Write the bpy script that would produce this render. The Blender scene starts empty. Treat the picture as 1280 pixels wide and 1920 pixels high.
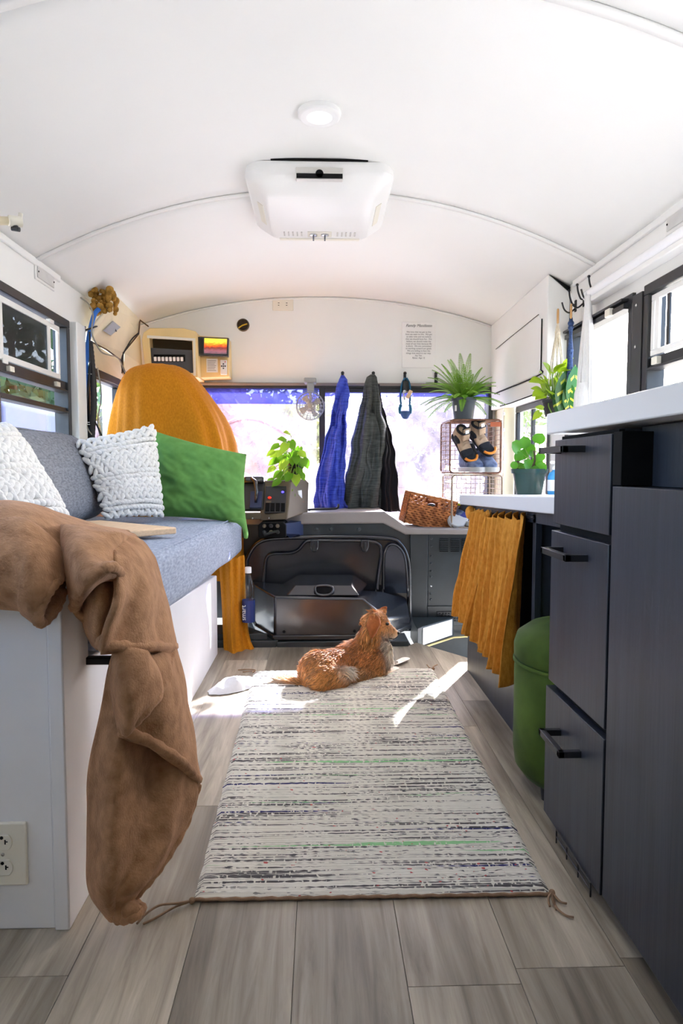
import bpy, bmesh, math, random
from mathutils import Vector, Matrix, Euler, noise
SC = bpy.context.scene
COL = SC.collection
PI = math.pi

# ------------------------------------------------------------------ camera, world, sun, exposure
cam_data = bpy.data.cameras.new('camera')
cam_data.sensor_fit = 'VERTICAL'; cam_data.sensor_height = 36.0
cam_data.lens = 1250 / 1920 * 36.0
cam_data.clip_start = 0.02; cam_data.clip_end = 300
camera = bpy.data.objects.new('camera', cam_data); COL.objects.link(camera)
camera.location = (0, 0, 0.8)
camera.rotation_euler = (math.radians(90 - 3.66), 0, math.radians(-1.833))
SC.camera = camera

world = bpy.data.worlds.new('world'); SC.world = world; world.use_nodes = True
_n = world.node_tree.nodes; _l = world.node_tree.links
_n.clear()
_sky = _n.new('ShaderNodeTexSky'); _sky.sky_type = 'NISHITA'; _sky.sun_disc = False
_sky.sun_elevation = math.radians(36); _sky.sun_rotation = math.radians(28)
_sky.air_density = 0.8; _sky.dust_density = 2.5; _sky.ozone_density = 1.0
_bg = _n.new('ShaderNodeBackground'); _bg.inputs[1].default_value = 0.62
_wo = _n.new('ShaderNodeOutputWorld')
_l.new(_sky.outputs[0], _bg.inputs[0]); _l.new(_bg.outputs[0], _wo.inputs[0])

sun_d = bpy.data.lights.new('sun', 'SUN'); sun_d.energy = 11.0; sun_d.angle = math.radians(0.6)
sun_d.color = (1.0, 0.985, 0.96)
sun = bpy.data.objects.new('sun', sun_d); COL.objects.link(sun)
sun.location = (4, 8, 6)
sun.rotation_euler = Vector((-0.40, -0.735, -0.505)).to_track_quat('-Z', 'Y').to_euler()

SC.view_settings.view_transform = 'Standard'
SC.view_settings.look = 'None'
SC.view_settings.gamma = 1.0
SC.view_settings.use_curve_mapping = False
SC.view_settings.exposure = 1.75
SC.cycles.use_denoising = True
SC.cycles.max_bounces = 12; SC.cycles.diffuse_bounces = 8; SC.cycles.glossy_bounces = 4
SC.cycles.transparent_max_bounces = 16; SC.cycles.transmission_bounces = 6
SC.cycles.sample_clamp_indirect = 6.0

# ------------------------------------------------------------------ helpers
ORG = {}
def lin(c):
    c = c / 255.0
    return c / 12.92 if c <= 0.04045 else ((c + 0.055) / 1.055) ** 2.4
def rgb(r, g, b): return (lin(r), lin(g), lin(b), 1.0)

class MB:
    def __init__(s): s.v = []; s.f = []; s.m = []; s.mi = 0
    def add(s, vs, fs):
        k = len(s.v); s.v += [Vector(p) for p in vs]
        s.f += [tuple(i + k for i in f) for f in fs]; s.m += [s.mi] * len(fs); return s
    def box(s, x0, x1, y0, y1, z0, z1):
        x0, x1 = min(x0, x1), max(x0, x1); y0, y1 = min(y0, y1), max(y0, y1); z0, z1 = min(z0, z1), max(z0, z1)
        return s.add([(x, y, z) for z in (z0, z1) for y in (y0, y1) for x in (x0, x1)],
                     [(0, 2, 3, 1), (4, 5, 7, 6), (0, 1, 5, 4), (2, 6, 7, 3), (0, 4, 6, 2), (1, 3, 7, 5)])
    def obox(s, M, sx, sy, sz):
        b = MB().box(-sx / 2, sx / 2, -sy / 2, sy / 2, -sz / 2, sz / 2)
        return s.add([M @ p for p in b.v], b.f)
    def tube(s, pts, r, n=8, closed=False):
        pts = [Vector(p) for p in pts]; N = len(pts)
        rs = r if isinstance(r, (list, tuple)) else [r] * N
        vs = []; fs = []; ref = None
        for i, p in enumerate(pts):
            a = pts[(i - 1) % N] if (closed or i > 0) else p
            b = pts[(i + 1) % N] if (closed or i < N - 1) else p
            t = b - a
            t = t.normalized() if t.length > 1e-9 else Vector((0, 0, 1))
            if ref is None: ref = Vector((0, 0, 1)) if abs(t.z) < 0.9 else Vector((1, 0, 0))
            u = ref - t * ref.dot(t)
            u = u.normalized() if u.length > 1e-6 else t.orthogonal().normalized()
            ref = u; w = t.cross(u)
            for j in range(n):
                an = 2 * PI * j / n
                vs.append(p + (u * math.cos(an) + w * math.sin(an)) * rs[i])
        for i in range(N if closed else N - 1):
            for j in range(n):
                a, b = i * n, ((i + 1) % N) * n
                fs.append((a + j, a + (j + 1) % n, b + (j + 1) % n, b + j))
        if not closed:
            fs.append(tuple(range(n - 1, -1, -1))); fs.append(tuple((N - 1) * n + j for j in range(n)))
        return s.add(vs, fs)
    def lathe(s, prof, n=24, M=Matrix(), caps=True):
        vs = []; fs = []
        for (r, z) in prof:
            for j in range(n):
                a = 2 * PI * j / n; vs.append(M @ Vector((r * math.cos(a), r * math.sin(a), z)))
        for i in range(len(prof) - 1):
            for j in range(n):
                fs.append((i * n + j, i * n + (j + 1) % n, (i + 1) * n + (j + 1) % n, (i + 1) * n + j))
        if caps:
            fs.append(tuple(range(n - 1, -1, -1))); fs.append(tuple((len(prof) - 1) * n + j for j in range(n)))
        return s.add(vs, fs)
    def grid(s, fn, nu, nv, closeu=False):
        vs = [fn(i / (nu if closeu else nu - 1), j / (nv - 1)) for j in range(nv) for i in range(nu)]
        fs = []
        for j in range(nv - 1):
            for i in range(nu if closeu else nu - 1):
                fs.append((j * nu + i, j * nu + (i + 1) % nu, (j + 1) * nu + (i + 1) % nu, (j + 1) * nu + i))
        return s.add(vs, fs)
    def ell(s, c, r, M=Matrix.Identity(3), nu=12, nv=8):
        c = Vector(c)
        vs = []; fs = []
        for j in range(1, nv):
            th = PI * j / nv
            for i in range(nu):
                ph = 2 * PI * i / nu
                vs.append(c + M @ Vector((r[0] * math.sin(th) * math.cos(ph), r[1] * math.sin(th) * math.sin(ph), r[2] * math.cos(th))))
        top = len(vs); vs.append(c + M @ Vector((0, 0, r[2]))); vs.append(c + M @ Vector((0, 0, -r[2])))
        for j in range(nv - 2):
            for i in range(nu):
                fs.append((j * nu + i, (j + 1) * nu + i, (j + 1) * nu + (i + 1) % nu, j * nu + (i + 1) % nu))
        for i in range(nu):
            fs.append((top, i, (i + 1) % nu))
            fs.append((top + 1, (nv - 2) * nu + (i + 1) % nu, (nv - 2) * nu + i))
        return s.add(vs, fs)
    def prism(s, poly, axis, d0, d1):
        # poly: 2D outline; axis 'x' -> (d, a, b), 'y' -> (a, d, b), 'z' -> (a, b, d)
        def P(a, b, d): return {'x': (d, a, b), 'y': (a, d, b), 'z': (a, b, d)}[axis]
        n = len(poly)
        vs = [P(a, b, d0) for a, b in poly] + [P(a, b, d1) for a, b in poly]
        fs = [tuple(range(n - 1, -1, -1)), tuple(range(n, 2 * n))] + [(i, (i + 1) % n, n + (i + 1) % n, n + i) for i in range(n)]
        return s.add(vs, fs)
    def frame(s, axis, a0, a1, b0, b1, t, d0, d1):
        # rectangular ring of width t as four bars
        for (x0, x1, y0, y1) in ((a0, a1, b0, b0 + t), (a0, a1, b1 - t, b1), (a0, a0 + t, b0 + t, b1 - t), (a1 - t, a1, b0 + t, b1 - t)):
            s.prism([(x0, y0), (x1, y0), (x1, y1), (x0, y1)], axis, d0, d1)
        return s
    def xf(s, M):
        s.v = [M @ p for p in s.v]; return s
    def mesh(s, name, mats, smooth=35, org=Vector((0, 0, 0))):
        me = bpy.data.meshes.new(name)
        me.from_pydata([p - org for p in s.v], [], s.f)
        if not isinstance(mats, (list, tuple)): mats = [mats]
        for m in mats: me.materials.append(m)
        if len(mats) > 1: me.polygons.foreach_set('material_index', s.m)
        bm = bmesh.new(); bm.from_mesh(me); bmesh.ops.recalc_face_normals(bm, faces=bm.faces); bm.to_mesh(me); bm.free()
        if smooth:
            me.shade_smooth()
            if smooth < 180: me.set_sharp_from_angle(angle=math.radians(smooth))
        me.update()
        return me

def obj(name, mb, mat, parent=None, smooth=35, bevel=0, seg=2, sub=0, solid=0, label=None, kind=None, loc=None):
    org = ORG[parent] if parent else (Vector(loc) if loc is not None else Vector((0, 0, 0)))
    me = mb.mesh(name, mat, smooth, org)
    o = bpy.data.objects.new(name, me); COL.objects.link(o)
    if parent: o.parent = parent
    elif loc is not None: o.location = org
    ORG[o] = org
    if solid:
        m = o.modifiers.new('thickness', 'SOLIDIFY'); m.thickness = solid; m.offset = 0
    if bevel:
        m = o.modifiers.new('edges', 'BEVEL'); m.width = bevel; m.segments = seg; m.limit_method = 'ANGLE'; m.angle_limit = math.radians(40)
        m.harden_normals = False
    if sub:
        m = o.modifiers.new('smooth', 'SUBSURF'); m.levels = sub; m.render_levels = sub
    if label: o['label'] = label
    if kind: o['kind'] = kind
    return o
def tag(o, label, cat, group=None, kind=None):
    o['label'] = label; o['category'] = cat
    if group: o['group'] = group
    if kind: o['kind'] = kind
    return o
def thing(name, label, cat, loc, group=None):
    o = bpy.data.objects.new(name, None); COL.objects.link(o)
    o.location = loc; o.empty_display_size = 0.05; ORG[o] = Vector(loc)
    return tag(o, label, cat, group)
def struct(name, mb, mat, **k): return obj(name, mb, mat, kind='structure', **k)
def dup(root, loc, label, rot=None):
    def cp(o, par):
        c = o.copy(); COL.objects.link(c)
        if par: c.parent = par
        for ch in list(o.children): cp(ch, c)
        return c
    r = cp(root, None); r.location = loc; r['label'] = label
    if rot is not None: r.rotation_euler = rot
    return r
def cr(pts, n, closed=False):
    # Catmull-Rom through points, n samples per span
    pts = [Vector(p) for p in pts]; N = len(pts); out = []
    for i in range(N if closed else N - 1):
        p1, p2 = pts[i], pts[(i + 1) % N]
        p0 = pts[(i - 1) % N] if (closed or i > 0) else p1 * 2 - p2
        p3 = pts[(i + 2) % N] if (closed or i < N - 2) else p2 * 2 - p1
        for k in range(n):
            t = k / n
            out.append(0.5 * ((2 * p1) + (p2 - p0) * t + (2 * p0 - 5 * p1 + 4 * p2 - p3) * t * t + (3 * p1 - p0 - 3 * p2 + p3) * t ** 3))
    if not closed: out.append(pts[-1])
    return out
def patch(mb, rows, n=6, closeu=False, fn=None):
    # smooth surface through a net of points
    R = [cr(r, n, closeu) for r in rows]
    cols = [cr([R[j][i] for j in range(len(R))], n) for i in range(len(R[0]))]
    nu = len(cols); nv = len(cols[0])
    vs = [cols[i][j] for j in range(nv) for i in range(nu)]
    if fn: vs = [fn(p, (k % nu) / nu, (k // nu) / (nv - 1)) for k, p in enumerate(vs)]
    fs = [(j * nu + i, j * nu + (i + 1) % nu, (j + 1) * nu + (i + 1) % nu, (j + 1) * nu + i)
          for j in range(nv - 1) for i in range(nu if closeu else nu - 1)]
    mb.add(vs, fs); return mb
def nz(p, s=1.0, seed=0.0): return noise.noise(Vector(p) * s + Vector((seed, seed * 1.7, -seed)))
def lerp(a, b, t): return a + (b - a) * t
def basis(x, y, z, loc=(0, 0, 0)):
    M = Matrix.Identity(4)
    for i, c in enumerate((x, y, z)):
        for j in range(3): M[j][i] = c[j]
    for j in range(3): M[j][3] = loc[j]
    return M
def text_mesh(name, body, size, mat, M, parent=None, shear=0.0, align='CENTER', ext=0.0003, spacing=1.0, line=1.0):
    cu = bpy.data.curves.new(name, 'FONT'); cu.body = body; cu.size = size; cu.shear = shear
    cu.align_x = align; cu.align_y = 'TOP'; cu.extrude = ext; cu.space_character = spacing; cu.space_line = line
    cu.resolution_u = 2
    t = bpy.data.objects.new(name + '_tmp', cu); COL.objects.link(t)
    dg = bpy.context.evaluated_depsgraph_get(); dg.update()
    me = bpy.data.meshes.new_from_object(t.evaluated_get(dg))
    COL.objects.unlink(t); bpy.data.objects.remove(t)
    org = ORG[parent] if parent else Vector((0, 0, 0))
    me.transform(Matrix.Translation(-org) @ M); me.materials.clear(); me.materials.append(mat)
    o = bpy.data.objects.new(name, me); COL.objects.link(o)
    if parent: o.parent = parent
    ORG[o] = org
    return o

# ------------------------------------------------------------------ materials
def mat(name, col, rough=0.5, spec=0.5, metal=0.0, var=0.0, vscale=8.0, stretch=(1, 1, 1), col2=None, bump=0.0, bscale=60.0, bstretch=(1, 1, 1),
        sheen=0.0, coat=0.0, trans=0.0, alpha=1.0, emit=None, es=0.0, detail=4.0):
    m = bpy.data.materials.new(name); m.use_nodes = True
    N = m.node_tree.nodes; L = m.node_tree.links; b = N['Principled BSDF']
    b.inputs['Base Color'].default_value = col; b.inputs['Roughness'].default_value = rough
    b.inputs['Specular IOR Level'].default_value = spec; b.inputs['Metallic'].default_value = metal
    if sheen:
        b.inputs['Sheen Weight'].default_value = sheen; b.inputs['Sheen Roughness'].default_value = 0.4
        b.inputs['Sheen Tint'].default_value = tuple(min(1, c * 1.5 + .15) for c in col[:3]) + (1,)
    if coat: b.inputs['Coat Weight'].default_value = coat; b.inputs['Coat Roughness'].default_value = 0.12
    if emit: b.inputs['Emission Color'].default_value = emit; b.inputs['Emission Strength'].default_value = es
    if var or bump or col2: tc = N.new('ShaderNodeTexCoord')
    if var or col2:
        mp = N.new('ShaderNodeMapping'); mp.inputs['Scale'].default_value = stretch; L.new(tc.outputs['Object'], mp.inputs[0])
        nt = N.new('ShaderNodeTexNoise'); nt.inputs['Scale'].default_value = vscale; nt.inputs['Detail'].default_value = detail
        L.new(mp.outputs[0], nt.inputs['Vector'])
        r = N.new('ShaderNodeValToRGB'); r.color_ramp.elements[0].position = 0.32; r.color_ramp.elements[1].position = 0.68
        c0 = tuple(c * (1 - var) for c in col[:3]) + (1,); c1 = tuple(min(1, c * (1 + var)) for c in (col2 or col)[:3]) + (1,)
        r.color_ramp.elements[0].color = c0; r.color_ramp.elements[1].color = c1
        L.new(nt.outputs['Fac'], r.inputs[0]); L.new(r.outputs[0], b.inputs['Base Color'])
    if bump:
        mp2 = N.new('ShaderNodeMapping'); mp2.inputs['Scale'].default_value = bstretch; L.new(tc.outputs['Object'], mp2.inputs[0])
        n2 = N.new('ShaderNodeTexNoise'); n2.inputs['Scale'].default_value = bscale; n2.inputs['Detail'].default_value = 3
        L.new(mp2.outputs[0], n2.inputs['Vector'])
        bp = N.new('ShaderNodeBump'); bp.inputs['Strength'].default_value = bump; bp.inputs['Distance'].default_value = 0.004
        L.new(n2.outputs['Fac'], bp.inputs['Height']); L.new(bp.outputs[0], b.inputs['Normal'])
    if trans:
        t = N.new('ShaderNodeBsdfTranslucent'); t.inputs[0].default_value = tuple(min(1, c * 1.3) for c in col[:3]) + (1,)
        mx = N.new('ShaderNodeMixShader'); mx.inputs[0].default_value = trans
        L.new(b.outputs[0], mx.inputs[1]); L.new(t.outputs[0], mx.inputs[2]); L.new(mx.outputs[0], N['Material Output'].inputs[0])
    return m
def glass(name, tint=(1, 1, 1, 1), haze=0.0, hazecol=(1, 1, 1, 1), refl=0.9):
    m = bpy.data.materials.new(name); m.use_nodes = True
    N = m.node_tree.nodes; L = m.node_tree.links; N.clear()
    out = N.new('ShaderNodeOutputMaterial'); tr = N.new('ShaderNodeBsdfTransparent'); tr.inputs[0].default_value = tint
    gl = N.new('ShaderNodeBsdfGlossy'); gl.inputs['Roughness'].default_value = 0.02; gl.inputs[0].default_value = (refl, refl, refl, 1)
    lw = N.new('ShaderNodeLayerWeight'); lw.inputs[0].default_value = 0.5
    pw = N.new('ShaderNodeMath'); pw.operation = 'POWER'; pw.inputs[1].default_value = 5; L.new(lw.outputs['Facing'], pw.inputs[0])
    fr = N.new('ShaderNodeMath'); fr.operation = 'MULTIPLY_ADD'; fr.inputs[1].default_value = 0.9; fr.inputs[2].default_value = 0.04; L.new(pw.outputs[0], fr.inputs[0])
    mx = N.new('ShaderNodeMixShader'); L.new(fr.outputs[0], mx.inputs[0]); L.new(tr.outputs[0], mx.inputs[1]); L.new(gl.outputs[0], mx.inputs[2])
    last = mx
    if haze:
        tl = N.new('ShaderNodeBsdfTranslucent'); tl.inputs[0].default_value = hazecol
        m2 = N.new('ShaderNodeMixShader'); L.new(mx.outputs[0], m2.inputs[1]); L.new(tl.outputs[0], m2.inputs[2])
        tc = N.new('ShaderNodeTexCoord'); nt = N.new('ShaderNodeTexNoise'); nt.inputs['Scale'].default_value = 7; nt.inputs['Detail'].default_value = 8
        L.new(tc.outputs['Object'], nt.inputs['Vector'])
        mr = N.new('ShaderNodeMapRange'); mr.inputs[1].default_value = .3; mr.inputs[2].default_value = .7
        mr.inputs[3].default_value = haze * 0.5; mr.inputs[4].default_value = haze * 1.5
        L.new(nt.outputs['Fac'], mr.inputs[0]); L.new(mr.outputs[0], m2.inputs[0]); last = m2
    L.new(last.outputs[0], out.inputs[0])
    return m

M_white = mat('white_paint', rgb(240, 241, 239), 0.5, 0.4, var=0.02, vscale=3, bump=0.05, bscale=40)
M_ceil = mat('ceiling_paint', rgb(238, 238, 235), 0.55, 0.3, var=0.015, vscale=1.5)
M_bench = mat('bench_paint', rgb(232, 233, 236), 0.45, 0.5, var=0.035, vscale=4, bump=0.06, bscale=25)
M_plastic = mat('white_plastic', rgb(240, 240, 238), 0.35, 0.5)
M_ivory = mat('ivory_plastic', rgb(232, 228, 214), 0.3, 0.5)
M_black = mat('black_metal', rgb(30, 31, 34), 0.42, 0.5, var=0.2, vscale=20)
M_winblack = mat('window_frame_black', rgb(36, 37, 40), 0.38, 0.5, var=0.15, vscale=30)
M_gloss = mat('black_moulded_plastic', rgb(22, 26, 36), 0.27, 0.7, var=0.25, vscale=9, bump=0.03, bscale=120, coat=0.5)
M_bulk = mat('dark_bulkhead', rgb(44, 51, 54), 0.38, 0.5, var=0.25, vscale=7)
M_cab = mat('black_stained_wood', rgb(40, 45, 56), 0.42, 0.5, var=0.3, vscale=5, stretch=(8, 8, 0.5), bump=0.12, bscale=14, bstretch=(8, 8, 0.4))
M_counter = mat('white_laminate', rgb(222, 222, 224), 0.3, 0.5, var=0.01, vscale=5)
M_dark = mat('black_and_gap_shade', rgb(12, 12, 13), 0.8, 0.2)  # near-black for dark parts, and for shade painted into gaps and recesses
M_cream = mat('aged_cream_metal', rgb(233, 221, 190), 0.42, 0.5, var=0.06, vscale=6)
M_creamd = mat('yellowed_cream', rgb(232, 206, 146), 0.4, 0.5, var=0.06, vscale=6)
M_chrome = mat('brushed_steel', rgb(200, 200, 200), 0.25, 0.5, metal=1.0)
M_grey = mat('grey_vinyl', rgb(140, 132, 128), 0.5, 0.4, var=0.06, vscale=12)
M_glass = glass('window_glass')
M_shield = glass('windshield_glass', tint=(0.93, 0.92, 0.97, 1), haze=0.03, hazecol=(0.86, 0.82, 1.0, 1))
M_tint = glass('blue_tint_band', tint=(0.25, 0.27, 0.62, 1), haze=0.05, hazecol=(.5, .5, 1, 1))

# ------------------------------------------------------------------ floor
def floor_mat():
    m = bpy.data.materials.new('plank_floor'); m.use_nodes = True
    N = m.node_tree.nodes; L = m.node_tree.links; b = N['Principled BSDF']
    tc = N.new('ShaderNodeTexCoord'); oi = N.new('ShaderNodeObjectInfo')
    off = N.new('ShaderNodeVectorMath'); off.operation = 'SCALE'; off.inputs[0].default_value = (7, 13, 3)
    L.new(oi.outputs['Random'], off.inputs['Scale'])
    ad = N.new('ShaderNodeVectorMath'); L.new(tc.outputs['Object'], ad.inputs[0]); L.new(off.outputs[0], ad.inputs[1])
    mp = N.new('ShaderNodeMapping'); mp.inputs['Scale'].default_value = (26, 1.6, 1); L.new(ad.outputs[0], mp.inputs[0])
    n1 = N.new('ShaderNodeTexNoise'); n1.inputs['Scale'].default_value = 1.6; n1.inputs['Detail'].default_value = 8; n1.inputs['Roughness'].default_value = 0.65; n1.inputs['Distortion'].default_value = 0.6
    L.new(mp.outputs[0], n1.inputs['Vector'])
    mp2 = N.new('ShaderNodeMapping'); mp2.inputs['Scale'].default_value = (6, 1.0, 1); L.new(ad.outputs[0], mp2.inputs[0])
    n2 = N.new('ShaderNodeTexNoise'); n2.inputs['Scale'].default_value = 1.2; n2.inputs['Detail'].default_value = 3; L.new(mp2.outputs[0], n2.inputs['Vector'])
    r1 = N.new('ShaderNodeValToRGB'); e = r1.color_ramp.elements
    e[0].position = 0.3; e[0].color = rgb(138, 127, 111); e[1].position = 0.72; e[1].color = rgb(204, 194, 176)
    x = e.new(0.5); x.color = rgb(176, 166, 149)
    L.new(n1.outputs['Fac'], r1.inputs[0])
    r2 = N.new('ShaderNodeValToRGB'); e = r2.color_ramp.elements
    e[0].position = 0.32; e[0].color = rgb(150, 145, 140); e[1].position = 0.65; e[1].color = (1, 1, 1, 1)
    L.new(n2.outputs['Fac'], r2.inputs[0])
    mx = N.new('ShaderNodeMix'); mx.data_type = 'RGBA'; mx.blend_type = 'MULTIPLY'; mx.inputs[0].default_value = 0.8
    L.new(r1.outputs[0], mx.inputs[6]); L.new(r2.outputs[0], mx.inputs[7])
    hs = N.new('ShaderNodeHueSaturation'); mr = N.new('ShaderNodeMapRange'); mr.inputs[3].default_value = 0.88; mr.inputs[4].default_value = 1.12
    L.new(oi.outputs['Random'], mr.inputs[0]); L.new(mr.outputs[0], hs.inputs['Value']); L.new(mx.outputs[2], hs.inputs['Color'])
    L.new(hs.outputs[0], b.inputs['Base Color'])
    b.inputs['Roughness'].default_value = 0.38
    bp = N.new('ShaderNodeBump'); bp.inputs['Strength'].default_value = 0.12; bp.inputs['Distance'].default_value = 0.003
    L.new(n1.outputs['Fac'], bp.inputs['Height']); L.new(bp.outputs[0], b.inputs['Normal'])
    return m
M_floor = floor_mat()
M_sub = mat('subfloor_edge', rgb(40, 37, 34), 0.7)
FLOOR = [(-1.1, -1.7), (1.1, -1.7), (1.1, 2.12), (0.618, 2.783), (0.442, 3.03), (0.40, 2.975), (-1.1, 2.975)]
def clip(poly, x0, x1, y0, y1):
    def cut(P, f, inter):
        out = []
        for i in range(len(P)):
            a, b = P[i], P[(i + 1) % len(P)]
            if f(a): out.append(a)
            if f(a) != f(b): out.append(inter(a, b))
        return out
    P = poly
    for ax, val, sg in ((0, x0, 1), (0, x1, -1), (1, y0, 1), (1, y1, -1)):
        if not P: return P
        P = cut(P, lambda p: (p[ax] - val) * sg >= 0,
                lambda a, b: tuple(val if k == ax else a[k] + (b[k] - a[k]) * (val - a[ax]) / (b[ax] - a[ax]) for k in (0, 1)))
    return P
fm = MB().prism(FLOOR, 'z', -0.05, -0.0055)
floor = struct('floor', fm, M_sub)
W = 0.178
random.seed(5)
ends = {}
for k in range(-7, 7):
    x0 = -0.044 + W * k; x1 = x0 + W
    ys = {0: [-.62, .60, 1.82], -1: [-1.1, .12, 1.34, 2.56], 1: [-.1, .98, 2.2], 2: [-.95, 1.012, 2.02], -2: [-.5, .72, 1.55, 2.77], -3: [-.2, 1.02, 2.24]}.get(k)
    if ys is None: ys = [-1.3 + (k * 0.37) % 1.22 + 1.22 * i for i in range(4)]
    ys = [-1.7] + [y for y in ys if -1.7 < y < 3.03] + [3.03]
    for a, b in zip(ys[:-1], ys[1:]):
        P = clip(FLOOR, x0 + .0004, x1 - .0004, a + .0004, b - .0004)
        if len(P) >= 3:
            obj('plank', MB().prism(P, 'z', -0.006, 0.0), M_floor, floor, bevel=0.0005, seg=1)

# ------------------------------------------------------------------ ceiling: bowed sheet-metal panels
def ceil_z(x, y):
    c = 1.88
    if y > 2.9:
        t = min(1, (y - 2.9) / 1.05); t = t * t * (3 - 2 * t); c = 1.88 - 0.085 * t
    s = 1.605
    return s + (c - s) * (1 - min(1, abs(x) / 1.1) ** 2.1)
def arch_fn(y0, y1, dz, x0=-1.1, x1=1.1):
    return lambda u, v: Vector((lerp(x0, x1, u), lerp(y0, y1, v), ceil_z(lerp(x0, x1, u), lerp(y0, y1, v)) + dz))
ceiling = struct('ceiling', MB().grid(arch_fn(-1.75, 4.05, 0.03, -1.16, 1.16), 49, 41), M_ceil, solid=0.02, smooth=180)
seams = [-1.75, -.84, .33, 1.5, 2.67, 4.0]
for a, b in zip(seams[:-1], seams[1:]):
    obj('ceiling_panel', MB().grid(arch_fn(a, b, 0.004), 57, 17), M_ceil, ceiling, solid=0.006, smooth=180)
for y in seams[1:-1]:
    obj('seam_strip', MB().grid(arch_fn(y - .016, y + .016, -0.0015), 57, 3), M_ceil, ceiling, solid=0.004, smooth=180)

# ------------------------------------------------------------------ walls
def side_wall(name, sg, posts, zs, zt):
    # wall with window openings between posts; inner face at |x| = 1.1
    mb = MB(); X0, X1 = 1.1 * sg, 1.16 * sg
    mb.box(X0, X1, -1.7, 3.16 if sg > 0 else posts[-1][1], -.05, zs)
    if sg > 0: mb.box(X0, X1, 3.80, posts[-1][1], -.5, zs)
    mb.box(X0, X1, -1.7, posts[-1][1], zt, 1.68)
    for a, b in posts: mb.box(X0, X1, a, b, zs, zt)
    return struct(name, mb, M_white)
wall_left = side_wall('wall_left', -1, [(-1.7, .05), (.74, .82), (1.51, 1.59), (2.28, 2.30), (2.985, 3.13), (3.62, 3.98)], .84, 1.445)
wall_right = side_wall('wall_right', 1, [(-1.7, .05), (.74, .82), (1.48, 1.52), (2.25, 2.33), (2.955, 3.16), (3.80, 3.98)], .84, 1.415)
# rolled lip between wall and ceiling
for n, sg in (('trim_1', -1), ('trim_2', 1)):
    struct(n, MB().box(1.1 * sg, 1.088 * sg, -1.7, 2.9, 1.585, 1.612), M_white, bevel=0.004)

# front wall above and beside the windshield, unseen rear wall, closed to keep light off the foreground
def front_top():
    mb = MB(); xs = [-1.1 + 2.2 * i / 48 for i in range(49)]
    poly = [(-1.1, 1.295), (1.1, 1.295)] + [(x, ceil_z(x, 3.95) + .02) for x in reversed(xs)]
    return mb.prism(poly, 'y', 3.93, 3.99)
wall_front = struct('wall_front', front_top().box(-1.16, -1.0, 3.93, 3.99, -.4, 1.3).box(1.0, 1.16, 3.93, 3.99, -.6, 1.3)
                    .box(-1.1, 1.1, 3.93, 3.99, -.6, .435), M_white)
obj('cove_trim', MB().tube([(x, 3.925, ceil_z(x, 3.93) - .008) for x in [-1.05 + 2.1 * i / 40 for i in range(41)]], .006, 6), M_white, wall_front)
rear = MB()
rear.box(-1.16, 1.16, -1.72, -1.66, -.05, 1.92)
wall_rear = struct('wall_rear', rear, M_white)

# ------------------------------------------------------------------ side windows
def side_window(n, sg, y0, y1, z0, z1, rails, label=None):
    X = 1.1 * sg; o = 1 if sg > 0 else -1
    w = struct('window_%d' % n, MB().frame('x', y0, y1, z0, z1, .034, X - .012 * o, X + .05 * o), M_winblack, bevel=.003)
    if label: w['label'] = label
    for z, t, d in rails:
        obj('rail', MB().box(X - .002 * o, X + .04 * o, y0 + .034, y1 - .034, z - t / 2, z + t / 2).box(X - .012 * o, X, y0 + .034, y1 - .034, z - t / 2, z - t / 2 + .008), M_winblack, w, bevel=.002)
    obj('pane', MB().box(X + .028 * o, X + .032 * o, y0 + .03, y1 - .03, z0 + .03, z1 - .03), M_glass, w)
    return w
w1 = side_window(1, -1, 2.30, 2.985, .84, 1.445, [(1.155, .045, 0), (1.055, .022, 0)], 'black framed side window above the couch with two rails')
# white insect-screen sash in the upper half of the couch window
def screen_mat():
    m = bpy.data.materials.new('insect_screen'); m.use_nodes = True
    N = m.node_tree.nodes; L = m.node_tree.links; b = N['Principled BSDF']
    b.inputs['Base Color'].default_value = rgb(22, 26, 24); b.inputs['Roughness'].default_value = .7
    tr = N.new('ShaderNodeBsdfTransparent'); mx = N.new('ShaderNodeMixShader'); mx.inputs[0].default_value = .78
    L.new(tr.outputs[0], mx.inputs[1]); L.new(b.outputs[0], mx.inputs[2]); L.new(mx.outputs[0], N['Material Output'].inputs[0])
    return m
M_screen = screen_mat()
sash = obj('sash', MB().frame('x', 2.305, 2.895, 1.18, 1.40, .022, -1.108, -1.098).box(-1.108, -1.098, 2.77, 2.80, 1.20, 1.38).box(-1.108, -1.098, 2.36, 2.385, 1.20, 1.38)
           .box(-1.112, -1.094, 2.79, 2.83, 1.395, 1.413).box(-1.112, -1.094, 2.37, 2.41, 1.168, 1.186), M_plastic, w1, bevel=.002, label='white screen sash')
obj('screen', MB().box(-1.104, -1.102, 2.385, 2.77, 1.2, 1.38), M_screen, sash)
for y in (2.40, 2.82):
    obj('latch', MB().box(-1.1, -1.084, y, y + .035, 1.143, 1.163), M_ivory, w1, bevel=.002)
for k, (a, b) in enumerate(((1.59, 2.28), (.82, 1.51), (.05, .74))): side_window(2 + k, -1, a, b, .84, 1.445, [(1.14, .04, 0)])
w7 = side_window(7, 1, 2.33, 2.955, .84, 1.415, [], 'black framed side window with one large open pane above the counter')
obj('track', MB().box(1.07, 1.1, 2.36, 2.93, 1.365, 1.385).box(1.062, 1.1, 2.36, 2.93, 1.392, 1.402), M_winblack, w7, bevel=.002)
obj('latch', MB().box(1.058, 1.075, 2.45, 2.49, 1.362, 1.39), M_ivory, w7, bevel=.002)
w8 = side_window(8, 1, 1.52, 2.25, .84, 1.415, [(1.15, .04, 0)], 'black framed side window with white inner sash beside the counter')
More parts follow.
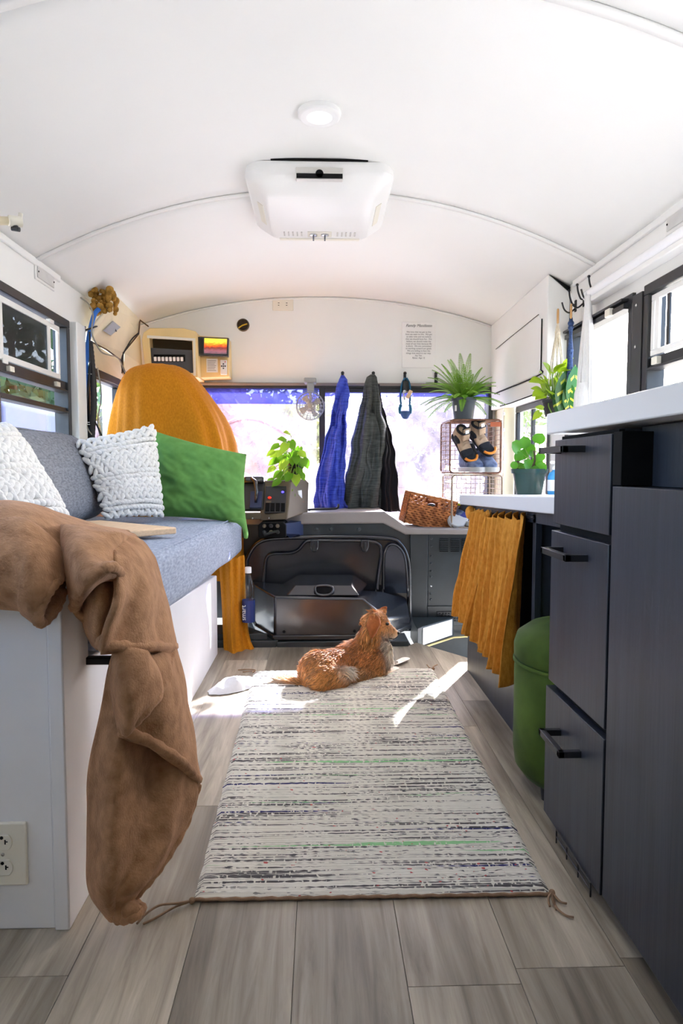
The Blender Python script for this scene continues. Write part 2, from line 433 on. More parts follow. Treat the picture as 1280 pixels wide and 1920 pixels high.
s8 = obj('sash', MB().frame('x', 1.56, 2.215, 1.175, 1.375, .02, 1.098, 1.108).box(1.098, 1.108, 2.165, 2.19, 1.19, 1.36), M_plastic, w8, bevel=.002, label='white screen sash')
obj('divider', MB().box(1.1, 1.106, 2.1, 2.118, 1.19, 1.36), M_winblack, s8)
obj('latch', MB().box(1.082, 1.1, 2.14, 2.175, 1.14, 1.165), M_ivory, w8, bevel=.002)
for k, (a, b) in enumerate(((.82, 1.48), (.05, .74))): side_window(9 + k, 1, a, b, .84, 1.415, [(1.14, .04, 0)])
post = obj('post_plate', MB().box(1.085, 1.1, 2.255, 2.325, .9, 1.40), M_winblack, wall_right, bevel=.002)
for z in (1.36, 1.22, 1.05, .95):
    obj('screw', MB().lathe([(.006, 0), (.006, .003), (.003, .005)], 10, Matrix.Translation((1.085, 2.29, z)) @ Matrix.Rotation(-PI / 2, 4, 'Y')), M_chrome, post)

# driver's side window further forward and the entry-door glass opposite
w13 = struct('window_13', MB().frame('x', 3.13, 3.62, .62, 1.25, .022, -1.1, -1.06), M_winblack, bevel=.003)
w13['label'] = "narrow driver's window behind the wire bundle"
obj('pane', MB().box(-1.084, -1.080, 3.14, 3.61, .63, 1.24), M_glass, w13)
struct('trim_3', MB().box(-1.1, -1.05, 3.125, 3.95, 1.235, 1.275), M_black, bevel=.004)
struct('trim_4', MB().box(-1.1, -1.06, 2.992, 3.10, .84, 1.445), M_white, bevel=.004)
d1 = struct('door_1', MB().frame('x', 3.17, 3.72, -.4, 1.145, .032, 1.09, 1.112), M_winblack, bevel=.004)
d1['label'] = 'glazed folding entry door with black frames'
obj('leaf_stile', MB().box(1.09, 1.11, 3.42, 3.445, -.37, 1.11), M_winblack, d1, bevel=.003)
obj('pane', MB().box(1.100, 1.103, 3.20, 3.69, -.37, 1.11), M_glass, d1)
struct('trim_5', MB().box(1.03, 1.1, 3.74, 3.93, .4, 1.145), M_cream, bevel=.006)

# ------------------------------------------------------------------ windshield: two flat panes and a centre post
wx = struct('window_14', MB().box(-1.0, 1.0, 3.90, 3.97, 1.268, 1.30).box(-1.0, 1.0, 3.91, 3.96, .43, .462).box(-.005, .03, 3.90, 3.97, .53, 1.27)
            .box(-1.0, -.975, 3.91, 3.96, .53, 1.27).box(.985, 1.01, 3.90, 3.97, .5, 1.28), M_winblack, bevel=.003)
wx['label'] = 'two-pane bus windshield with black centre post'
for a, b in ((-.975, -.005), (.03, .985)):
    p = obj('pane', MB().box(a, b, 3.938, 3.944, .462, 1.27), M_shield, wx)
    obj('tint_band', MB().box(a, b, 3.930, 3.933, 1.18 if a < 0 else 1.225, 1.268), M_tint, p, label='blue shade band')
obj('header_bar', MB().box(-1.0, 1.0, 3.895, 3.93, 1.283, 1.298), M_grey, wx, bevel=.002)
obj('weather_strip', MB().box(.03, .985, 3.895, 3.935, 1.245, 1.268), M_winblack, wx, bevel=.002)
obj('wiper', MB().tube(cr([(-.72, 4.0, .60), (-.66, 4.0, .98), (-.40, 4.0, 1.13), (-.16, 4.0, 1.03), (-.08, 4.0, .86)], 8), .004, 6), M_grey, wx)

# ------------------------------------------------------------------ outside the bus
M_ground = mat('dry_ground', rgb(150, 140, 130), 0.9, 0.2, var=0.2, vscale=.6, col2=rgb(150, 148, 134))
struct('ground', MB().box(-60, 60, -40, 90, -1.0, -.9), M_ground)
M_bounce = mat('bounce_gravel', rgb(182, 180, 176), .95, .1, var=.08, vscale=9, bump=.3, bscale=30)
for n_, x0, x1 in (('bounce_pad_1', -9, -1.2), ('bounce_pad_2', 1.2, 9)): struct(n_, MB().box(x0, x1, -7, 6.0, -.91, -.885), M_bounce)  # pads added beside the bus to bounce light onto the ceiling
M_bark = mat('bark', rgb(96, 78, 66), 0.9, 0.2, var=.3, vscale=6)
def leafmat(n, c, c2): return mat(n, c, 0.6, 0.3, var=.25, vscale=1.2, col2=c2, trans=.25)
ML = [leafmat('tree_leaves_green', rgb(96, 128, 66), rgb(130, 158, 80)), leafmat('tree_leaves_red', rgb(120, 52, 62), rgb(150, 84, 88)),
      leafmat('tree_leaves_dark', rgb(40, 62, 40), rgb(60, 86, 52)), leafmat('tree_leaves_yellow', rgb(128, 132, 50), rgb(150, 152, 74)),
      leafmat('tree_leaves_violet', rgb(84, 78, 100), rgb(112, 100, 116))]
def tree(x, y, h, r, ml, label, n=900, seed=1, low=.25):
    rnd = random.Random(seed)
    t = thing('tree', label, 'tree', (x, y, -.9), 'trees outside the bus')
    obj('trunk', MB().tube([(x, y, -.92), (x + .1, y, -.9 + h * .3), (x + .05, y + .1, -.9 + h * .75)], [.05 * h / 2, .035 * h / 2, .01 * h], 8), M_bark, t)
    mb = MB()
    blobs = [(rnd.uniform(-.6, .6) * r, rnd.uniform(-.6, .6) * r, h * rnd.uniform(low, .95), r * rnd.uniform(.35, .6)) for _ in range(12)]
    for i in range(n):
        bx, by, bz, br = rnd.choice(blobs)
        d = Vector((rnd.gauss(0, 1), rnd.gauss(0, 1), rnd.gauss(0, .8))).normalized() * br * rnd.uniform(.6, 1.05)
        c = Vector((x + bx, y + by, -.9 + bz)) + d
        if c.z < -.85: continue
        s = rnd.uniform(.10, .2) * (r / 1.6) ** .5
        a = Vector((rnd.gauss(0, 1), rnd.gauss(0, 1), rnd.gauss(0, 1))).normalized(); b = a.orthogonal().normalized()
        mb.add([c - a * s, c + b * s * .5, c + a * s, c - b * s * .5], [(0, 1, 2, 3)])
    f = obj('foliage', mb, ml, t, smooth=0, kind='stuff')
    return t
tree(-1.75, 13.5, 3.3, 1.35, ML[1], 'red-leaved tree seen through the left windshield pane', seed=3, n=2600, low=.2)
tree(-.75, 17.5, 3.9, 1.3, ML[3], 'yellow-green tree outside beside the windshield fan', seed=4, n=2200, low=.2)
tree(-6.0, 23, 7.0, 2.4, ML[0], 'green tree outside behind the draped seat', seed=5, n=2200)
tree(4.3, 19, 4.6, 2.0, ML[4], 'hazy violet-grey tree outside behind the wicker basket', seed=6, n=3000, low=.15)
tree(1.9, 22, 4.2, 1.5, ML[4], 'distant pale tree outside between the jackets and the keys', seed=7, n=2200, low=.15)
tree(-6.6, 14.5, 6.2, 2.3, ML[2], 'dark green tree outside the couch window', seed=8, n=5000, low=.12)
tree(-11.5, 17, 7.0, 2.6, ML[2], 'dark leafy tree outside the couch window beyond the trailer', seed=9, n=5000, low=.12)
tree(6.5, 24, 5.5, 2.2, ML[0], 'green tree outside far right of the windshield', seed=10, n=1200)
# shed with a gable roof
M_shed = mat('shed_siding', rgb(120, 108, 132), .8, .3, var=.06); M_shroof = mat('shed_roof', rgb(104, 96, 124), .7, .3, var=.08)
sh = thing('shed', 'pale shed with gable roof outside the left windshield pane', 'shed', (-1.35, 9.2, -.9))
wl = obj('wall', MB().prism([(-2.6, -.9), (-.55, -.9), (-.55, .35), (-1.5, .78), (-2.6, .28)], 'y', 8.7, 10.4), M_shed, sh)
obj('roof', MB().prism([(-2.75, .22), (-1.5, .80), (-.4, .30), (-.4, .38), (-1.5, .90), (-2.75, .30)], 'y', 8.55, 10.6), M_shroof, sh)
obj('window', MB().box(-1.9, -1.2, 8.68, 8.7, -.35, .15), M_winblack, sh)
# white trailer beside the couch window
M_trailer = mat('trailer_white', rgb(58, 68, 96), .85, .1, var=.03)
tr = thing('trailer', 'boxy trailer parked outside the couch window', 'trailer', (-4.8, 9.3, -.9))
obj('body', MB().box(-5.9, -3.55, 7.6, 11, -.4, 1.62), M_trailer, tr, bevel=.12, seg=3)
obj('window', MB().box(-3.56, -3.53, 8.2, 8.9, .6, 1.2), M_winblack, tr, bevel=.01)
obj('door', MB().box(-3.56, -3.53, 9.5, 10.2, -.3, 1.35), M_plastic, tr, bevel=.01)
for y in (8.5, 10.2):
    obj('wheel', MB().lathe([(.28, -.08), (.30, -.05), (.30, .05), (.28, .08), (.12, .09)], 20, Matrix.Translation((-3.7, y, -.6)) @ Matrix.Rotation(PI / 2, 4, 'Y')), M_dark, tr)
pole = MB().tube([(1.72, 14, -.9), (1.72, 14, 6.5)], .07, 8)
pl = thing('utility_pole', 'thin utility pole outside beyond the hanging keys', 'pole', (1.72, 14, -.9))
obj('mast', pole, M_bark, pl); obj('crossbar', MB().box(1.1, 2.34, 13.95, 14.05, 5.6, 5.72), M_bark, pl)
# mirror bracket outside the driver's window
mr = thing('side_mirror', "dark mirror arm outside the driver's window", 'mirror', (-1.32, 3.75, .6))
obj('arm', MB().tube([(-1.17, 3.75, .55), (-1.3, 3.78, .62), (-1.32, 3.78, 1.22)], .014, 8), M_black, mr)
obj('mirror_head', MB().box(-1.37, -1.28, 3.74, 3.78, .72, 1.16), M_black, mr, bevel=.012)

# ------------------------------------------------------------------ couch side (left)
def fabric(name, c, c2=None, rough=.85, sheen=.25, sc=220, stretch=(1, 1, 1), var=.12, bump=.25, bs=500):
    return mat(name, c, rough, .2, var=var, vscale=sc, stretch=stretch, col2=c2, bump=bump, bscale=bs, sheen=sheen)
M_greyfab = fabric('heathered_grey_fabric', rgb(132, 142, 160), rgb(158, 167, 182), stretch=(1, .25, 1), sc=160, var=.1)
M_greyback = fabric('grey_jersey', rgb(112, 115, 124), rgb(140, 143, 152), sc=180, stretch=(.3, .3, 1), var=.1)
M_green = fabric('green_linen', rgb(98, 148, 74), rgb(106, 156, 82), sc=30, var=.03)
M_knit = fabric('white_chunky_yarn', rgb(228, 226, 222), rgb(240, 238, 234), sc=120, var=.03, bump=.4, bs=220)
M_knitshade = fabric('knit_gap_shade', rgb(112, 110, 114), sc=80)  # shade between the stitches is put into this darker ground colour
M_must = fabric('mustard_gauze', rgb(186, 116, 16), rgb(200, 130, 26), sc=140, stretch=(1, 1, .6), var=.03, bump=.12)
M_tan = mat('tan_fleece', rgb(150, 110, 78), .95, .1, var=.10, vscale=40, col2=rgb(170, 130, 96), bump=.5, bscale=240, bstretch=(1, 1, 1), sheen=.7)
M_board = mat('bamboo', rgb(226, 194, 156), .5, .4, var=.08, vscale=12, stretch=(14, 1, 14))

# white end box and base of the built-in bench
bb = thing('bench_base', 'white painted built-in bench base under the grey couch cushion', 'bench', (-.77, 2.0, 0))
obj('body', MB().prism([(1.25, 0), (2.86, 0), (2.86, .345), (1.25, .44)], 'x', -1.098, -.445), M_bench, bb, bevel=.004)
eb = obj('end_box', MB().box(-1.098, -.462, 1.130, 1.25, 0.0, .63), M_bench, bb, bevel=.003)
obj('corner_post', MB().box(-.462, -.436, 1.124, 1.25, 0.0, .632), M_bench, eb, bevel=.003)
obj('drawer_lip', MB().box(-.445, -.388, 1.235, 1.252, .436, .450), M_black, bb, bevel=.002, label='dark drawer lip')
# wall outlet on the end box
ol = thing('wall_outlet', 'white double outlet low on the end of the bench', 'outlet', (-0.537,1.13,0.142))
obj('cover_plate', MB().box(-.585, -.505, 1.122, 1.130, .084, .196), M_ivory, ol, bevel=.003)
for z in (.163, .118):
    f = MB()
    pts = [(.017 * math.cos(a) , .0175 * math.sin(a)) for a in [2 * PI * i / 28 for i in range(28)]]
    pts = [(-.545 + x, z + max(-.0135, min(.0135, y))) for x, y in pts]
    f.prism(pts, 'y', 1.119, 1.123)
    rc = obj('receptacle', f, M_ivory, ol, bevel=.0008)
    sl = MB().box(-.5525, -.5500, 1.1186, 1.1195, z - .003, z + .006).box(-.5405, -.5380, 1.1186, 1.1195, z - .003, z + .005).box(-.538, -.535, 1.1186, 1.1195, z + .0005, z + .0025)
    sl.lathe([(.003, 0), (.003, .001)], 12, Matrix.Translation((-.545, 1.1195, z - .0085 + .017)) @ Matrix.Rotation(PI / 2, 4, 'X'))
    obj('slots', sl, M_dark, rc, label='dark plug slots')
obj('screw', MB().lathe([(.003, 0), (.003, .001), (.001, .0016)], 10, Matrix.Translation((-.545, 1.122, .1405)) @ Matrix.Rotation(PI / 2, 4, 'X')), M_chrome, ol)

# seat cushion: rounded slab with piping
def slab(mb, x0, x1, y0, y1, zb0, zt0, zb1, zt1, r=.035, nx=24, ny=40, sag=.006, seed=0):
    prof = []
    def ring(v):
        y = lerp(y0, y1, v); zb = lerp(zb0, zb1, v); zt = lerp(zt0, zt1, v)
        e = min(1, min(v, 1 - v) * (y1 - y0) / r)
        inset = r * (1 - math.sqrt(max(0, 1 - (1 - e) ** 2)))
        pts = []
        a0, a1, b0, b1 = x0 + inset, x1 - inset, zb + inset, zt - inset
        for (cx, cz, s) in ((a1 - r, b1 - r, 0), (a0 + r, b1 - r, 1), (a0 + r, b0 + r, 2), (a1 - r, b0 + r, 3)):
            for k in range(6):
                an = (s + k / 5) * PI / 2; pts.append(Vector((cx + r * math.cos(an), y, cz + r * math.sin(an))))
        out = []
        for i in range(24):
            a, b = pts[i], pts[(i + 1) % 24]
            out.append(a)
            if i % 6 == 5:
                for k in range(1, 8): out.append(a.lerp(b, k / 8))
        return [p + Vector((.5 * nz(p, 5, seed), 0, nz(p, 4, seed + 3))) * sag for p in out]
    vs = [0, .25 * r / (y1 - y0), .6 * r / (y1 - y0), r / (y1 - y0)]
    vs = vs + [lerp(vs[-1], 1 - vs[-1], k / ny) for k in range(1, ny)] + [1 - v for v in reversed(vs)]
    rings = [ring(v) for v in vs]; n = len(rings[0])
    mb.add([p for rg in rings for p in rg],
           [(j * n + i, j * n + (i + 1) % n, (j + 1) * n + (i + 1) % n, (j + 1) * n + i) for j in range(len(rings) - 1) for i in range(n)]
           + [tuple(range(n - 1, -1, -1)), tuple((len(rings) - 1) * n + i for i in range(n))])
    return mb
sc_ = thing('seat_cushion', 'long heathered grey couch seat cushion on the white bench', 'cushion', (-.74, 2.2, .44))
obj('cushion_body', slab(MB(), -1.09, -.378, 1.26, 3.25, .448, .605, .392, .572), M_greyfab, sc_, smooth=60)
obj('piping', MB().tube([(-.40 + .004 * nz((0, y, 0), 6), y, lerp(.606, .573, (y - 1.3) / 1.92) - .003 + .003 * nz((1, y, 0), 5)) for y in [1.3 + 1.92 * i / 50 for i in range(51)]], .0035, 6), M_greyfab, sc_)
# back bolster
def bolster(mb, y0, y1, cx, cz, w, h, tilt, seed):
    def f(u, v):
        a = 2 * PI * u; e = min(1, min(v, 1 - v) * 7); k = math.sqrt(max(0, 1 - (1 - e) ** 2)) * .55 + .45 * min(1, e * 3)
        if v in (0, 1): k = .02
        c, s = math.cos(a), math.sin(a)
        x = (abs(c) ** .75) * (1 if c > 0 else -1) * w * k; z = (abs(s) ** .75) * (1 if s > 0 else -1) * h * k
        p = Vector((cx + x * math.cos(tilt) - z * math.sin(tilt), lerp(y0, y1, v), cz + z * math.cos(tilt) + x * math.sin(tilt)))
        return p + Vector((1, 0, 1)) * .008 * nz(p, 4, seed)
    return mb.grid(f, 40, 40, True)
bk = thing('back_cushion', 'grey jersey back cushion along the couch window, behind the knitted pillows', 'cushion', (-.98, 2.2, .6))
obj('cushion_body', bolster(MB(), 1.75, 2.86, -.985, .765, .095, .175, .32, 1), M_greyback, bk, smooth=180)
obj('piping', MB().tube([(-1.0, y, .935 + .004 * nz((0, y, 0), 6)) for y in [1.85 + .9 * i / 30 for i in range(31)]], .004, 6), M_greyback, bk)
bk2 = thing('back_cushion', 'second grey back cushion at the near end, mostly behind the cream knitted pillow', 'cushion', (-.98, 1.5, .6))
obj('cushion_body', bolster(MB(), 1.28, 1.735, -.985, .765, .095, .175, .32, 2), M_greyback, bk2, smooth=180)

# pillows stretched between four corners
def pillow_fn(tl, tr, br, bl, t, n, pinch=.10, seed=0, wr=.006):
    tl, tr, br, bl = map(Vector, (tl, tr, br, bl)); nrm = (tr - bl).cross(br - tl).normalized()
    ctr = (tl + tr + br + bl) / 4
    if nrm.dot(Vector((0, 0, .8)) - ctr) < 0: nrm = -nrm
    def base(u, v):
        p = tl.lerp(tr, u).lerp(bl.lerp(br, u), v)
        k = pinch * (1 - (2 * u - 1) ** 2) * (2 * v - 1); q = pinch * (1 - (2 * v - 1) ** 2) * (2 * u - 1)
        return p + (tl - bl) * k * .5 * 1.0 + (tl - tr) * q * .5
    def f(u, v, side=1):
        a = max(0, 1 - abs(2 * u - 1) ** 2.6); b = max(0, 1 - abs(2 * v - 1) ** 2.6)
        h = (a * b) ** .55
        p = base(u, v)
        w = wr * (nz((u * 5, v * 5, seed), 1) + .7 * (1 - 2 * abs(nz((u * 3 + v * 5, v * 9 - u * 7, seed + 4), 1))) - .3) * min(1, h * 2)
        return p + nrm * side * (t * h + w)
    return f, nrm
def pillow(mb, tl, tr, br, bl, t, n=36, **k):
    f, nrm = pillow_fn(tl, tr, br, bl, t, n, **k)
    mb.grid(lambda u, v: f(u, v, 1), n, n); mb.grid(lambda u, v: f(u, v, -1), n, n)
    return mb
gp = thing('green_pillow', 'plain green linen pillow leaning at the far end of the couch', 'pillow', (-0.508,2.9,0.602))
G = ((-0.744,2.98,0.974), (-0.323,2.95,0.866), (-0.32,2.9,0.559), (-0.696,2.86,0.6))
obj('cover', pillow(MB(), *G, .075, 44, pinch=.05, seed=3, wr=.014), M_green, gp, smooth=180)
obj('hanging_corner', patch(MB(), [[(-0.451,2.9,0.602), (-0.37,2.9,0.597), (-0.33,2.91,0.615)], [(-0.402,2.88,0.589), (-0.345,2.88,0.582), (-0.322,2.9,0.569)], [(-0.343,2.9,0.557), (-0.327,2.9,0.534), (-0.318,2.92,0.52)], [(-0.331,2.91,0.503), (-0.326,2.91,0.498), (-0.32,2.92,0.499)]], 5), M_green, gp, smooth=180, solid=.006)
# chunky knitted pillows: every stitch is a fat loop of yarn
def knit(name, label, corners, t, rows, cols, seed, r, loc):
    p = thing(name, label, 'pillow', loc)
    obj('cover', pillow(MB(), *corners, t * .9, 26, pinch=.06, seed=seed, wr=.004), M_knitshade, p, smooth=180)
    f, nrm = pillow_fn(*corners, t, 30, pinch=.06, seed=seed, wr=.004)
    mb = MB(); rnd = random.Random(seed)
    for j in range(rows):
        for i in range(cols):
            v = (j + .5) / rows; u = (i + .5 + (.5 if j % 2 else 0)) / (cols + .5)
            band = (j // max(2, rows // 6)) % 3
            e = .001
            c = Vector(f(u, v)); du = (Vector(f(min(1, u + .01), v)) - Vector(f(max(0, u - .01), v))); dv = (Vector(f(u, min(1, v + .01))) - Vector(f(u, max(0, v - .01))))
            if du.length < 1e-6 or dv.length < 1e-6: continue
            du.normalize(); dv.normalize(); n = du.cross(dv).normalized()
            if n.dot(nrm) < 0: n = -n
            ang = {0: .9, 1: .25, 2: -.7}[band] * (1 if i % 2 or band == 1 else -1) + rnd.uniform(-.2, .2)
            a = du * math.cos(ang) + dv * math.sin(ang); b = n.cross(a)
            M = Matrix((a, b, n)).transposed()
            L = r * (1.75 if band != 1 else 1.25)
            mb.ell(c + n * r * .45, (L * rnd.uniform(.9, 1.15), r * .72, r * .75), M, 8, 6)
    obj('yarn_stitches', mb, M_knit, p, smooth=180, kind='stuff')
    return p
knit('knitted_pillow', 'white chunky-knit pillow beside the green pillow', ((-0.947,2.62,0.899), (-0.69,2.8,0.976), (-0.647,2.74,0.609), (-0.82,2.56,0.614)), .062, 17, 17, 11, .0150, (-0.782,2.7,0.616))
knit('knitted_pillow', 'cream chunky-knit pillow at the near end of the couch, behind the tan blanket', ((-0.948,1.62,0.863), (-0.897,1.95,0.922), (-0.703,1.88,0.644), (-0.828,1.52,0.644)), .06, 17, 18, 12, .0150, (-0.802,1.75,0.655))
# cutting board
cb = MB()
A, ab, ac = Vector((-.435, 2.03, .603)), Vector((-.74, .67, 0)), Vector((-.67, -.74, 0))
cb.obox(basis(ab, ac, Vector((0, 0, 1)), A + ab * .22 + ac * .15 + Vector((0, 0, .012))), .44, .30, .02)
cbo = obj('cutting_board', cb, M_board, bevel=.004, loc=A); tag(cbo, 'bamboo cutting board lying on the grey couch seat', 'cutting board')

# tan fleece blanket spilling over the near corner of the bench
def fuzz(p, u, v):
    q = 1 - 2 * abs(nz((p.x * 9 + p.y * 4, p.y * 9, p.z * 5), 1, 2))
    return p + Vector((nz(p, 14, 1), nz(p, 14, 5), nz(p, 14, 9))) * .005 + Vector((.5, -.8, .2)) * .006 * q
bl = thing('fleece_blanket', 'crumpled tan fleece blanket spilling over the bench corner to the floor', 'blanket', (-.38, 1.2, 0))
B = MB()
# the pile lying on the seat
patch(B, [[(-0.843,1.55,0.672), (-0.746,1.55,0.705), (-0.661,1.55,0.711), (-0.577,1.55,0.687), (-0.54,1.62,0.665), (-0.474,1.62,0.648)],
          [(-0.718,1.32,0.691), (-0.625,1.3,0.734), (-0.573,1.32,0.729), (-0.518,1.35,0.699), (-0.483,1.45,0.671), (-0.424,1.5,0.654)],
          [(-0.643,1.18,0.67), (-0.559,1.16,0.704), (-0.509,1.18,0.702), (-0.483,1.22,0.684), (-0.456,1.32,0.675), (-0.382,1.42,0.644)],
          [(-0.606,1.11,0.629), (-0.532,1.1,0.652), (-0.484,1.13,0.657), (-0.448,1.17,0.644), (-0.441,1.26,0.645), (-0.352,1.4,0.616)]], 7, fn=fuzz)
# left lobe: a rolled fold whose mouth opens towards the aisle
def ring8(pts): return pts
patch(B, [[(-0.607,1.1,0.687), (-0.57,1.03,0.654), (-0.583,1.05,0.609), (-0.611,1.1,0.582), (-0.62,1.118,0.623)],
          [(-0.531,1.14,0.715), (-0.483,1.05,0.667), (-0.485,1.05,0.602), (-0.499,1.09,0.579), (-0.515,1.118,0.641)],
          [(-0.489,1.15,0.705), (-0.45,1.04,0.652), (-0.462,1.04,0.593), (-0.477,1.09,0.566), (-0.476,1.118,0.623)],
          [(-0.452,1.15,0.663), (-0.433,1.05,0.629), (-0.448,1.04,0.581), (-0.459,1.085,0.555), (-0.445,1.115,0.596)],
          [(-0.436,1.14,0.621), (-0.425,1.06,0.616), (-0.445,1.05,0.566), (-0.447,1.08,0.552), (-0.433,1.112,0.583)],
          [(-0.438,1.13,0.613), (-0.432,1.075,0.605), (-0.445,1.065,0.569), (-0.447,1.085,0.558), (-0.437,1.108,0.587)],
          [(-0.461,1.125,0.612), (-0.456,1.09,0.605), (-0.463,1.08,0.585), (-0.463,1.09,0.574), (-0.454,1.105,0.598)]], 6, closeu=True, fn=fuzz)
# centre lobe with its open curl
patch(B, [[(-0.474,1.24,0.697), (-0.421,1.18,0.695), (-0.373,1.22,0.684), (-0.386,1.33,0.67), (-0.475,1.36,0.682)],
          [(-0.453,1.18,0.664), (-0.402,1.1,0.678), (-0.363,1.14,0.664), (-0.382,1.28,0.647), (-0.454,1.27,0.649)],
          [(-0.429,1.14,0.623), (-0.376,1.05,0.652), (-0.343,1.09,0.642), (-0.365,1.22,0.611), (-0.416,1.2,0.599)],
          [(-0.413,1.12,0.568), (-0.36,1.03,0.628), (-0.33,1.06,0.643), (-0.343,1.16,0.604), (-0.361,1.14,0.528)],
          [(-0.407,1.12,0.566), (-0.362,1.05,0.616), (-0.336,1.07,0.632), (-0.348,1.15,0.602), (-0.363,1.13,0.542)],
          [(-0.406,1.15,0.58), (-0.379,1.11,0.61), (-0.354,1.11,0.619), (-0.368,1.18,0.598), (-0.379,1.17,0.562)]], 6, closeu=True, fn=fuzz)
# inner fold hanging in the mouth of the curl
patch(B, [[(-0.404,1.15,0.612), (-0.373,1.12,0.624), (-0.355,1.15,0.612)], [(-0.403,1.14,0.573), (-0.364,1.09,0.591), (-0.342,1.13,0.585)],
          [(-0.396,1.13,0.529), (-0.362,1.08,0.548), (-0.353,1.12,0.542)], [(-0.382,1.12,0.502), (-0.368,1.1,0.504), (-0.364,1.11,0.505)]], 6, fn=fuzz)
# main sheet over the corner, ending in the folded hem
main_rows = [[(-0.393,1.25,0.676), (-0.378,1.32,0.669), (-0.365,1.38,0.646), (-0.349,1.4,0.616)],
             [(-0.349,1.13,0.647), (-0.335,1.2,0.633), (-0.328,1.3,0.598), (-0.328,1.38,0.557)],
             [(-0.332,1.07,0.604), (-0.317,1.13,0.588), (-0.308,1.24,0.552), (-0.314,1.36,0.506)],
             [(-0.343,1.06,0.558), (-0.318,1.1,0.545), (-0.299,1.2,0.516), (-0.302,1.34,0.472)],
             [(-0.353,1.06,0.517), (-0.32,1.09,0.506), (-0.295,1.18,0.481), (-0.294,1.33,0.441)],
             [(-0.358,1.09,0.506), (-0.329,1.12,0.495), (-0.303,1.21,0.47), (-0.303,1.35,0.432)]]
def mainf(p, u, v):
    k = math.sin(u * 15 + v * 2) * .017 * (1 - abs(2 * v - 1)) 
    return fuzz(p, u, v) + Vector((.4, -.9, 0)) * k
patch(B, main_rows, 8, fn=mainf)
# upper flap under the hem, folded to the right
patch(B, [[(-0.335,1.14,0.494), (-0.314,1.18,0.482), (-0.3,1.24,0.467), (-0.299,1.34,0.442)],
          [(-0.33,1.13,0.441), (-0.3,1.14,0.442), (-0.28,1.2,0.428), (-0.285,1.34,0.389)],
          [(-0.331,1.12,0.389), (-0.298,1.13,0.384), (-0.269,1.19,0.367), (-0.268,1.33,0.315)],
          [(-0.334,1.1,0.362), (-0.299,1.13,0.338), (-0.265,1.2,0.283), (-0.253,1.32,0.22)],
          [(-0.332,1.11,0.35), (-0.297,1.14,0.321), (-0.262,1.21,0.257), (-0.244,1.3,0.187)],
          [(-0.334,1.14,0.335), (-0.3,1.17,0.305), (-0.266,1.24,0.238), (-0.247,1.31,0.174)]], 8, fn=fuzz)
# rolled fold on the left of the flap
patch(B, [[(-0.346,1.12,0.494), (-0.32,1.08,0.51), (-0.3,1.1,0.5), (-0.307,1.16,0.478)],
          [(-0.346,1.11,0.434), (-0.314,1.06,0.454), (-0.293,1.09,0.458), (-0.286,1.15,0.446)],
          [(-0.341,1.1,0.396), (-0.311,1.06,0.411), (-0.292,1.09,0.415), (-0.282,1.15,0.41)],
          [(-0.334,1.095,0.37), (-0.318,1.075,0.372), (-0.307,1.1,0.38), (-0.289,1.15,0.399)],
          [(-0.333,1.11,0.364), (-0.322,1.1,0.366), (-0.315,1.12,0.374), (-0.297,1.16,0.397)]], 6, fn=fuzz)
# long lower tail reaching the floor
patch(B, [[(-0.362,1.16,0.479), (-0.329,1.15,0.458), (-0.299,1.19,0.397), (-0.284,1.27,0.338), (-0.276,1.33,0.304)],
          [(-0.384,1.15,0.373), (-0.332,1.12,0.375), (-0.308,1.2,0.304), (-0.278,1.24,0.276), (-0.257,1.32,0.22)],
          [(-0.397,1.14,0.283), (-0.338,1.09,0.296), (-0.309,1.18,0.233), (-0.278,1.21,0.208), (-0.246,1.3,0.169)],
          [(-0.401,1.13,0.192), (-0.338,1.07,0.219), (-0.314,1.14,0.171), (-0.279,1.17,0.149), (-0.262,1.25,0.119)],
          [(-0.4,1.12,0.117), (-0.345,1.06,0.149), (-0.324,1.09,0.12), (-0.301,1.12,0.101), (-0.29,1.18,0.085)],
          [(-0.395,1.12,0.069), (-0.358,1.07,0.088), (-0.344,1.08,0.081), (-0.328,1.1,0.067), (-0.32,1.13,0.064)],
          [(-0.374,1.125,0.03), (-0.359,1.1,0.037), (-0.347,1.09,0.04), (-0.341,1.1,0.037), (-0.335,1.11,0.046)]], 8,
      fn=lambda p, u, v: fuzz(p, u, v) + Vector((.4, -.9, 0)) * (.020 * math.sin(u * 10 + v * 1.5) * (1 - v) + .010 * nz((u * 5, v * 9, 3), 1)) * min(1, 4 * u) * min(1, 4 * (1 - u)))
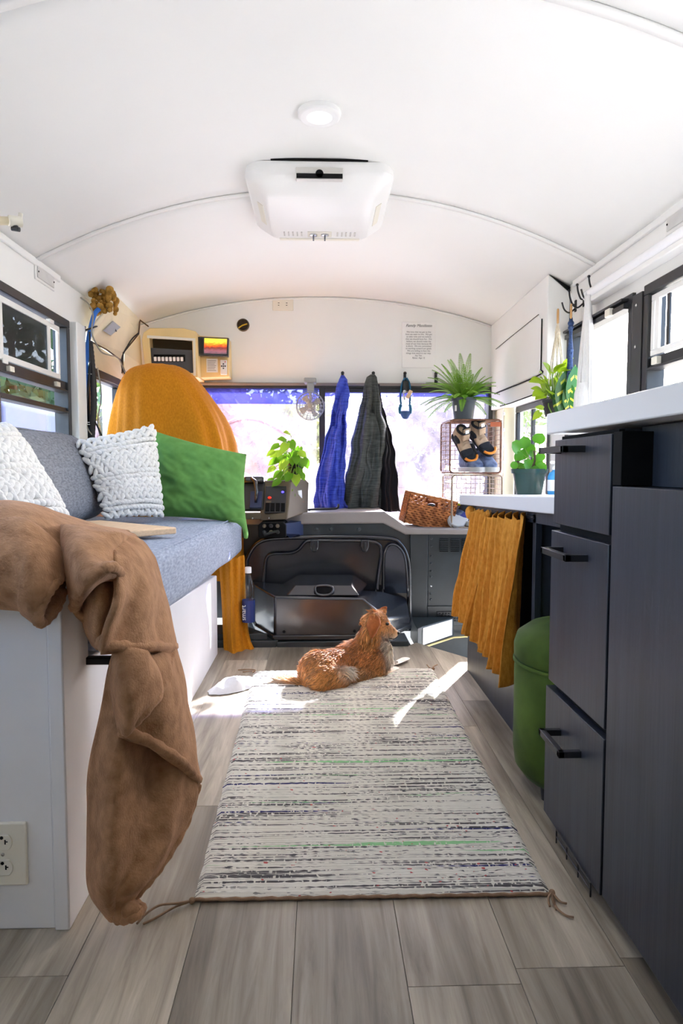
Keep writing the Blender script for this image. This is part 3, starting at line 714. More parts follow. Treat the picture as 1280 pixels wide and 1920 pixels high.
# curled corner on the floor
patch(B, [[(-0.357,1.12,0.033), (-0.352,1.12,0.064), (-0.335,1.14,0.062), (-0.322,1.15,0.033)],
          [(-0.345,1.1,0.037), (-0.34,1.1,0.063), (-0.328,1.12,0.063), (-0.316,1.14,0.028)],
          [(-0.329,1.09,0.039), (-0.326,1.08,0.06), (-0.316,1.09,0.064), (-0.308,1.12,0.036)],
          [(-0.318,1.1,0.037), (-0.313,1.09,0.053), (-0.308,1.1,0.053), (-0.307,1.12,0.038)]], 6, fn=fuzz)
fl_o = obj('fleece', B, M_tan, bl, smooth=180, solid=.010)
H_ = MB()
for pts, r in (([(-0.349,1.052,0.522), (-0.318,1.082,0.512), (-0.292,1.17,0.488), (-0.294,1.325,0.446)], .0095),
               ([(-0.411,1.115,0.569), (-0.381,1.06,0.608), (-0.347,1.035,0.639), (-0.327,1.055,0.646), (-0.341,1.155,0.605), (-0.344,1.14,0.563), (-0.349,1.1,0.538), (-0.354,1.065,0.517)], .0095),
               ([(-0.436,1.14,0.621), (-0.424,1.06,0.616), (-0.434,1.045,0.592), (-0.442,1.045,0.569), (-0.445,1.07,0.555), (-0.437,1.105,0.571), (-0.432,1.125,0.599)], .009),
               ([(-0.333,1.095,0.366), (-0.296,1.12,0.339), (-0.26,1.2,0.268), (-0.245,1.3,0.183)], .0095),
               ([(-0.295,1.325,0.442), (-0.28,1.16,0.416), (-0.299,1.09,0.39), (-0.33,1.085,0.37)], .0085),
               ([(-0.246,1.3,0.174), (-0.262,1.25,0.119), (-0.29,1.18,0.085), (-0.32,1.13,0.064), (-0.346,1.1,0.058), (-0.343,1.095,0.041), (-0.315,1.085,0.051), (-0.31,1.12,0.042)], .010)):
    H_.tube(cr(pts, 8), [r * (1 + .12 * math.sin(k * 1.9)) for k in range((len(pts) - 1) * 8 + 1)], 8)
obj('hem', H_, M_tan, bl, smooth=180)

# ------------------------------------------------------------------ driver's seat under the mustard cover
mc = thing('mustard_throw', "mustard gauze throw draped over the driver's seat down to the floor", 'throw', (-.73, 3.42, .5))
lv = [(689, 292, 318), (690, 274, 338), (694, 260, 350), (704, 246, 364), (724, 236, 381), (760, 226, 406), (800, 218, 430), (850, 212, 440), (920, 208, 446), (1000, 206, 450), (1080, 206, 452)]
def seatY(y): return 3.26
rings = []
cam_k = 3.40 / 1250
for (y, l, r) in lv:
    x0 = (l - 600) * cam_k; x1 = (r - 600) * cam_k; z = .8 + (880 - y) * cam_k
    cx, w = (x0 + x1) / 2, (x1 - x0) / 2; d = min(.22, w * 1.1)
    ring = []
    fold = max(0, min(1, (y - 700) / 130))
    for k in range(72):
        a = 2 * PI * k / 72
        c, s = math.cos(a), math.sin(a)
        rr = 1 + fold * (.10 * math.sin(6 * a + .6 * math.sin(y / 60)) + .08 * math.sin(10 * a + 1.3 + y / 160) + .05 * math.sin(17 * a))
        x = cx + w * (abs(c) ** .85) * (1 if c > 0 else -1) * (rr if abs(c) < .9 else 1 + (rr - 1) * .4)
        ring.append(Vector((x, 3.42 + d * (abs(s) ** .8) * (1 if s > 0 else -1) * rr, z + .006 * nz((x, s, z), 9))))
    rings.append(ring)
C = MB(); n = 72
C.add([p for q in rings for p in q], [(j * n + i, j * n + (i + 1) % n, (j + 1) * n + (i + 1) % n, (j + 1) * n + i) for j in range(len(rings) - 1) for i in range(n)] + [tuple(range(n))])
patch(C, [[(-0.46,3.02,0.39), (-0.41,2.97,0.396), (-0.373,3,0.404), (-0.348,3.05,0.41)],
          [(-0.447,3,0.198), (-0.398,2.94,0.21), (-0.369,2.99,0.2), (-0.341,3.04,0.202)],
          [(-0.436,2.96,0.037), (-0.388,2.9,0.04), (-0.354,2.95,0.039), (-0.321,2.98,0.055)],
          [(-0.426,2.92,-0.025), (-0.372,2.86,-0.01), (-0.33,2.9,-0.017), (-0.286,2.93,-0.014)],
          [(-0.412,2.9,-0.024), (-0.371,2.855,-0.014), (-0.324,2.885,-0.018), (-0.288,2.9,-0.011)]], 9,
      fn=lambda p, u, v: p + Vector((.25, -1, 0)) * .010 * math.sin(u * 22 + v * 2))
obj('cloth', C, M_must, mc, smooth=180, sub=1)
dsx = thing('bus_chair', "driver's seat under the mustard throw", 'seat', (-.73, 3.35, 0))
obj('backrest', MB().ell((-.74, 3.44, .95), (.19, .10, .26)), M_grey, dsx, smooth=180)
obj('seat', MB().box(-.95, -.55, 3.30, 3.56, .38, .50), M_grey, dsx, bevel=.04, seg=3)
obj('pedestal', MB().box(-.85, -.62, 3.35, 3.53, 0, .38), M_black, dsx, bevel=.01)
# water bottle
M_clear = glass('clear_bottle', tint=(.93, .96, .98, 1), refl=1.0); M_label = mat('blue_label', rgb(34, 54, 122), .4, .5)
M_red = mat('red_plastic', rgb(214, 48, 34), .4, .5)
M_ink = mat('white_ink', rgb(238, 240, 245), .5, .4)
P0 = Vector((-.325, 2.995, .062))
wb = thing('water_bottle', 'clear plastic water bottle with blue label beside the mustard throw', 'bottle', P0)
T0 = Matrix.Translation(P0)
obj('bottle_body', MB().lathe([(.024, 0), (.029, .006), (.029, .19), (.026, .215), (.018, .245), (.012, .262), (.012, .285)], 24, T0), M_clear, wb, smooth=50)
obj('cap', MB().lathe([(.0145, .272), (.0145, .296), (.013, .299)], 20, T0), M_plastic, wb)
lb = obj('bottle_label', MB().lathe([(.0295, .05), (.0295, .15)], 24, T0, caps=False), M_label, wb)
text_mesh('lettering', 'smart', .030, M_ink, T0 @ Matrix.Translation((-.012, -.0297, .066)) @ Matrix.Rotation(PI / 2, 4, 'X') @ Matrix.Rotation(PI / 2, 4, 'Z') @ Matrix.Translation((.03, .022, .0)) , lb, align='CENTER')

# ------------------------------------------------------------------ front end: bulkhead, engine cover, dash
struct('wall_1', MB().box(-.44, .34, 3.452, 3.50, -.05, .512).box(.34, .52, 3.452, 3.50, -.05, .46).box(.52, 1.03, 3.452, 3.50, -.45, .46), M_bulk, label='black painted bulkhead below the dash')
struct('wall_2', MB().box(-1.09, -.46, 3.80, 3.84, -.05, .50), M_bulk)
# engine cover
ec = thing('engine_cover', 'glossy black moulded engine cover in front of the bulkhead', 'engine cover', (.0, 3.25, 0))
outer = cr([(-0.381,3.43,-0.029), (-0.381,3.43,0.278), (-0.369,3.43,0.355), (-0.325,3.43,0.419), (-0.253,3.43,0.444), (-0.111,3.43,0.451), (0.11,3.43,0.453), (0.35,3.43,0.444), (0.412,3.43,0.416), (0.448,3.43,0.349), (0.46,3.43,0.246), (0.467,3.43,-0.036)], 6)
obj('back_shell', MB().prism([(p.x, p.z) for p in outer], 'y', 3.425, 3.455), M_gloss, ec, bevel=.004)
obj('outer_rim', MB().tube([p + Vector((0, -.012, 0)) for p in outer], .012, 10), M_gloss, ec, smooth=180)
inner = cr([(-0.294,3.4,0.199), (-0.283,3.41,0.319), (-0.266,3.41,0.358), (-0.23,3.41,0.369), (-0.154,3.41,0.371), (-0.113,3.41,0.387), (-0.077,3.41,0.426), (-0.039,3.41,0.434), (0.109,3.41,0.433), (0.252,3.41,0.43), (0.299,3.41,0.416), (0.316,3.41,0.377), (0.304,3.4,0.279), (0.289,3.38,0.172)], 6)
obj('inner_ridge', MB().tube(inner, .009, 10), M_gloss, ec, smooth=180)
fl = [(718, 1110), (719, 1060), (721, 1032), (730, 1020), (744, 1021), (756, 1036), (761, 1062), (763, 1100)]
flank = cr([(0.324,3.4,0.163), (0.327,3.41,0.305), (0.332,3.41,0.377), (0.356,3.4,0.412), (0.392,3.385,0.41), (0.424,3.37,0.371), (0.437,3.36,0.301), (0.444,3.35,0.171)], 5)
m_ = MB(); nfl = len(flank); m_.add(flank + [p + Vector((0, .03, 0)) for p in flank], [tuple(range(nfl))] + [(i, i + 1, nfl + i + 1, nfl + i) for i in range(nfl - 1)])
fk = obj('side_flank', m_, M_gloss, ec)
obj('flank_rim', MB().tube([p + Vector((0, -.004, 0)) for p in flank], .006, 8), M_gloss, fk, smooth=180)
A_, B_, C_, D_, E_, G_ = [Vector(p) for p in ((-0.208,2.99,0.228), (0.19,2.99,0.216), (0.31,3.02,0.112), (0.433,3.2,0.089), (0.306,3.3,0.189), (-0.307,3.2,0.24))]
Hh = Vector((-.36, 3.42, .225)); Kk = Vector((.45, 3.43, .13))
top = [A_, B_, C_, D_, Kk, E_, Hh, G_]; bot = [Vector((p.x, p.y, .040)) for p in top]
lb_ = MB(); lb_.add(top + bot, [(0, 1, 5, 6, 7), (1, 2, 3, 4, 5), tuple(range(15, 7, -1))] + [(i, (i + 1) % 8, 8 + (i + 1) % 8, 8 + i) for i in range(8)])
box_ = obj('lower_box', lb_, M_gloss, ec, bevel=.010, seg=3)
bt = [Vector((p.x + (p.x - .05) * .025, p.y - (.012 if p.y < 3.35 else 0), z)) for z in (.028, .050) for p in top]
obj('base_flange', MB().add(bt, [(0, 1, 2, 3, 4, 5, 6, 7), tuple(range(15, 7, -1))] + [(i, (i + 1) % 8, 8 + (i + 1) % 8, 8 + i) for i in range(8)]), M_gloss, ec, bevel=.004)
hv = [(-0.154,3.01,0.226), (0.179,3.01,0.224), (0.152,3.06,0.262), (-0.119,3.06,0.264), (-0.108,3.34,0.271), (0.166,3.34,0.27), (0.247,3.41,0.206), (-0.193,3.41,0.214)]
obj('top_hump', MB().add(hv, [(0, 1, 2, 3), (3, 2, 5, 4), (0, 3, 4, 7), (1, 6, 5, 2), (4, 5, 6, 7), (0, 7, 6, 1)]), M_gloss, ec, bevel=.008, seg=3)
hd = cr([(-0.023,3.025,0.247), (-0.018,3.04,0.262), (0.016,3.04,0.266), (0.051,3.04,0.261), (0.058,3.025,0.247), (0.043,3.01,0.232), (0.014,3.005,0.228), (-0.013,3.01,0.233)], 5, True)
obj('grip_rim', MB().tube(hd, .006, 8, True), M_gloss, ec, smooth=180)
obj('grip_recess', MB().add(hd, [tuple(range(len(hd)))]), M_dark, ec, smooth=0)
for (cx) in (-.03, .228):
    c = Vector((cx, 3.405, .417))
    k = obj('clip', MB().prism([(cx - .02, .44), (cx + .02, .44), (cx + .022, .405), (cx + .010, .378), (cx - .010, .378), (cx - .022, .405)], 'y', 3.385, 3.41), M_gloss, ec, bevel=.004)
    obj('clip_slot', MB().box(cx - .006, cx + .006, 3.380, 3.388, .385, .428), M_black, k, bevel=.002)
for px in (-.165, .155):
    obj('bolt_hole', MB().lathe([(.007, 0), (.007, .003)], 12, Matrix.Translation((px, 2.992, .065)) @ Matrix.Rotation(PI / 2, 4, 'X')), M_dark, ec)
# kick strips at the end of the plank floor
ks = thing('threshold', 'black metal kick strip where the plank floor meets the engine cover', 'threshold', (-.1, 3.0, 0))
obj('strip', MB().box(-.195, .40, 2.965, 3.12, -.05, .024), M_bulk, ks, bevel=.003)
obj('left_block', MB().box(-.56, -.2, 2.965, 3.10, -.05, .030).prism([(-.56, 2.985), (-.24, 2.985), (-.37, 3.17), (-.56, 3.17)], 'z', .03, .058), M_bulk, ks, bevel=.003)
# stepwell beside the engine cover
M_alu = mat('sunlit_aluminium', rgb(196, 196, 198), .4, .5, metal=.4, var=.1, vscale=20)  # aluminium kept pale to carry the sunlit look of the step face
st = thing('entry_step', 'dark entry step with metal riser toned as sunlit beside the engine cover', 'step', (.6, 3.4, -.4))
obj('tread', MB().prism([(.47, 3.17), (.50, 3.21), (.68, 3.40), (.70, 3.43), (.47, 3.43)], 'z', -.08, .030), M_bulk, st, bevel=.004)
obj('riser', MB().prism([(.496, 3.212), (.502, 3.206), (.684, 3.398), (.678, 3.404)], 'z', -.06, .024), M_alu, st)
obj('edge_trim', MB().tube([(.50, 3.20, -.07), (.69, 3.39, -.07), (.99, 3.42, -.06)], .006, 6), mat('brass_edge', rgb(176, 160, 110), .4, .5, metal=.6), st)
obj('lower_tread', MB().prism([(.45, 3.04), (.62, 2.80), (1.08, 2.30), (1.08, 3.44), (.45, 3.44)], 'z', -.47, -.42), M_bulk, st)
obj('well_side', MB().prism([(.405, 3.06), (.445, 3.034), (.44, 3.43), (.405, 3.43)], 'z', -.45, -.06), M_bulk, st)
# vent panel right of the cover
vp = thing('vent_panel', 'dark metal panel with louvre slots and rivets right of the engine cover', 'panel', (.75, 3.44, .0))
obj('plate', MB().box(.562, 1.02, 3.440, 3.452, -.02, .467), M_bulk, vp, bevel=.002)
for i in range(4):
    x = .622 + .058 * i
    g = obj('louvre', MB().box(x, x + .044, 3.436, 3.441, .372, .438), M_dark, vp)
    obj('slat', MB().add(*(lambda bs: (sum([b.v for b in bs], []), [tuple(q + 8 * n for q in f) for n, b in enumerate(bs) for f in b.f]))([MB().box(x, x + .044, 3.430, 3.437, .378 + .009 * k, .382 + .009 * k) for k in range(7)])), M_bulk, g, kind='stuff')
for z in (.44, .40, .35, .31, .27, .24, .19, .15, .12):
    obj('rivet', MB().lathe([(.0065, 0), (.0055, .003), (.002, .005)], 10, Matrix.Translation((.578, 3.440, z)) @ Matrix.Rotation(PI / 2, 4, 'X')), M_bulk if z != .19 else M_chrome, vp)
gr = MB()
for i in range(13): gr.box(.612 + .016 * i, .618 + .016 * i, 3.432, 3.440, .0, .055)
for k in range(5): gr.box(.61, .82, 3.431, 3.439, .002 + .0125 * k, .006 + .0125 * k)
obj('grille', gr, M_black, vp, kind='stuff')
obj('ledge_lip', MB().box(.56, 1.02, 3.43, 3.44, .075, .085), M_bulk, vp)
obj('column', MB().box(.468, .56, 3.436, 3.452, -.02, .47), M_bulk, vp, bevel=.003)
# dash ledge
dl = thing('dash_ledge', 'grey-brown vinyl dash ledge running under the windshield', 'dashboard', (.1, 3.6, .5))
obj('top', MB().prism([(-.44, .575), (-.11, .578), (.33, .585), (.455, .497), (1.03, .488), (1.03, .462), (.44, .464), (.325, .522), (-.11, .518), (-.44, .515)], 'y', 3.415, 3.93), M_grey, dl, bevel=.008, seg=3)
obj('underside', MB().prism([(-.44, .52), (.33, .522), (.44, .464), (.44, .44), (-.44, .45)], 'y', 3.43, 3.451), M_bulk, dl)
for x in (-.02 + .0, .055, .2):
    obj('bolt', MB().lathe([(.011, 0), (.009, .005), (.004, .008)], 10, Matrix.Translation((x, 3.43, .492)) @ Matrix.Rotation(PI / 2, 4, 'X')), M_bulk, dl)
obj('grab_handle', MB().tube(cr([(-.06, 3.46, .585), (-.05, 3.46, .592), (.05, 3.46, .595), (.09, 3.46, .600), (.095, 3.46, .62)], 5), .006, 8), M_black, dl, smooth=180)
# driver's console
M_consb = mat('console_brown', rgb(92, 80, 63), .5, .4, var=.05); M_navy = mat('navy_metal', rgb(40, 52, 86), .45, .4)
cn = thing('driver_console', "brown and black driver's switch console under the trailing plant", 'console', (-.2, 3.4, .52))
cvs = [(-.30, 3.27, .548), (-.162, 3.25, .556), (-.150, 3.40, .742), (-.285, 3.42, .742), (-.30, 3.60, .53), (-.062, 3.47, .578), (-.062, 3.55, .725), (-.075, 3.50, .750), (-.28, 3.60, .75)]
obj('housing', MB().add(cvs, [(0, 1, 2, 3), (1, 5, 6, 7, 2), (3, 2, 7, 8), (0, 3, 8, 4), (4, 8, 7, 6, 5), (0, 4, 5, 1)]), M_consb, cn, bevel=.006, seg=3)
Msl = basis(Vector((1, 0, 0)), Vector((0, .626, .78)), Vector((0, -.78, .626)), (-.222, 3.325, .64))
obj('switch_panel', MB().obox(Msl @ Matrix.Translation((0, .012, 0)), .105, .165, .008), M_black, cn, bevel=.002)
for i in range(4):
    b = obj('rocker_switch', MB().obox(Msl @ Matrix.Translation((-.038 + .0255 * i, -.040, .007)) @ Matrix.Rotation(.12, 4, 'X'), .019, .045, .01), M_dark, cn, bevel=.002)
    obj('legend', MB().obox(Msl @ Matrix.Translation((-.038 + .0255 * i, -.030, .0125)) @ Matrix.Rotation(.12, 4, 'X'), .011, .010, .001), M_ink, b)
obj('indicator_lamp', MB().ell(Msl @ Vector((-.030, .020, .006)), (.009, .009, .006)), mat('red_lamp', rgb(230, 30, 18), .3, .5, emit=rgb(255, 40, 20), es=.6), cn, label='red indicator lamp', smooth=180)
obj('blue_lamp', MB().ell(Msl @ Vector((.034, .055, .006)), (.007, .007, .005)), mat('blue_lamp', rgb(60, 50, 240), .3, .5, emit=rgb(70, 60, 255), es=1.5), cn, label='blue indicator lamp', smooth=180)
obj('brown_tag', MB().obox(Msl @ Matrix.Translation((-.034, -.006, .005)), .025, .012, .003), M_consb, cn)
obj('base_box', MB().add([(-0.174,3.24,0.536), (-0.109,3.4,0.534), (-0.109,3.4,0.471), (-0.174,3.24,0.487), (-.15, 3.44, .54), (-.08, 3.44, .54), (-.08, 3.44, .44), (-.15, 3.44, .44)], [(0, 1, 2, 3), (1, 5, 6, 2), (0, 4, 5, 1), (3, 2, 6, 7), (0, 3, 7, 4)]), M_navy, cn, bevel=.002)
kc = obj('knob_cluster', MB().prism([(PX_, Z_) for PX_, Z_ in ((-.30, .47), (-.165, .47), (-.165, .53), (-.18, .545), (-.285, .545), (-.30, .53))], 'y', 3.225, 3.44), M_dark, cn, bevel=.004)
for i in range(3):
    for k in range(2):
        obj('knob', MB().lathe([(.010, 0), (.009, .014), (.005, .016)], 12, Matrix.Translation((-.27 + .032 * i, 3.225, .527 - .030 * k)) @ Matrix.Rotation(PI / 2, 4, 'X')), M_black if (i + k) % 2 else M_consb, kc)
obj('lever', MB().tube([(-.27, 3.215, .483), (-.235, 3.20, .497), (-.20, 3.20, .505)], .006, 8), M_black, kc)
# trim strip and gear selector left of the console
obj('trim_strip', MB().box(-.385, -.29, 3.262, 3.29, .555, .588), M_consb, cn, bevel=.005)
for x in (-.33, -.25): obj('screw', MB().lathe([(.006, 0), (.004, .004)], 10, Matrix.Translation((x, 3.26, .562)) @ Matrix.Rotation(PI / 2, 4, 'X')), M_chrome, cn)
gs = thing('gear_selector', 'black gear selector panel beside the green pillow', 'gear selector', (-.37, 3.4, .58))
Mg = basis(Vector((1, 0, 0)), Vector((0, .6, .8)), Vector((0, -.8, .6)), (-.335, 3.365, .665))
obj('panel', MB().obox(Mg, .11, .175, .02), M_black, gs, bevel=.005)
obj('hood', MB().obox(Mg @ Matrix.Translation((0, .085, .02)), .10, .035, .03), M_gloss, gs, bevel=.008)
obj('gate', MB().obox(Mg @ Matrix.Translation((.015, -.03, .012)), .06, .10, .008), M_navy, gs, bevel=.002)
obj('lever', MB().tube([Mg @ Vector((.015, -.05, .015)), Mg @ Vector((.02, .0, .045)), Mg @ Vector((.012, .05, .055)), Mg @ Vector((-.01, .075, .05))], [.007, .009, .011, .008], 10), M_gloss, gs, smooth=180)
obj('side_sign', MB().add([(-0.134,3.425,0.642), (-0.07,3.488,0.644), (-0.067,3.478,0.586), (-0.131,3.413,0.579)], [(0, 1, 2, 3)]), M_ink, cn, solid=.002, label='white warning label')
sgn = Vector((.0245, .0595, .0)).normalized()
obj('side_socket', MB().add([(-0.115,3.43,0.691), (-0.096,3.45,0.693), (-0.094,3.45,0.651), (-0.112,3.43,0.65)], [(0, 1, 2, 3)]), M_ink, cn, solid=.004)
Mw = basis(Vector((.067, .06, .004)).normalized(), Vector((0, 0, 1)), Vector((.06, -.067, 0)).normalized(), Vector((-0.1,3.44,0.635)))
text_mesh('lettering', 'WARNING', .0085, M_red, Mw, cn, ext=.0004)
for k, wd in enumerate((.05, .046, .05)):
    obj('print_line', MB().obox(Mw @ Matrix.Translation((0, -.014 - .009 * k, .0)), wd * .8, .0018, .001), M_navy, cn)

# ------------------------------------------------------------------ leaves
def leaf_mesh(name, kind, mat_, w=1.0, curl=.25, nu=5, nv=9):
    vs = []; fs = []
    for j in range(nv):
        t = j / (nv - 1)
        if kind == 'heart': wd = .46 * math.sin(PI * min(1, t * .92 + .08)) ** .7 * (1 - t) ** .35 if t < 1 else 0
        elif kind == 'round': wd = .5 * math.sqrt(max(0, 1 - (2 * t - 1) ** 2))
        else: wd = .26 * math.sin(PI * t) ** .8
        wd *= w
        for i in range(nu):
            s = 2 * i / (nu - 1) - 1
            back = -.10 * (1 - abs(s)) * 0 + (-.12 * abs(s) if kind == 'heart' and t < .15 else 0)
            vs.append(Vector((s * wd, t + back, -curl * (t ** 2) + .18 * wd * abs(s) * 1.0)))
    for j in range(nv - 1):
        for i in range(nu - 1):
            fs.append((j * nu + i, j * nu + i + 1, (j + 1) * nu + i + 1, (j + 1) * nu + i))
    me = bpy.data.meshes.new(name); me.from_pydata(vs, [], fs)
    for m in (mat_ if isinstance(mat_, list) else [mat_]): me.materials.append(m)
    me.shade_smooth(); return me
def put_leaf(me, parent, base, d, up, size):
    d = Vector(d).normalized(); up = Vector(up); x = d.cross(up)
    x = x.normalized() if x.length > 1e-5 else d.orthogonal().normalized(); n = x.cross(d)
    o = bpy.data.objects.new('leaf', me); COL.objects.link(o); o.parent = parent
    o.matrix_local = Matrix.Translation(Vector(base) - ORG[parent]) @ basis(x * size, d * size, n * size)
    ORG[o] = ORG[parent]; return o
M_poth = mat('pothos_leaf', rgb(98, 150, 30), .4, .4, var=.25, vscale=30, trans=.45)
M_poth2 = mat('pothos_leaf_pale', rgb(150, 184, 50), .4, .4, var=.15, vscale=30, trans=.45)
M_stem = mat('green_stem', rgb(116, 150, 48), .5, .4)
M_soil = mat('soil', rgb(70, 50, 38), .95, .1, var=.3, vscale=60, bump=.4)
L_poth = [leaf_mesh('pothos_leaf', 'heart', M_poth), leaf_mesh('pothos_leaf_pale', 'heart', M_poth2)]
pt = thing('pothos', "bright green trailing plant in a small dark pot on the driver's console", 'plant', (-.13, 3.52, .752))
obj('pot', MB().lathe([(.03, 0), (.042, .065), (.045, .068), (.045, .08), (.041, .08), (.039, .07), (.02, .068)], 20, Matrix.Translation((-.13, 3.53, .752))), M_black, pt)
random.seed(21)
stm = MB()
tips = [(540, 812), (530, 824), (515, 838), (507, 850), (548, 835), (560, 845), (568, 852), (573, 868), (556, 862), (525, 850), (538, 858), (512, 866), (508, 880), (545, 878), (562, 884), (530, 872), (520, 890), (540, 895), (555, 900), (505, 902), (517, 905), (500, 918), (530, 915), (513, 926), (545, 918), (556, 905), (567, 893), (533, 840), (522, 862), (551, 851), (537, 884), (526, 898), (548, 866), (515, 852), (565, 870), (503, 922), (538, 922), (547, 930), (524, 928), (510, 936), (498, 908), (562, 912)]
for k, (px, py) in enumerate(tips):
    Y = 3.46 + random.uniform(-.10, .10)
    tip = Vector(((px - 600) / 1250 * Y, Y, .8 + (880 - py) / 1250 * Y))
    o0 = Vector((-.13, 3.53, .82)); out = (tip - o0); up0 = Vector((random.uniform(-.2, .2), -.8, .7))
    d = Vector((out.x * 1.2 + random.uniform(-.04, .04), -.05, -.06 + (.08 if py < 830 else 0)))
    sz = random.uniform(.044, .066)
    base = tip - d.normalized() * sz * .5
    mid = o0.lerp(base, .5) + Vector((0, 0, .03))
    stm.tube([o0, mid, base], .0018, 5)
    put_leaf(L_poth[k % 3 == 0], pt, base, d, up0, sz)
obj('stems', stm, M_stem, pt, smooth=180)

# ------------------------------------------------------------------ jackets on hooks
def drape(levels, Y, depth, seed, amp=.06, freq=(5, 9, 15), n=72, slope=0.0):
    k0 = 1 / 1250; rings = []
    y0 = levels[0][0]; y1 = levels[-1][0]
    # densify levels
    dense = []
    for a, b in zip(levels[:-1], levels[1:]):
        m = max(2, int((b[0] - a[0]) / 6))
        for q in range(m): t = q / m; dense.append(tuple(lerp(a[c], b[c], t) for c in range(3)))
    dense.append(levels[-1])
    for (y, l, r) in dense:
        t = (y - y0) / (y1 - y0); Yc = Y - slope * t; k = Yc * k0
        x0, x1, z = (l - 600) * k, (r - 600) * k, .8 + (880 - y) * k
        cx, w = (x0 + x1) / 2, max(.003, (x1 - x0) / 2); d = min(depth, w * 1.2) * (.5 + .5 * min(1, t * 4))
        ring = []
        for i in range(n):
            a = 2 * PI * i / n; c, s = math.cos(a), math.sin(a)
            ph = seed + 1.1 * nz((seed, t * 3, .3), 1.0) + t * 1.2
            f = sum(2.5 * amp * (1.0 / (q + 1)) * math.sin(fr * a + ph * (q + 1) * 1.7 + seed * q) for q, fr in enumerate(freq))
            f *= min(1, t * 3 + .15)
            rr = 1 + 3.2 * f
            p = Vector((cx + w * c * (1 + .35 * f), Yc + d * s * rr, z))
            ring.append(p + Vector((1, 1, .4)) * (.014 * nz(p, 13, seed)) * min(1, t * 4))
        rings.append(ring)
    mb = MB()
    mb.add([p for q in rings for p in q], [(j * n + i, j * n + (i + 1) % n, (j + 1) * n + (i + 1) % n, (j + 1) * n + i) for j in range(len(rings) - 1) for i in range(n)]
           + [tuple(range(n)), tuple((len(rings) - 1) * n + i for i in range(n - 1, -1, -1))])
    return mb
M_blue = fabric('blue_slub_jacket', rgb(58, 74, 186), rgb(84, 104, 216), sc=60, stretch=(.25, .25, 3), var=.1)
M_greyj = fabric('charcoal_slub_jacket', rgb(62, 66, 66), rgb(86, 90, 88), sc=60, stretch=(.25, .25, 3), var=.14)
M_blk = fabric('black_softshell', rgb(22, 22, 27), rough=.7, sc=60, var=.1)
bj = thing('blue_jacket', 'blue jacket hanging by its collar from the hook beside the fan', 'jacket', (.12, 3.84, .59))
obj('body', drape([(706, 639, 645), (714, 635, 651), (735, 630, 653), (760, 624, 652), (785, 620, 649), (810, 615, 648), (845, 605, 648), (880, 599, 647), (915, 594, 646), (940, 590, 646), (953, 592, 648)], 3.83, .045, 1.3, amp=.09, slope=.05), M_blue, bj, smooth=180)
obj('sleeve', drape([(800, 622, 630), (815, 617, 634), (850, 610, 640), (890, 602, 640), (925, 597, 640), (945, 600, 650), (956, 606, 662)], 3.775, .028, 2.7, amp=.10, freq=(3, 6, 11), slope=.02), M_blue, bj, smooth=180)
obj('hood', drape([(712, 637, 648), (722, 632, 651), (745, 628, 652), (765, 626, 652), (778, 630, 648)], 3.80, .035, 4.1, amp=.08, freq=(2, 5, 9)), M_blue, bj, smooth=180)
gj = thing('grey_jacket', 'charcoal grey jacket with black side hanging right of the blue jacket', 'jacket', (.3, 3.84, .59))
obj('body', drape([(704, 694, 702), (709, 687, 706), (720, 684, 708), (745, 681, 711), (780, 674, 717), (800, 669, 724), (830, 663, 722), (860, 658, 716), (900, 651, 714), (940, 647, 713), (957, 646, 713)], 3.82, .05, 2.2, amp=.09, slope=.05), M_greyj, gj, smooth=180)
obj('sleeve', drape([(775, 688, 700), (795, 684, 708), (830, 680, 712), (880, 677, 710), (920, 676, 709), (956, 680, 712)], 3.755, .025, .6, amp=.1, freq=(3, 6, 11), slope=.0), M_greyj, gj, smooth=180)
obj('black_side', drape([(722, 703, 711), (760, 706, 717), (790, 709, 725), (820, 708, 734), (860, 705, 740), (900, 704, 745), (940, 706, 750), (958, 708, 752)], 3.85, .045, 5.0, amp=.05, slope=.06), M_blk, gj, smooth=180, label='black side panel')
def hook(px, label):
    x = (px - 600) / 1250 * 3.92; z = .8 + (880 - 703) / 1250 * 3.92
    h = thing('coat_hook', label, 'hook', (x, 3.93, z), 'coat hooks above the windshield')
    obj('plate', MB().box(x - .008, x + .008, 3.921, 3.93, z - .06, z + .005), M_black, h, bevel=.003)
    obj('arm', MB().tube(cr([(x, 3.925, z - .05), (x, 3.895, z - .06), (x, 3.87, z - .045), (x, 3.865, z - .03)], 5), .004, 8), M_black, h, smooth=180)
    obj('knob', MB().ell((x, 3.915, z + .004), (.010, .014, .010)), M_black, h, smooth=180)
    return h
hook(642, 'black coat hook holding the blue jacket'); hook(699, 'black coat hook holding the grey jacket')
hook(758, 'black coat hook holding the lanyard below the paper'); hook(816, 'black coat hook with nothing on it, beside the fern')
# lanyard, keys and folded face mask on the third hook
M_teal = mat('teal_strap', rgb(30, 92, 128), .6, .3, var=.1); M_denim = mat('blue_mask', rgb(72, 96, 146), .8, .2, var=.1)
kx, kz, ky = .493, 1.345, 3.86
kl = thing('lanyard', 'black and blue lanyard with keys and a cloth loop on the hook below the paper', 'lanyard', (kx, ky, 1.2))
obj('cord', MB().tube(cr([(kx - .004, ky, kz - .02), (kx - .022, ky, kz - .055), (kx - .028, ky, kz - .11), (kx - .030, ky, kz - .14), (kx - .026, ky, kz - .17)], 6), .0055, 8)
    .tube(cr([(kx + .004, ky, kz - .02), (kx + .022, ky, kz - .055), (kx + .026, ky, kz - .11), (kx + .025, ky, kz - .15), (kx + .024, ky, kz - .17)], 6), .0055, 8), M_teal, kl, smooth=180)
obj('pouch', MB().box(kx - .019, kx + .017, ky - .012, ky + .006, kz - .10, kz - .035), M_black, kl, bevel=.008, seg=3)
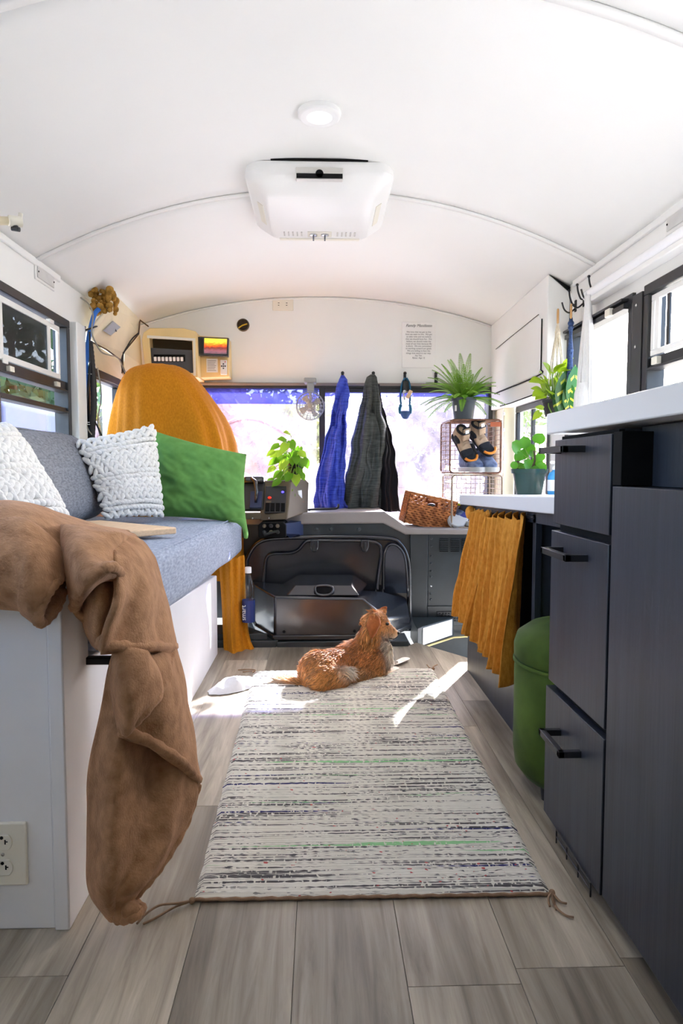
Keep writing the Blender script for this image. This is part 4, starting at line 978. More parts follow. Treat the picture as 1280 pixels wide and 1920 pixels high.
obj('tag', MB().obox(Matrix.Translation((kx + .018, ky - .016, kz - .115)) @ Matrix.Rotation(.5, 4, 'Y'), .022, .004, .05), M_board, kl, bevel=.004, label='wooden key tag')
obj('key', MB().obox(Matrix.Translation((kx - .012, ky - .016, kz - .125)) @ Matrix.Rotation(-.2, 4, 'Y'), .008, .002, .045).lathe([(.009, 0), (.009, .002)], 12, Matrix.Translation((kx - .009, ky - .015, kz - .10)) @ Matrix.Rotation(PI / 2, 4, 'X')), M_chrome, kl)
obj('strap', MB().tube(cr([(kx - .026, ky, kz - .17), (kx - .034, ky, kz - .20), (kx - .030, ky, kz - .225)], 5), [.004] + [.009] * 9 + [.006], 8).tube(cr([(kx + .024, ky, kz - .17), (kx + .029, ky, kz - .20), (kx + .026, ky, kz - .225)], 5), [.004] + [.009] * 9 + [.006], 8), M_teal, kl, smooth=180)
obj('cloth_loop', MB().grid(lambda u, v: Vector((kx - .002 + (u - .5) * lerp(.060, .026, v ** 1.5), ky - .012 * math.sin(PI * u) - .004, kz - .212 - .038 * v - .010 * math.sin(PI * u) * (1 - .3 * v) + .006 * (1 - v) * math.sin(PI * u) * 2)), 14, 8), M_denim, kl, smooth=180, solid=.006)

# ------------------------------------------------------------------ clip-on fan
M_fanb = mat('fan_beige', rgb(186, 178, 160), .4, .4)
fx, fy, fz = -.055, 3.80, 1.157
fn_ = thing('fan', 'small round wire-caged fan hanging from the windshield header', 'fan', (fx, fy, fz))
obj('bracket', MB().box(fx - .035, fx + .035, fy - .01, fy + .10, 1.288, 1.315).box(fx - .018, fx + .022, fy, fy + .05, 1.24, 1.29), mat('fan_bracket_grey', rgb(150, 156, 158), .4, .4), fn_, bevel=.006)
obj('motor', MB().lathe([(.02, 0), (.03, .01), (.032, .05), (.024, .07)], 18, Matrix.Translation((fx, fy + .035, fz)) @ Matrix.Rotation(-PI / 2, 4, 'X')), M_fanb, fn_)
obj('neck', MB().tube([(fx, fy + .07, fz), (fx, fy + .075, fz + .05), (fx, fy + .03, 1.25)], .009, 8), M_fanb, fn_)
cage = MB()
R_ = .078
for rr, dy in ((R_, .0), (R_ * .985, -.016), (R_ * .93, -.028), (R_ * .75, -.034), (R_ * .55, -.037), (R_ * .38, -.039), (R_ * .985, .02), (R_ * .8, .035)):
    cage.tube([(fx + rr * math.cos(a), fy + dy, fz + rr * math.sin(a)) for a in [2 * PI * i / 36 for i in range(36)]], 0.0015 if rr < R_ else .0028, 5, True)
for k in range(20):
    a = 2 * PI * k / 20; c, s = math.cos(a), math.sin(a)
    cage.tube([(fx + R_ * q * c, fy + d, fz + R_ * q * s) for q, d in ((.2, -.040), (.6, -.037), (.93, -.028), (1, 0), (.95, .025), (.5, .045))], .0012, 4)
obj('cage', cage, mat('fan_wire', rgb(150, 156, 168), .4, .5), fn_, smooth=180)
obj('hub', MB().lathe([(.004, -.022), (.014, -.018), (.018, -.005), (.018, .02)], 16, Matrix.Translation((fx, fy, fz)) @ Matrix.Rotation(-PI / 2, 4, 'X')), M_fanb, fn_)
for k in range(4):
    a0 = .55 + k * PI / 2
    def bl_(u, v, a0=a0):
        r = lerp(.014, .064, v); w_ = lerp(.35, .40, v) * (1 - .25 * abs(2 * u - 1) ** 3 * v)
        a = a0 + (u - .5) * 2 * w_
        return Vector((fx + r * math.cos(a), fy - .004 + (u - .5) * .024, fz + r * math.sin(a)))
    obj('blade', MB().grid(bl_, 8, 6), M_fanb, fn_, smooth=180, solid=.002)

# ------------------------------------------------------------------ things on the upper front wall
pp = thing('text_poster', 'white sheet printed with a family text on the front wall', 'poster', (0.573,3.92,1.525))
obj('sheet', MB().box(.477, .673, 3.922, 3.930, 1.392, 1.655), M_plastic, pp, bevel=.003)
M_pencil = mat('dark_print', rgb(40, 40, 42), .7, .2); M_pencil2 = mat('grey_print', rgb(112, 112, 114), .7, .2)
RX = Matrix.Rotation(PI / 2, 4, 'X')
text_mesh('title', 'Family Manifesto', .0225, M_pencil, Matrix.Translation((.575, 3.9215, 1.645)) @ RX, pp, shear=.35, spacing=1.0)
text_mesh('body_text', 'We love that we get to live\nhow we want to live.  We get\nto take risks and we believe\nthat we should have fun.  We\nbelieve we should make the\nmost of our lives because life\nis short.  We are committed\nto working toward our goals.\nWe are willing to face the\nthings that stand in our way.\nSay Yes.\nRyker, Age 12', .0128, M_pencil2, Matrix.Translation((.575, 3.9215, 1.604)) @ RX, pp, shear=.1, line=1.06)
oo = thing('wall_outlet', 'white double outlet mounted sideways high on the front wall', 'outlet', (-0.21,3.93,1.751))
obj('cover_plate', MB().box(-.272, -.152, 3.924, 3.932, 1.715, 1.787), M_ivory, oo, bevel=.003)
for x in (-.235, -.189):
    r_ = obj('receptacle', MB().lathe([(.016, 0), (.016, .003)], 24, Matrix.Translation((x, 3.925, 1.751)) @ Matrix.Rotation(PI / 2, 4, 'X')), M_ivory, oo)
    obj('slots', MB().box(x - .006, x + .003, 3.9205, 3.9225, 1.756, 1.759).box(x - .006, x + .002, 3.9205, 3.9225, 1.743, 1.746), M_dark, r_, label='dark plug slots')
hl = MB().lathe([(.036, 0), (.036, .012), (.033, .014), (.031, .008), (.031, -.03), (.001, -.03)], 28, Matrix.Translation((-.442, 3.93, 1.631)) @ Matrix.Rotation(PI / 2, 4, 'X'), caps=False)
ho = obj('cable_hole', hl, mat('hole_rim', rgb(120, 108, 92), .7, .3), wall_front)
obj('hole_lining', MB().lathe([(.031, .0135), (.001, .0135)], 24, Matrix.Translation((-.442, 3.93, 1.631)) @ Matrix.Rotation(PI / 2, 4, 'X'), caps=False), mat('hole_dark', rgb(64, 54, 44), .9, .1, var=.4, vscale=60), ho)
obj('yellow_wire', MB().tube([(-.468, 3.914, 1.612), (-.445, 3.910, 1.626), (-.418, 3.914, 1.636)], .004, 6), mat('yellow_wire', rgb(206, 168, 40), .5, .4), ho)

# cream electrical cabinet with switch panel
ep = thing('electrical_cabinet', 'yellowed cream electrical cabinet with a row of switches above the windshield', 'cabinet', (-.8, 3.75, 1.3))
cfo = [(-.965, 1.50), (-.955, 1.54), (-.92, 1.565), (-.74, 1.565), (-.672, 1.548), (-.665, 1.30), (-.945, 1.30)]
fr_ = MB()
inn = [(-.925, 1.515), (-.925, 1.52), (-.92, 1.522), (-.745, 1.512), (-.695, 1.505), (-.69, 1.325), (-.915, 1.325)]
n7 = len(cfo)
fr_.add([(x, 3.70, z) for x, z in cfo] + [(x, 3.70, z) for x, z in inn] + [(x, 3.92, z) for x, z in cfo] + [(x, 3.78, z) for x, z in inn],
        [(i, (i + 1) % n7, n7 + (i + 1) % n7, n7 + i) for i in range(n7)] + [(i, 2 * n7 + i, 2 * n7 + (i + 1) % n7, (i + 1) % n7) for i in range(n7)]
        + [(n7 + i, n7 + (i + 1) % n7, 3 * n7 + (i + 1) % n7, 3 * n7 + i) for i in range(n7)])
obj('housing', fr_, M_creamd, ep, bevel=.004)
obj('inside', MB().box(-.93, -.685, 3.775, 3.785, 1.32, 1.525), mat('cabinet_inside', rgb(70, 60, 40), .7, .3), ep)
obj('inner_frame', MB().prism([(-.935, 1.51), (-.935, 1.525), (-.688, 1.510), (-.688, 1.497)], 'y', 3.695, 3.70).prism([(-.688, 1.51), (-.676, 1.51), (-.676, 1.31), (-.688, 1.31)], 'y', 3.695, 3.70), M_ivory, ep)
swp = obj('switch_panel', MB().prism([(-.922, 1.462), (-.695, 1.450), (-.692, 1.325), (-.915, 1.328)], 'y', 3.715, 3.73), mat('dark_grey_panel', rgb(74, 76, 80), .5, .4), ep, bevel=.002)
obj('switch_slot', MB().box(-.905, -.735, 3.712, 3.716, 1.388, 1.425), M_dark, swp)
for i in range(8):
    x = -.895 + .0205 * i
    obj('switch', MB().obox(Matrix.Translation((x, 3.706, 1.400)) @ Matrix.Rotation(.3, 4, 'X'), .014, .012, .022), M_plastic, swp, bevel=.002)
obj('side_box', MB().prism([(-.675, 1.545), (-.512, 1.536), (-.508, 1.318), (-.67, 1.312)], 'y', 3.80, 3.925), M_creamd, ep, bevel=.004)
# monitor on the cabinet
def screen_mat2():
    m = bpy.data.materials.new('monitor_picture'); m.use_nodes = True
    N = m.node_tree.nodes; L = m.node_tree.links; b = N['Principled BSDF']
    tc = N.new('ShaderNodeTexCoord'); sp = N.new('ShaderNodeSeparateXYZ'); L.new(tc.outputs['Generated'], sp.inputs[0])
    n = N.new('ShaderNodeTexNoise'); n.inputs['Scale'].default_value = 5; n.inputs['Detail'].default_value = 5
    mp = N.new('ShaderNodeMapping'); mp.inputs['Scale'].default_value = (1, 1, 2.2); L.new(tc.outputs['Generated'], mp.inputs[0]); L.new(mp.outputs[0], n.inputs['Vector'])
    ma = N.new('ShaderNodeMath'); ma.operation = 'MULTIPLY_ADD'; ma.inputs[1].default_value = .5; L.new(n.outputs['Fac'], ma.inputs[0]); L.new(sp.outputs['Z'], ma.inputs[2])
    r = N.new('ShaderNodeValToRGB'); e = r.color_ramp.elements
    e[0].position = .2; e[0].color = rgb(60, 60, 70); e[1].position = 1.05; e[1].color = rgb(255, 214, 60)
    for p, c in ((.45, rgb(150, 90, 100)), (.62, rgb(110, 40, 30)), (.75, rgb(232, 74, 20)), (.9, rgb(255, 150, 30))):
        q = e.new(p); q.color = c
    L.new(ma.outputs[0], r.inputs[0]); L.new(r.outputs[0], b.inputs['Emission Color']); b.inputs['Emission Strength'].default_value = .55
    b.inputs['Base Color'].default_value = (.01, .01, .01, 1); b.inputs['Roughness'].default_value = .3
    return m
mo = thing('monitor', 'small black monitor showing a glowing orange fire picture', 'monitor', (-.59, 3.78, 1.43))
TM = Matrix.Translation((-.590, 3.77, 1.476)) @ Matrix.Rotation(.035, 4, 'Y')
obj('case', MB().obox(TM, .172, .03, .104), M_gloss, mo, bevel=.004)
obj('screen', MB().obox(TM @ Matrix.Translation((.014, -.0155, .004)), .124, .002, .082), screen_mat2(), mo)
obj('button_strip', MB().obox(TM @ Matrix.Translation((-.065, -.0155, 0)), .022, .002, .08), M_black, mo)
obj('bracket', MB().obox(TM @ Matrix.Translation((0, .022, 0)), .05, .02, .04), M_black, mo)
nt = thing('note_card', 'small white note sheet taped under the monitor', 'note', (-.60, 3.795, 1.36))
obj('paper', MB().box(-.634, -.572, 3.796, 3.80, 1.342, 1.418), M_plastic, nt)
for k in range(7): obj('print_line', MB().box(-.628, -.580 - .004 * (k % 3), 3.7945, 3.7965, 1.405 - .009 * k, 1.407 - .009 * k), M_pencil2, nt)
rm = thing('remote_control', 'slim white remote control with black buttons beside the note', 'remote', (-.538, 3.79, 1.35))
obj('case', MB().box(-.556, -.520, 3.786, 3.80, 1.328, 1.410), M_plastic, rm, bevel=.003)
for dx, dz in ((0, .012), (0, -.012), (-.010, 0), (.010, 0), (0, 0)):
    obj('button', MB().box(-.538 + dx - .0035, -.538 + dx + .0035, 3.783, 3.787, 1.375 + dz - .0035, 1.375 + dz + .0035), M_black, rm)
obj('power_button', MB().box(-.530, -.525, 3.783, 3.787, 1.396, 1.401), M_red, rm, label='red power button')

# cream cover panels, cable bundle and insulation in the front-left corner
cp = thing('cover_panel', 'aged cream corner cover panels hanging open above the driver window', 'panel', (-1.019,3.4,1.488))
def quad(*p): return MB().add(p, [tuple(range(len(p)))])
q1 = obj('upper_panel', quad((-0.991,3.22,1.634), (-0.984,3.24,1.642), (-0.978,3.72,1.611), (-0.975,3.68,1.529), (-1.031,3.58,1.409), (-1.034,3.56,1.367), (-1.056,3.17,1.397), (-1.038,3.15,1.468), (-0.989,3.2,1.555)), M_cream, cp, solid=.01, smooth=0, bevel=.002)
obj('lower_panel', quad((-1.071,3.2,1.393), (-1.049,3.62,1.371), (-1.054,3.62,1.273), (-1.067,3.24,1.278)), M_cream, cp, solid=.01, smooth=0)
obj('front_panel', quad((-1.034,3.6,1.413), (-0.988,3.74,1.535), (-0.98,3.74,1.367), (-1.045,3.62,1.298)), M_cream, cp, solid=.01, smooth=0)
lt = obj('latch_plate', quad((-0.993,3.29,1.511), (-0.986,3.38,1.502), (-1.01,3.3,1.445), (-1.017,3.22,1.451)), mat('plate_grey', rgb(168, 174, 184), .4, .5), cp, solid=.006, smooth=0, label='steel latch plate')
for pts in ([(-1.054,3.15,1.388), (-1.038,3.33,1.382), (-1.029,3.55,1.363)], [(-0.973,3.7,1.601), (-0.97,3.66,1.525), (-1.025,3.56,1.406), (-1.033,3.56,1.301)], [(-0.973,3.7,1.607), (-0.948,3.78,1.59)]):
    obj('gap_line', MB().tube(pts, .004, 5), M_bark if 'M_bark' in globals() else M_dark, cp, label='dark gap between panels')
obj('latch_bolt', MB().ell((-1.012,3.31,1.485), (.009, .009, .009)).obox(Matrix.Translation((-1.003,3.34,1.486)), .02, .02, .025), mat('latch_grey', rgb(96, 100, 106), .5, .4), lt)
ins = MB(); random.seed(4)
for k in range(60):
    c = Vector((-1.014,3.16,1.579)) + Vector((random.uniform(-.05, .05), random.uniform(0, .12), random.uniform(-.05, .05)))
    ins.ell(c, (random.uniform(.008, .020),) * 3, Matrix.Identity(3), 8, 6)
io = obj('insulation', ins, mat('glass_wool', rgb(166, 126, 60), .95, .1, var=.35, vscale=40, bump=.6, bscale=200), smooth=180, loc=(-1.022,3.18,1.553)); tag(io, 'tuft of yellow-brown insulation sticking out above the blue pipe', 'insulation')
M_bluep = mat('blue_pipe', rgb(40, 112, 204), .4, .4, var=.06); M_corr = mat('black_conduit', rgb(44, 44, 46), .5, .4)
M_cable = mat('grey_cable', rgb(150, 146, 136), .5, .4)
cbn = thing('cable_bundle', 'blue pipe, black conduit and loose wires running down the front-left pillar', 'cables', (-1.067,3.12,0.923))
obj('blue_pipe', MB().tube(cr([(-1.014,3.18,1.55), (-1.029,3.14,1.512), (-1.043,3.12,1.443), (-1.056,3.11,1.357), (-1.068,3.11,1.237), (-1.079,3.11,1.092), (-1.089,3.11,0.898)], 6), .0105, 10), M_bluep, cbn, smooth=180)
con = cr([(-1.053,3.13,1.385), (-1.045,3.13,1.288), (-1.04,3.13,1.191), (-1.037,3.12,1.093), (-1.046,3.12,0.996), (-1.053,3.12,0.898)], 10)
obj('black_conduit', MB().tube(con, [.014 + (.0015 if i % 2 else 0) for i in range(len(con))], 10), M_corr, cbn, smooth=180)
for pts, r in (([(-1.078,3.1,1.573), (-1.037,3.08,1.541), (-1.015,3.07,1.491), (-1.022,3.07,1.416), (-1.015,3.09,1.377), (-1.004,3.14,1.339), (-0.986,3.2,1.334), (-0.989,3.35,1.344), (-0.974,3.42,1.281)], .0035),
               ([(-1.078,3.1,1.379), (-1.083,3.1,1.283), (-1.071,3.08,1.089), (-1.06,3.09,0.994), (-1.043,3.1,0.958)], .003),
               ([(-1.016,3.12,1.263), (-1.002,3.12,1.142), (-1.021,3.12,1.02), (-1.007,3.12,0.923)], .003), ([(-1.06,3.1,1.446), (-1.066,3.1,1.379), (-1.079,3.1,1.236)], .003)):
    obj('grey_wire', MB().tube(cr(pts, 6), r, 6), M_cable, cbn, smooth=180)
for pts in ([(-1.055,3.09,1.427), (-1.031,3.12,1.445), (-1.032,3.2,1.469), (-1.027,3.27,1.479)], [(-0.97,3.66,1.53), (-0.988,3.6,1.488), (-1.002,3.55,1.437), (-1.014,3.5,1.374), (-1,3.45,1.312), (-0.964,3.42,1.25)], [(-1.038,3.09,1.42), (-1.046,3.1,1.236), (-1.07,3.1,1.043), (-1.073,3.1,0.898)], [(-1.027,3.1,1.019), (-1.006,3.12,0.959), (-0.994,3.14,0.899)]):
    obj('black_wire', MB().tube(cr(pts, 6), .004, 6), M_black, cbn, smooth=180)
for (x, y, r) in ((161, 649, .013), (176, 706, .018), (170, 794, .024), (172, 798, .024)):
    c = Vector(((x - 600) / 1250 * 3.12, 3.125, .8 + (880 - y) / 1250 * 3.12))
    obj('cable_tie', MB().tube([c + Vector((r * math.cos(a), r * math.sin(a), 0)) for a in [2 * PI * i / 16 for i in range(16)]], .0016, 5, True), M_plastic, cbn, smooth=180)

# ------------------------------------------------------------------ kitchen side (right)
# drawer unit
dc = thing('drawer_cabinet', 'black stained drawer cabinet with three drawers under the white counter', 'cabinet', (.8, 1.29, 0))
obj('carcass', MB().box(.528, 1.09, 1.16, 1.425, .05, .872), M_cab, dc, bevel=.002)
obj('toe_kick', MB().box(.55, 1.09, 1.16, 1.41, 0, .05), M_dark, dc)
def pull(parent, y0, y1, z, d=.047, t=.012, h=.013):
    x1 = .508
    m = MB().box(x1 - d, x1 - d + t, y0, y1, z - h / 2, z + h / 2).box(x1 - d, x1, y0, y0 + t, z - h / 2, z + h / 2).box(x1 - d, x1, y1 - t, y1, z - h / 2, z + h / 2)
    return obj('handle', m, M_black, parent, bevel=.0012)
for (z0, z1, y1, hz, hy0, hy1, lab) in ((.684, .862, 1.425, .839, 1.26, 1.40, None), (.336, .668, 1.437, .632, 1.235, 1.375, None), (.028, .318, 1.452, .247, 1.245, 1.365, None)):
    d = obj('drawer', MB().box(.505, .527, 1.147, y1, z0, z1), M_cab, dc, bevel=.0015)
    pull(d, hy0, hy1, hz)
obj('shadow_liner', MB().box(.520, .53, 1.15, 1.425, .05, .87), M_dark, dc)
# tall front panel and recessed sink front
kp = thing('kitchen_cabinet', 'black kitchen base cabinet with tall flat front nearest the camera', 'cabinet', (.8, .4, 0))
obj('front_panel', MB().box(.505, .527, -.35, 1.138, .034, .771), M_cab, kp, bevel=.0015)
obj('recessed_front', MB().box(.56, .575, -.35, 1.150, .771, .874), M_cab, kp, bevel=.001)
obj('shaded_end_cap', MB().box(.506, .56, 1.108, 1.141, .773, .864), M_dark, kp, bevel=.001)  # drawer end cap; its shade is put into the near-black colour
obj('carcass', MB().box(.53, 1.09, -.35, 1.145, .05, .77), M_cab, kp)
obj('toe_kick', MB().box(.56, 1.09, -.35, 1.145, 0, .05), M_dark, kp)
wt = obj('countertop', MB().box(.503, 1.098, -.4, 1.478, .877, .923), M_counter, bevel=.003, loc=(.8, .6, .877)); tag(wt, 'thick white laminate kitchen countertop above the black drawers', 'countertop')
# faucet handle peeping over the counter
fa = thing('faucet', 'dark faucet spout reaching in over the white counter at frame edge', 'faucet', (.98, 1.45, .923))
obj('spout', MB().tube(cr([(.88, 1.28, .923), (.88, 1.28, 1.10), (.89, 1.30, 1.14), (.91, 1.38, 1.145)], 6), .013, 10), M_black, fa, smooth=180)
obj('spray_head', MB().tube([(.905, 1.375, 1.145), (.935, 1.50, 1.128), (.94, 1.52, 1.125)], [.016, .019, .014], 12), M_black, fa, smooth=60)

# desk with curtain, curtain front
dk = thing('desk', 'low black desk with thick white top behind the drawer cabinet', 'desk', (.8, 2.1, 0))
obj('desk_top', MB().prism([(1.50, .695), (1.50, .737), (2.645, .700), (2.645, .660)], 'x', .556, 1.098), M_counter, dk, bevel=.003)
obj('front_panel', MB().box(.586, .602, 1.815, 2.600, .0, .20), M_cab, dk)
obj('far_stile', MB().prism([(2.54, .19), (2.60, .19), (2.60, .655), (2.54, .657)], 'x', .586, .604), M_cab, dk, bevel=.001)
obj('near_stile', MB().prism([(1.79, .0), (1.815, .0), (1.815, .677), (1.79, .678)], 'x', .586, .604), M_cab, dk, bevel=.001)
obj('top_rail', MB().prism([(1.50, .66), (1.50, .694), (2.60, .657), (2.60, .636)], 'x', .586, .604), M_cab, dk, bevel=.001)
obj('center_divider', MB().box(.60, 1.05, 2.165, 2.18, .19, .655), M_cab, dk)
obj('side_panel', MB().box(.604, 1.09, 2.585, 2.60, .0, .65), M_cab, dk)
obj('side_panel', MB().box(.604, 1.09, 1.80, 1.815, 0, .66), M_cab, dk)
obj('back_panel', MB().box(1.08, 1.095, 1.5, 2.6, 0, .65), M_dark, dk)
M_curt = fabric('mustard_crinkle', rgb(196, 128, 40), rgb(214, 150, 62), sc=120, stretch=(1, 1, .4), var=.04, bump=.3, bs=300)
M_curt.node_tree.nodes['Principled BSDF'].inputs['Sheen Weight'].default_value = .15
def curtain(name, label, top, bot, n, seed, flare):
    # top, bot: (y_far, z) .. (y_near, z)
    t = thing(name, label, 'curtain', (.57, (top[0][0] + top[1][0]) / 2, .2), 'mustard curtains under the desk')
    def f(u, v):
        yt = lerp(top[0][0], top[1][0], u); zt = lerp(top[0][1], top[1][1], u)
        yb = lerp(bot[0][0], bot[1][0], u); zb = lerp(bot[0][1], bot[1][1], u) + .010 * math.sin(u * 14 + seed) + .006 * math.sin(u * 31)
        y = lerp(yt, yb, v); z = lerp(zt, zb, v)
        a = .012 + .014 * min(1, v * 1.3); u0 = u; u = u + .05 * nz((u * 3, v * 2, seed + 5), 1) * v
        ph = seed + 1.5 * nz((u * 2, v * 1.4, seed), 1)
        s1 = math.sin(u * n * 2 * PI + ph); x = .574 - flare * v ** 1.4 + a * (s1 * abs(s1) ** -.3 if abs(s1) > .01 else 0) + a * .5 * math.sin(u * n * 4.3 * PI + ph * 2 + v * 3) + .006 * nz((u * 30, v * 4, seed), 1); x = min(x, .582)
        z += .012 * math.sin(u0 * n * 2 * PI + 1) * (1 - v) ** 3
        y += .012 * math.sin(u * n * 2 * PI + ph + 1.2) * v
        return Vector((x, y, z))
    obj('cloth', MB().grid(f, 110, 44), M_curt, t, smooth=180, solid=.002)
    return t
c1 = curtain('curtain', 'mustard crinkled curtain hanging at the far end under the desk', ((2.50, .642), (2.25, .650)), ((2.62, .232), (2.31, .205)), 3.6, .4, .028)
obj('tie_knot', MB().ell((.575, 2.53, .635), (.020, .030, .026)).ell((.568, 2.515, .628), (.014, .018, .018)), M_curt, c1, smooth=180)
curtain('curtain', 'mustard crinkled curtain hanging under the desk beside the green ottoman', ((2.24, .650), (1.84, .668)), ((2.28, .200), (1.87, .180)), 5.4, 2.1, .026)
rod = obj('curtain_rod', MB().tube([(.585, 2.57, .640), (.585, 1.80, .668)], .004, 8), M_black, dk)

# ottoman
M_velvet = mat('green_velvet', rgb(50, 70, 18), .75, .2, var=.25, vscale=6, col2=rgb(72, 94, 34), sheen=.35, bump=.1, bscale=300)
ot = thing('ottoman', 'round green velvet storage ottoman between the desk and the drawers', 'ottoman', (.66, 1.625, 0))
T = Matrix.Translation((.66, 1.625, 0)) @ Matrix.Diagonal((.88, .88, 1.04, 1))
obj('body', MB().lathe([(.12, .022), (.165, .028), (.186, .052), (.192, .09), (.192, .29), (.188, .303), (.15, .306)], 48, T), M_velvet, ot, smooth=60)
obj('lid', MB().lathe([(.15, .305), (.185, .308), (.193, .318), (.194, .345), (.185, .37), (.15, .392), (.10, .402), (.04, .398), (.008, .385), (.001, .385)], 48, T), M_velvet, ot, smooth=180)
obj('welt', MB().tube([(.66 + .168 * math.cos(a), 1.625 + .168 * math.sin(a), .319) for a in [2 * PI * i / 48 for i in range(48)]], .005, 6, True), M_velvet, ot, smooth=180)
obj('button', MB().ell((.66, 1.625, .405), (.014, .014, .008)), M_velvet, ot, smooth=180)
for a in (.6, 2.2, 3.7, 5.3):
    obj('leg', MB().lathe([(.014, 0), (.017, .03)], 12, Matrix.Translation((.66 + .13 * math.cos(a), 1.625 + .13 * math.sin(a), 0))), M_black, ot)
# dark clutter showing in the gap below the drawers
gb = MB(); random.seed(8)
for k in range(9): gb.ell((.535, 1.0 + .055 * k, .018), (.012, .02 + .01 * random.random(), .016), Matrix.Identity(3), 8, 6)
gbo = obj('wire_basket', MB().tube([(.502, 1.18, .004), (.502, 1.18, .03), (.502, 1.36, .034), (.502, 1.36, .004)], .0018, 5).tube([(.502, 1.18, .016), (.502, 1.36, .018)], .0015, 5)
          .tube([(.502, 1.24, .004), (.502, 1.24, .03)], .0015, 5).tube([(.502, 1.30, .004), (.502, 1.30, .032)], .0015, 5), M_black, loc=(.502, 1.27, 0)); tag(gbo, 'black wire vent guard at the floor under the lowest drawer', 'guard')

# overhead box above the entry door
hb = thing('overhead_cabinet', 'white overhead cabinet above the entry door with an outlined hatch', 'cabinet', (1.04, 3.4, 1.145))
def cz(x, y): return ceil_z(x, y) - .002
obj('body', MB().add([(1.0, 2.95, 1.145), (1.098, 2.95, 1.145), (1.098, 3.925, 1.145), (1.0, 3.925, 1.145), (1.0, 2.95, cz(1.0, 2.95)), (1.098, 2.95, cz(1.098, 2.95) - .012), (1.098, 3.925, cz(1.098, 3.925)), (1.0, 3.925, cz(1.0, 3.925))],
   [(0, 1, 2, 3), (4, 7, 6, 5), (0, 4, 5, 1), (1, 5, 6, 2), (2, 6, 7, 3), (3, 7, 4, 0)]), M_white, hb, bevel=.004)
hat = obj('hatch', MB().prism([(3.02, 1.255), (3.05, 1.235), (3.80, 1.235), (3.80, 1.475), (3.06, 1.50), (3.02, 1.47)], 'x', .996, 1.004), M_white, hb, bevel=.002)
gl_ = cr([(.9965, 3.015, 1.25), (.9965, 3.05, 1.228), (.9965, 3.81, 1.23)], 4)
obj('hatch_gap', MB().tube(gl_, .0035, 4).tube([(.9965, 3.013, 1.25), (.9965, 3.013, 1.475)], .003, 4).tube([(.9965, 3.06, 1.505), (.9965, 3.80, 1.48)], .0018, 4), M_dark, hb, label='dark gap round the hatch')
for y in (3.06, 3.76): obj('screw', MB().lathe([(.005, 0), (.003, .002)], 8, Matrix.Translation((.996, y, 1.26)) @ Matrix.Rotation(-PI / 2, 4, 'Y')), M_plastic, hat)
obj('bottom_seam', MB().tube([(.9985, 2.96, 1.150), (.9985, 3.5, 1.146), (.9985, 3.7, 1.150)], .003, 4), M_dark, hb)
obj('corner_gap', MB().prism([(1.004, cz(1.0, 2.95) - .002), (1.096, cz(1.098, 2.95) - .03), (1.096, cz(1.098, 2.95) - .006)], 'y', 2.944, 2.949), M_dark, hb)

# fluorescent tube fixture and junction plates
lf = thing('tube_light', 'white fluorescent tube batten above the side window on the kitchen side', 'light fixture', (1.07, 2.3, 1.47))
obj('housing', MB().box(1.055, 1.1, 1.3, 2.68, 1.455, 1.475), M_plastic, lf, bevel=.004)
obj('diffuser', MB().tube([(1.072, 1.3, 1.493), (1.072, 2.69, 1.493)], .022, 14), mat('opal_diffuser', rgb(246, 247, 250), .25, .5), lf, smooth=50)
def plate(name, label, sg, y0, y1, z0, z1):
    t = thing(name, label, 'plate', (1.1 * sg, (y0 + y1) / 2, (z0 + z1) / 2))
    X = 1.1 * sg
    obj('frame', MB().box(X, X - .006 * sg, y0, y1, z0, z1), M_plastic, t, bevel=.003)
    obj('cover', MB().box(X - .006 * sg, X - .010 * sg, y0 + .012, y1 - .012, z0 + .010, z1 - .010), mat('translucent_cover', rgb(206, 206, 204), .3, .5, var=.06, vscale=20), t, bevel=.002)
    for y in (y0 + .018, y1 - .018): obj('screw', MB().lathe([(.004, 0), (.003, .003)], 8, Matrix.Translation((X - .009 * sg, y, (z0 + z1) / 2)) @ Matrix.Rotation(-sg * PI / 2, 4, 'Y')), M_dark, t)
plate('junction_plate', 'small pale junction cover plate above the couch window', -1, 2.66, 2.845, 1.533, 1.60)
plate('junction_plate', 'pale cover plate above the tube light on the kitchen side', 1, 1.95, 2.13, 1.535, 1.598)
# curtain-rod bracket on the left
cbk = thing('rod_bracket', 'cream curtain rod end with a black knob above the couch window', 'bracket', (-1.06, 2.36, 1.62))
obj('rod', MB().tube([(-0.884,1.75,1.425), (-0.8,1.8,1.443)], .011, 10), M_cream, cbk, smooth=60)
obj('clamp', MB().tube([(-0.801,1.79,1.44), (-0.777,1.81,1.444)], .014, 10).tube([(-0.782,1.81,1.444), (-0.778,1.81,1.466)], .006, 8), M_ivory, cbk, smooth=60)
obj('knob', MB().tube([(-0.788,1.8,1.435), (-0.789,1.8,1.422)], [.006, .009], 8).tube([(-0.798,1.8,1.424), (-0.778,1.8,1.421)], .006, 8), M_black, cbk, smooth=60)

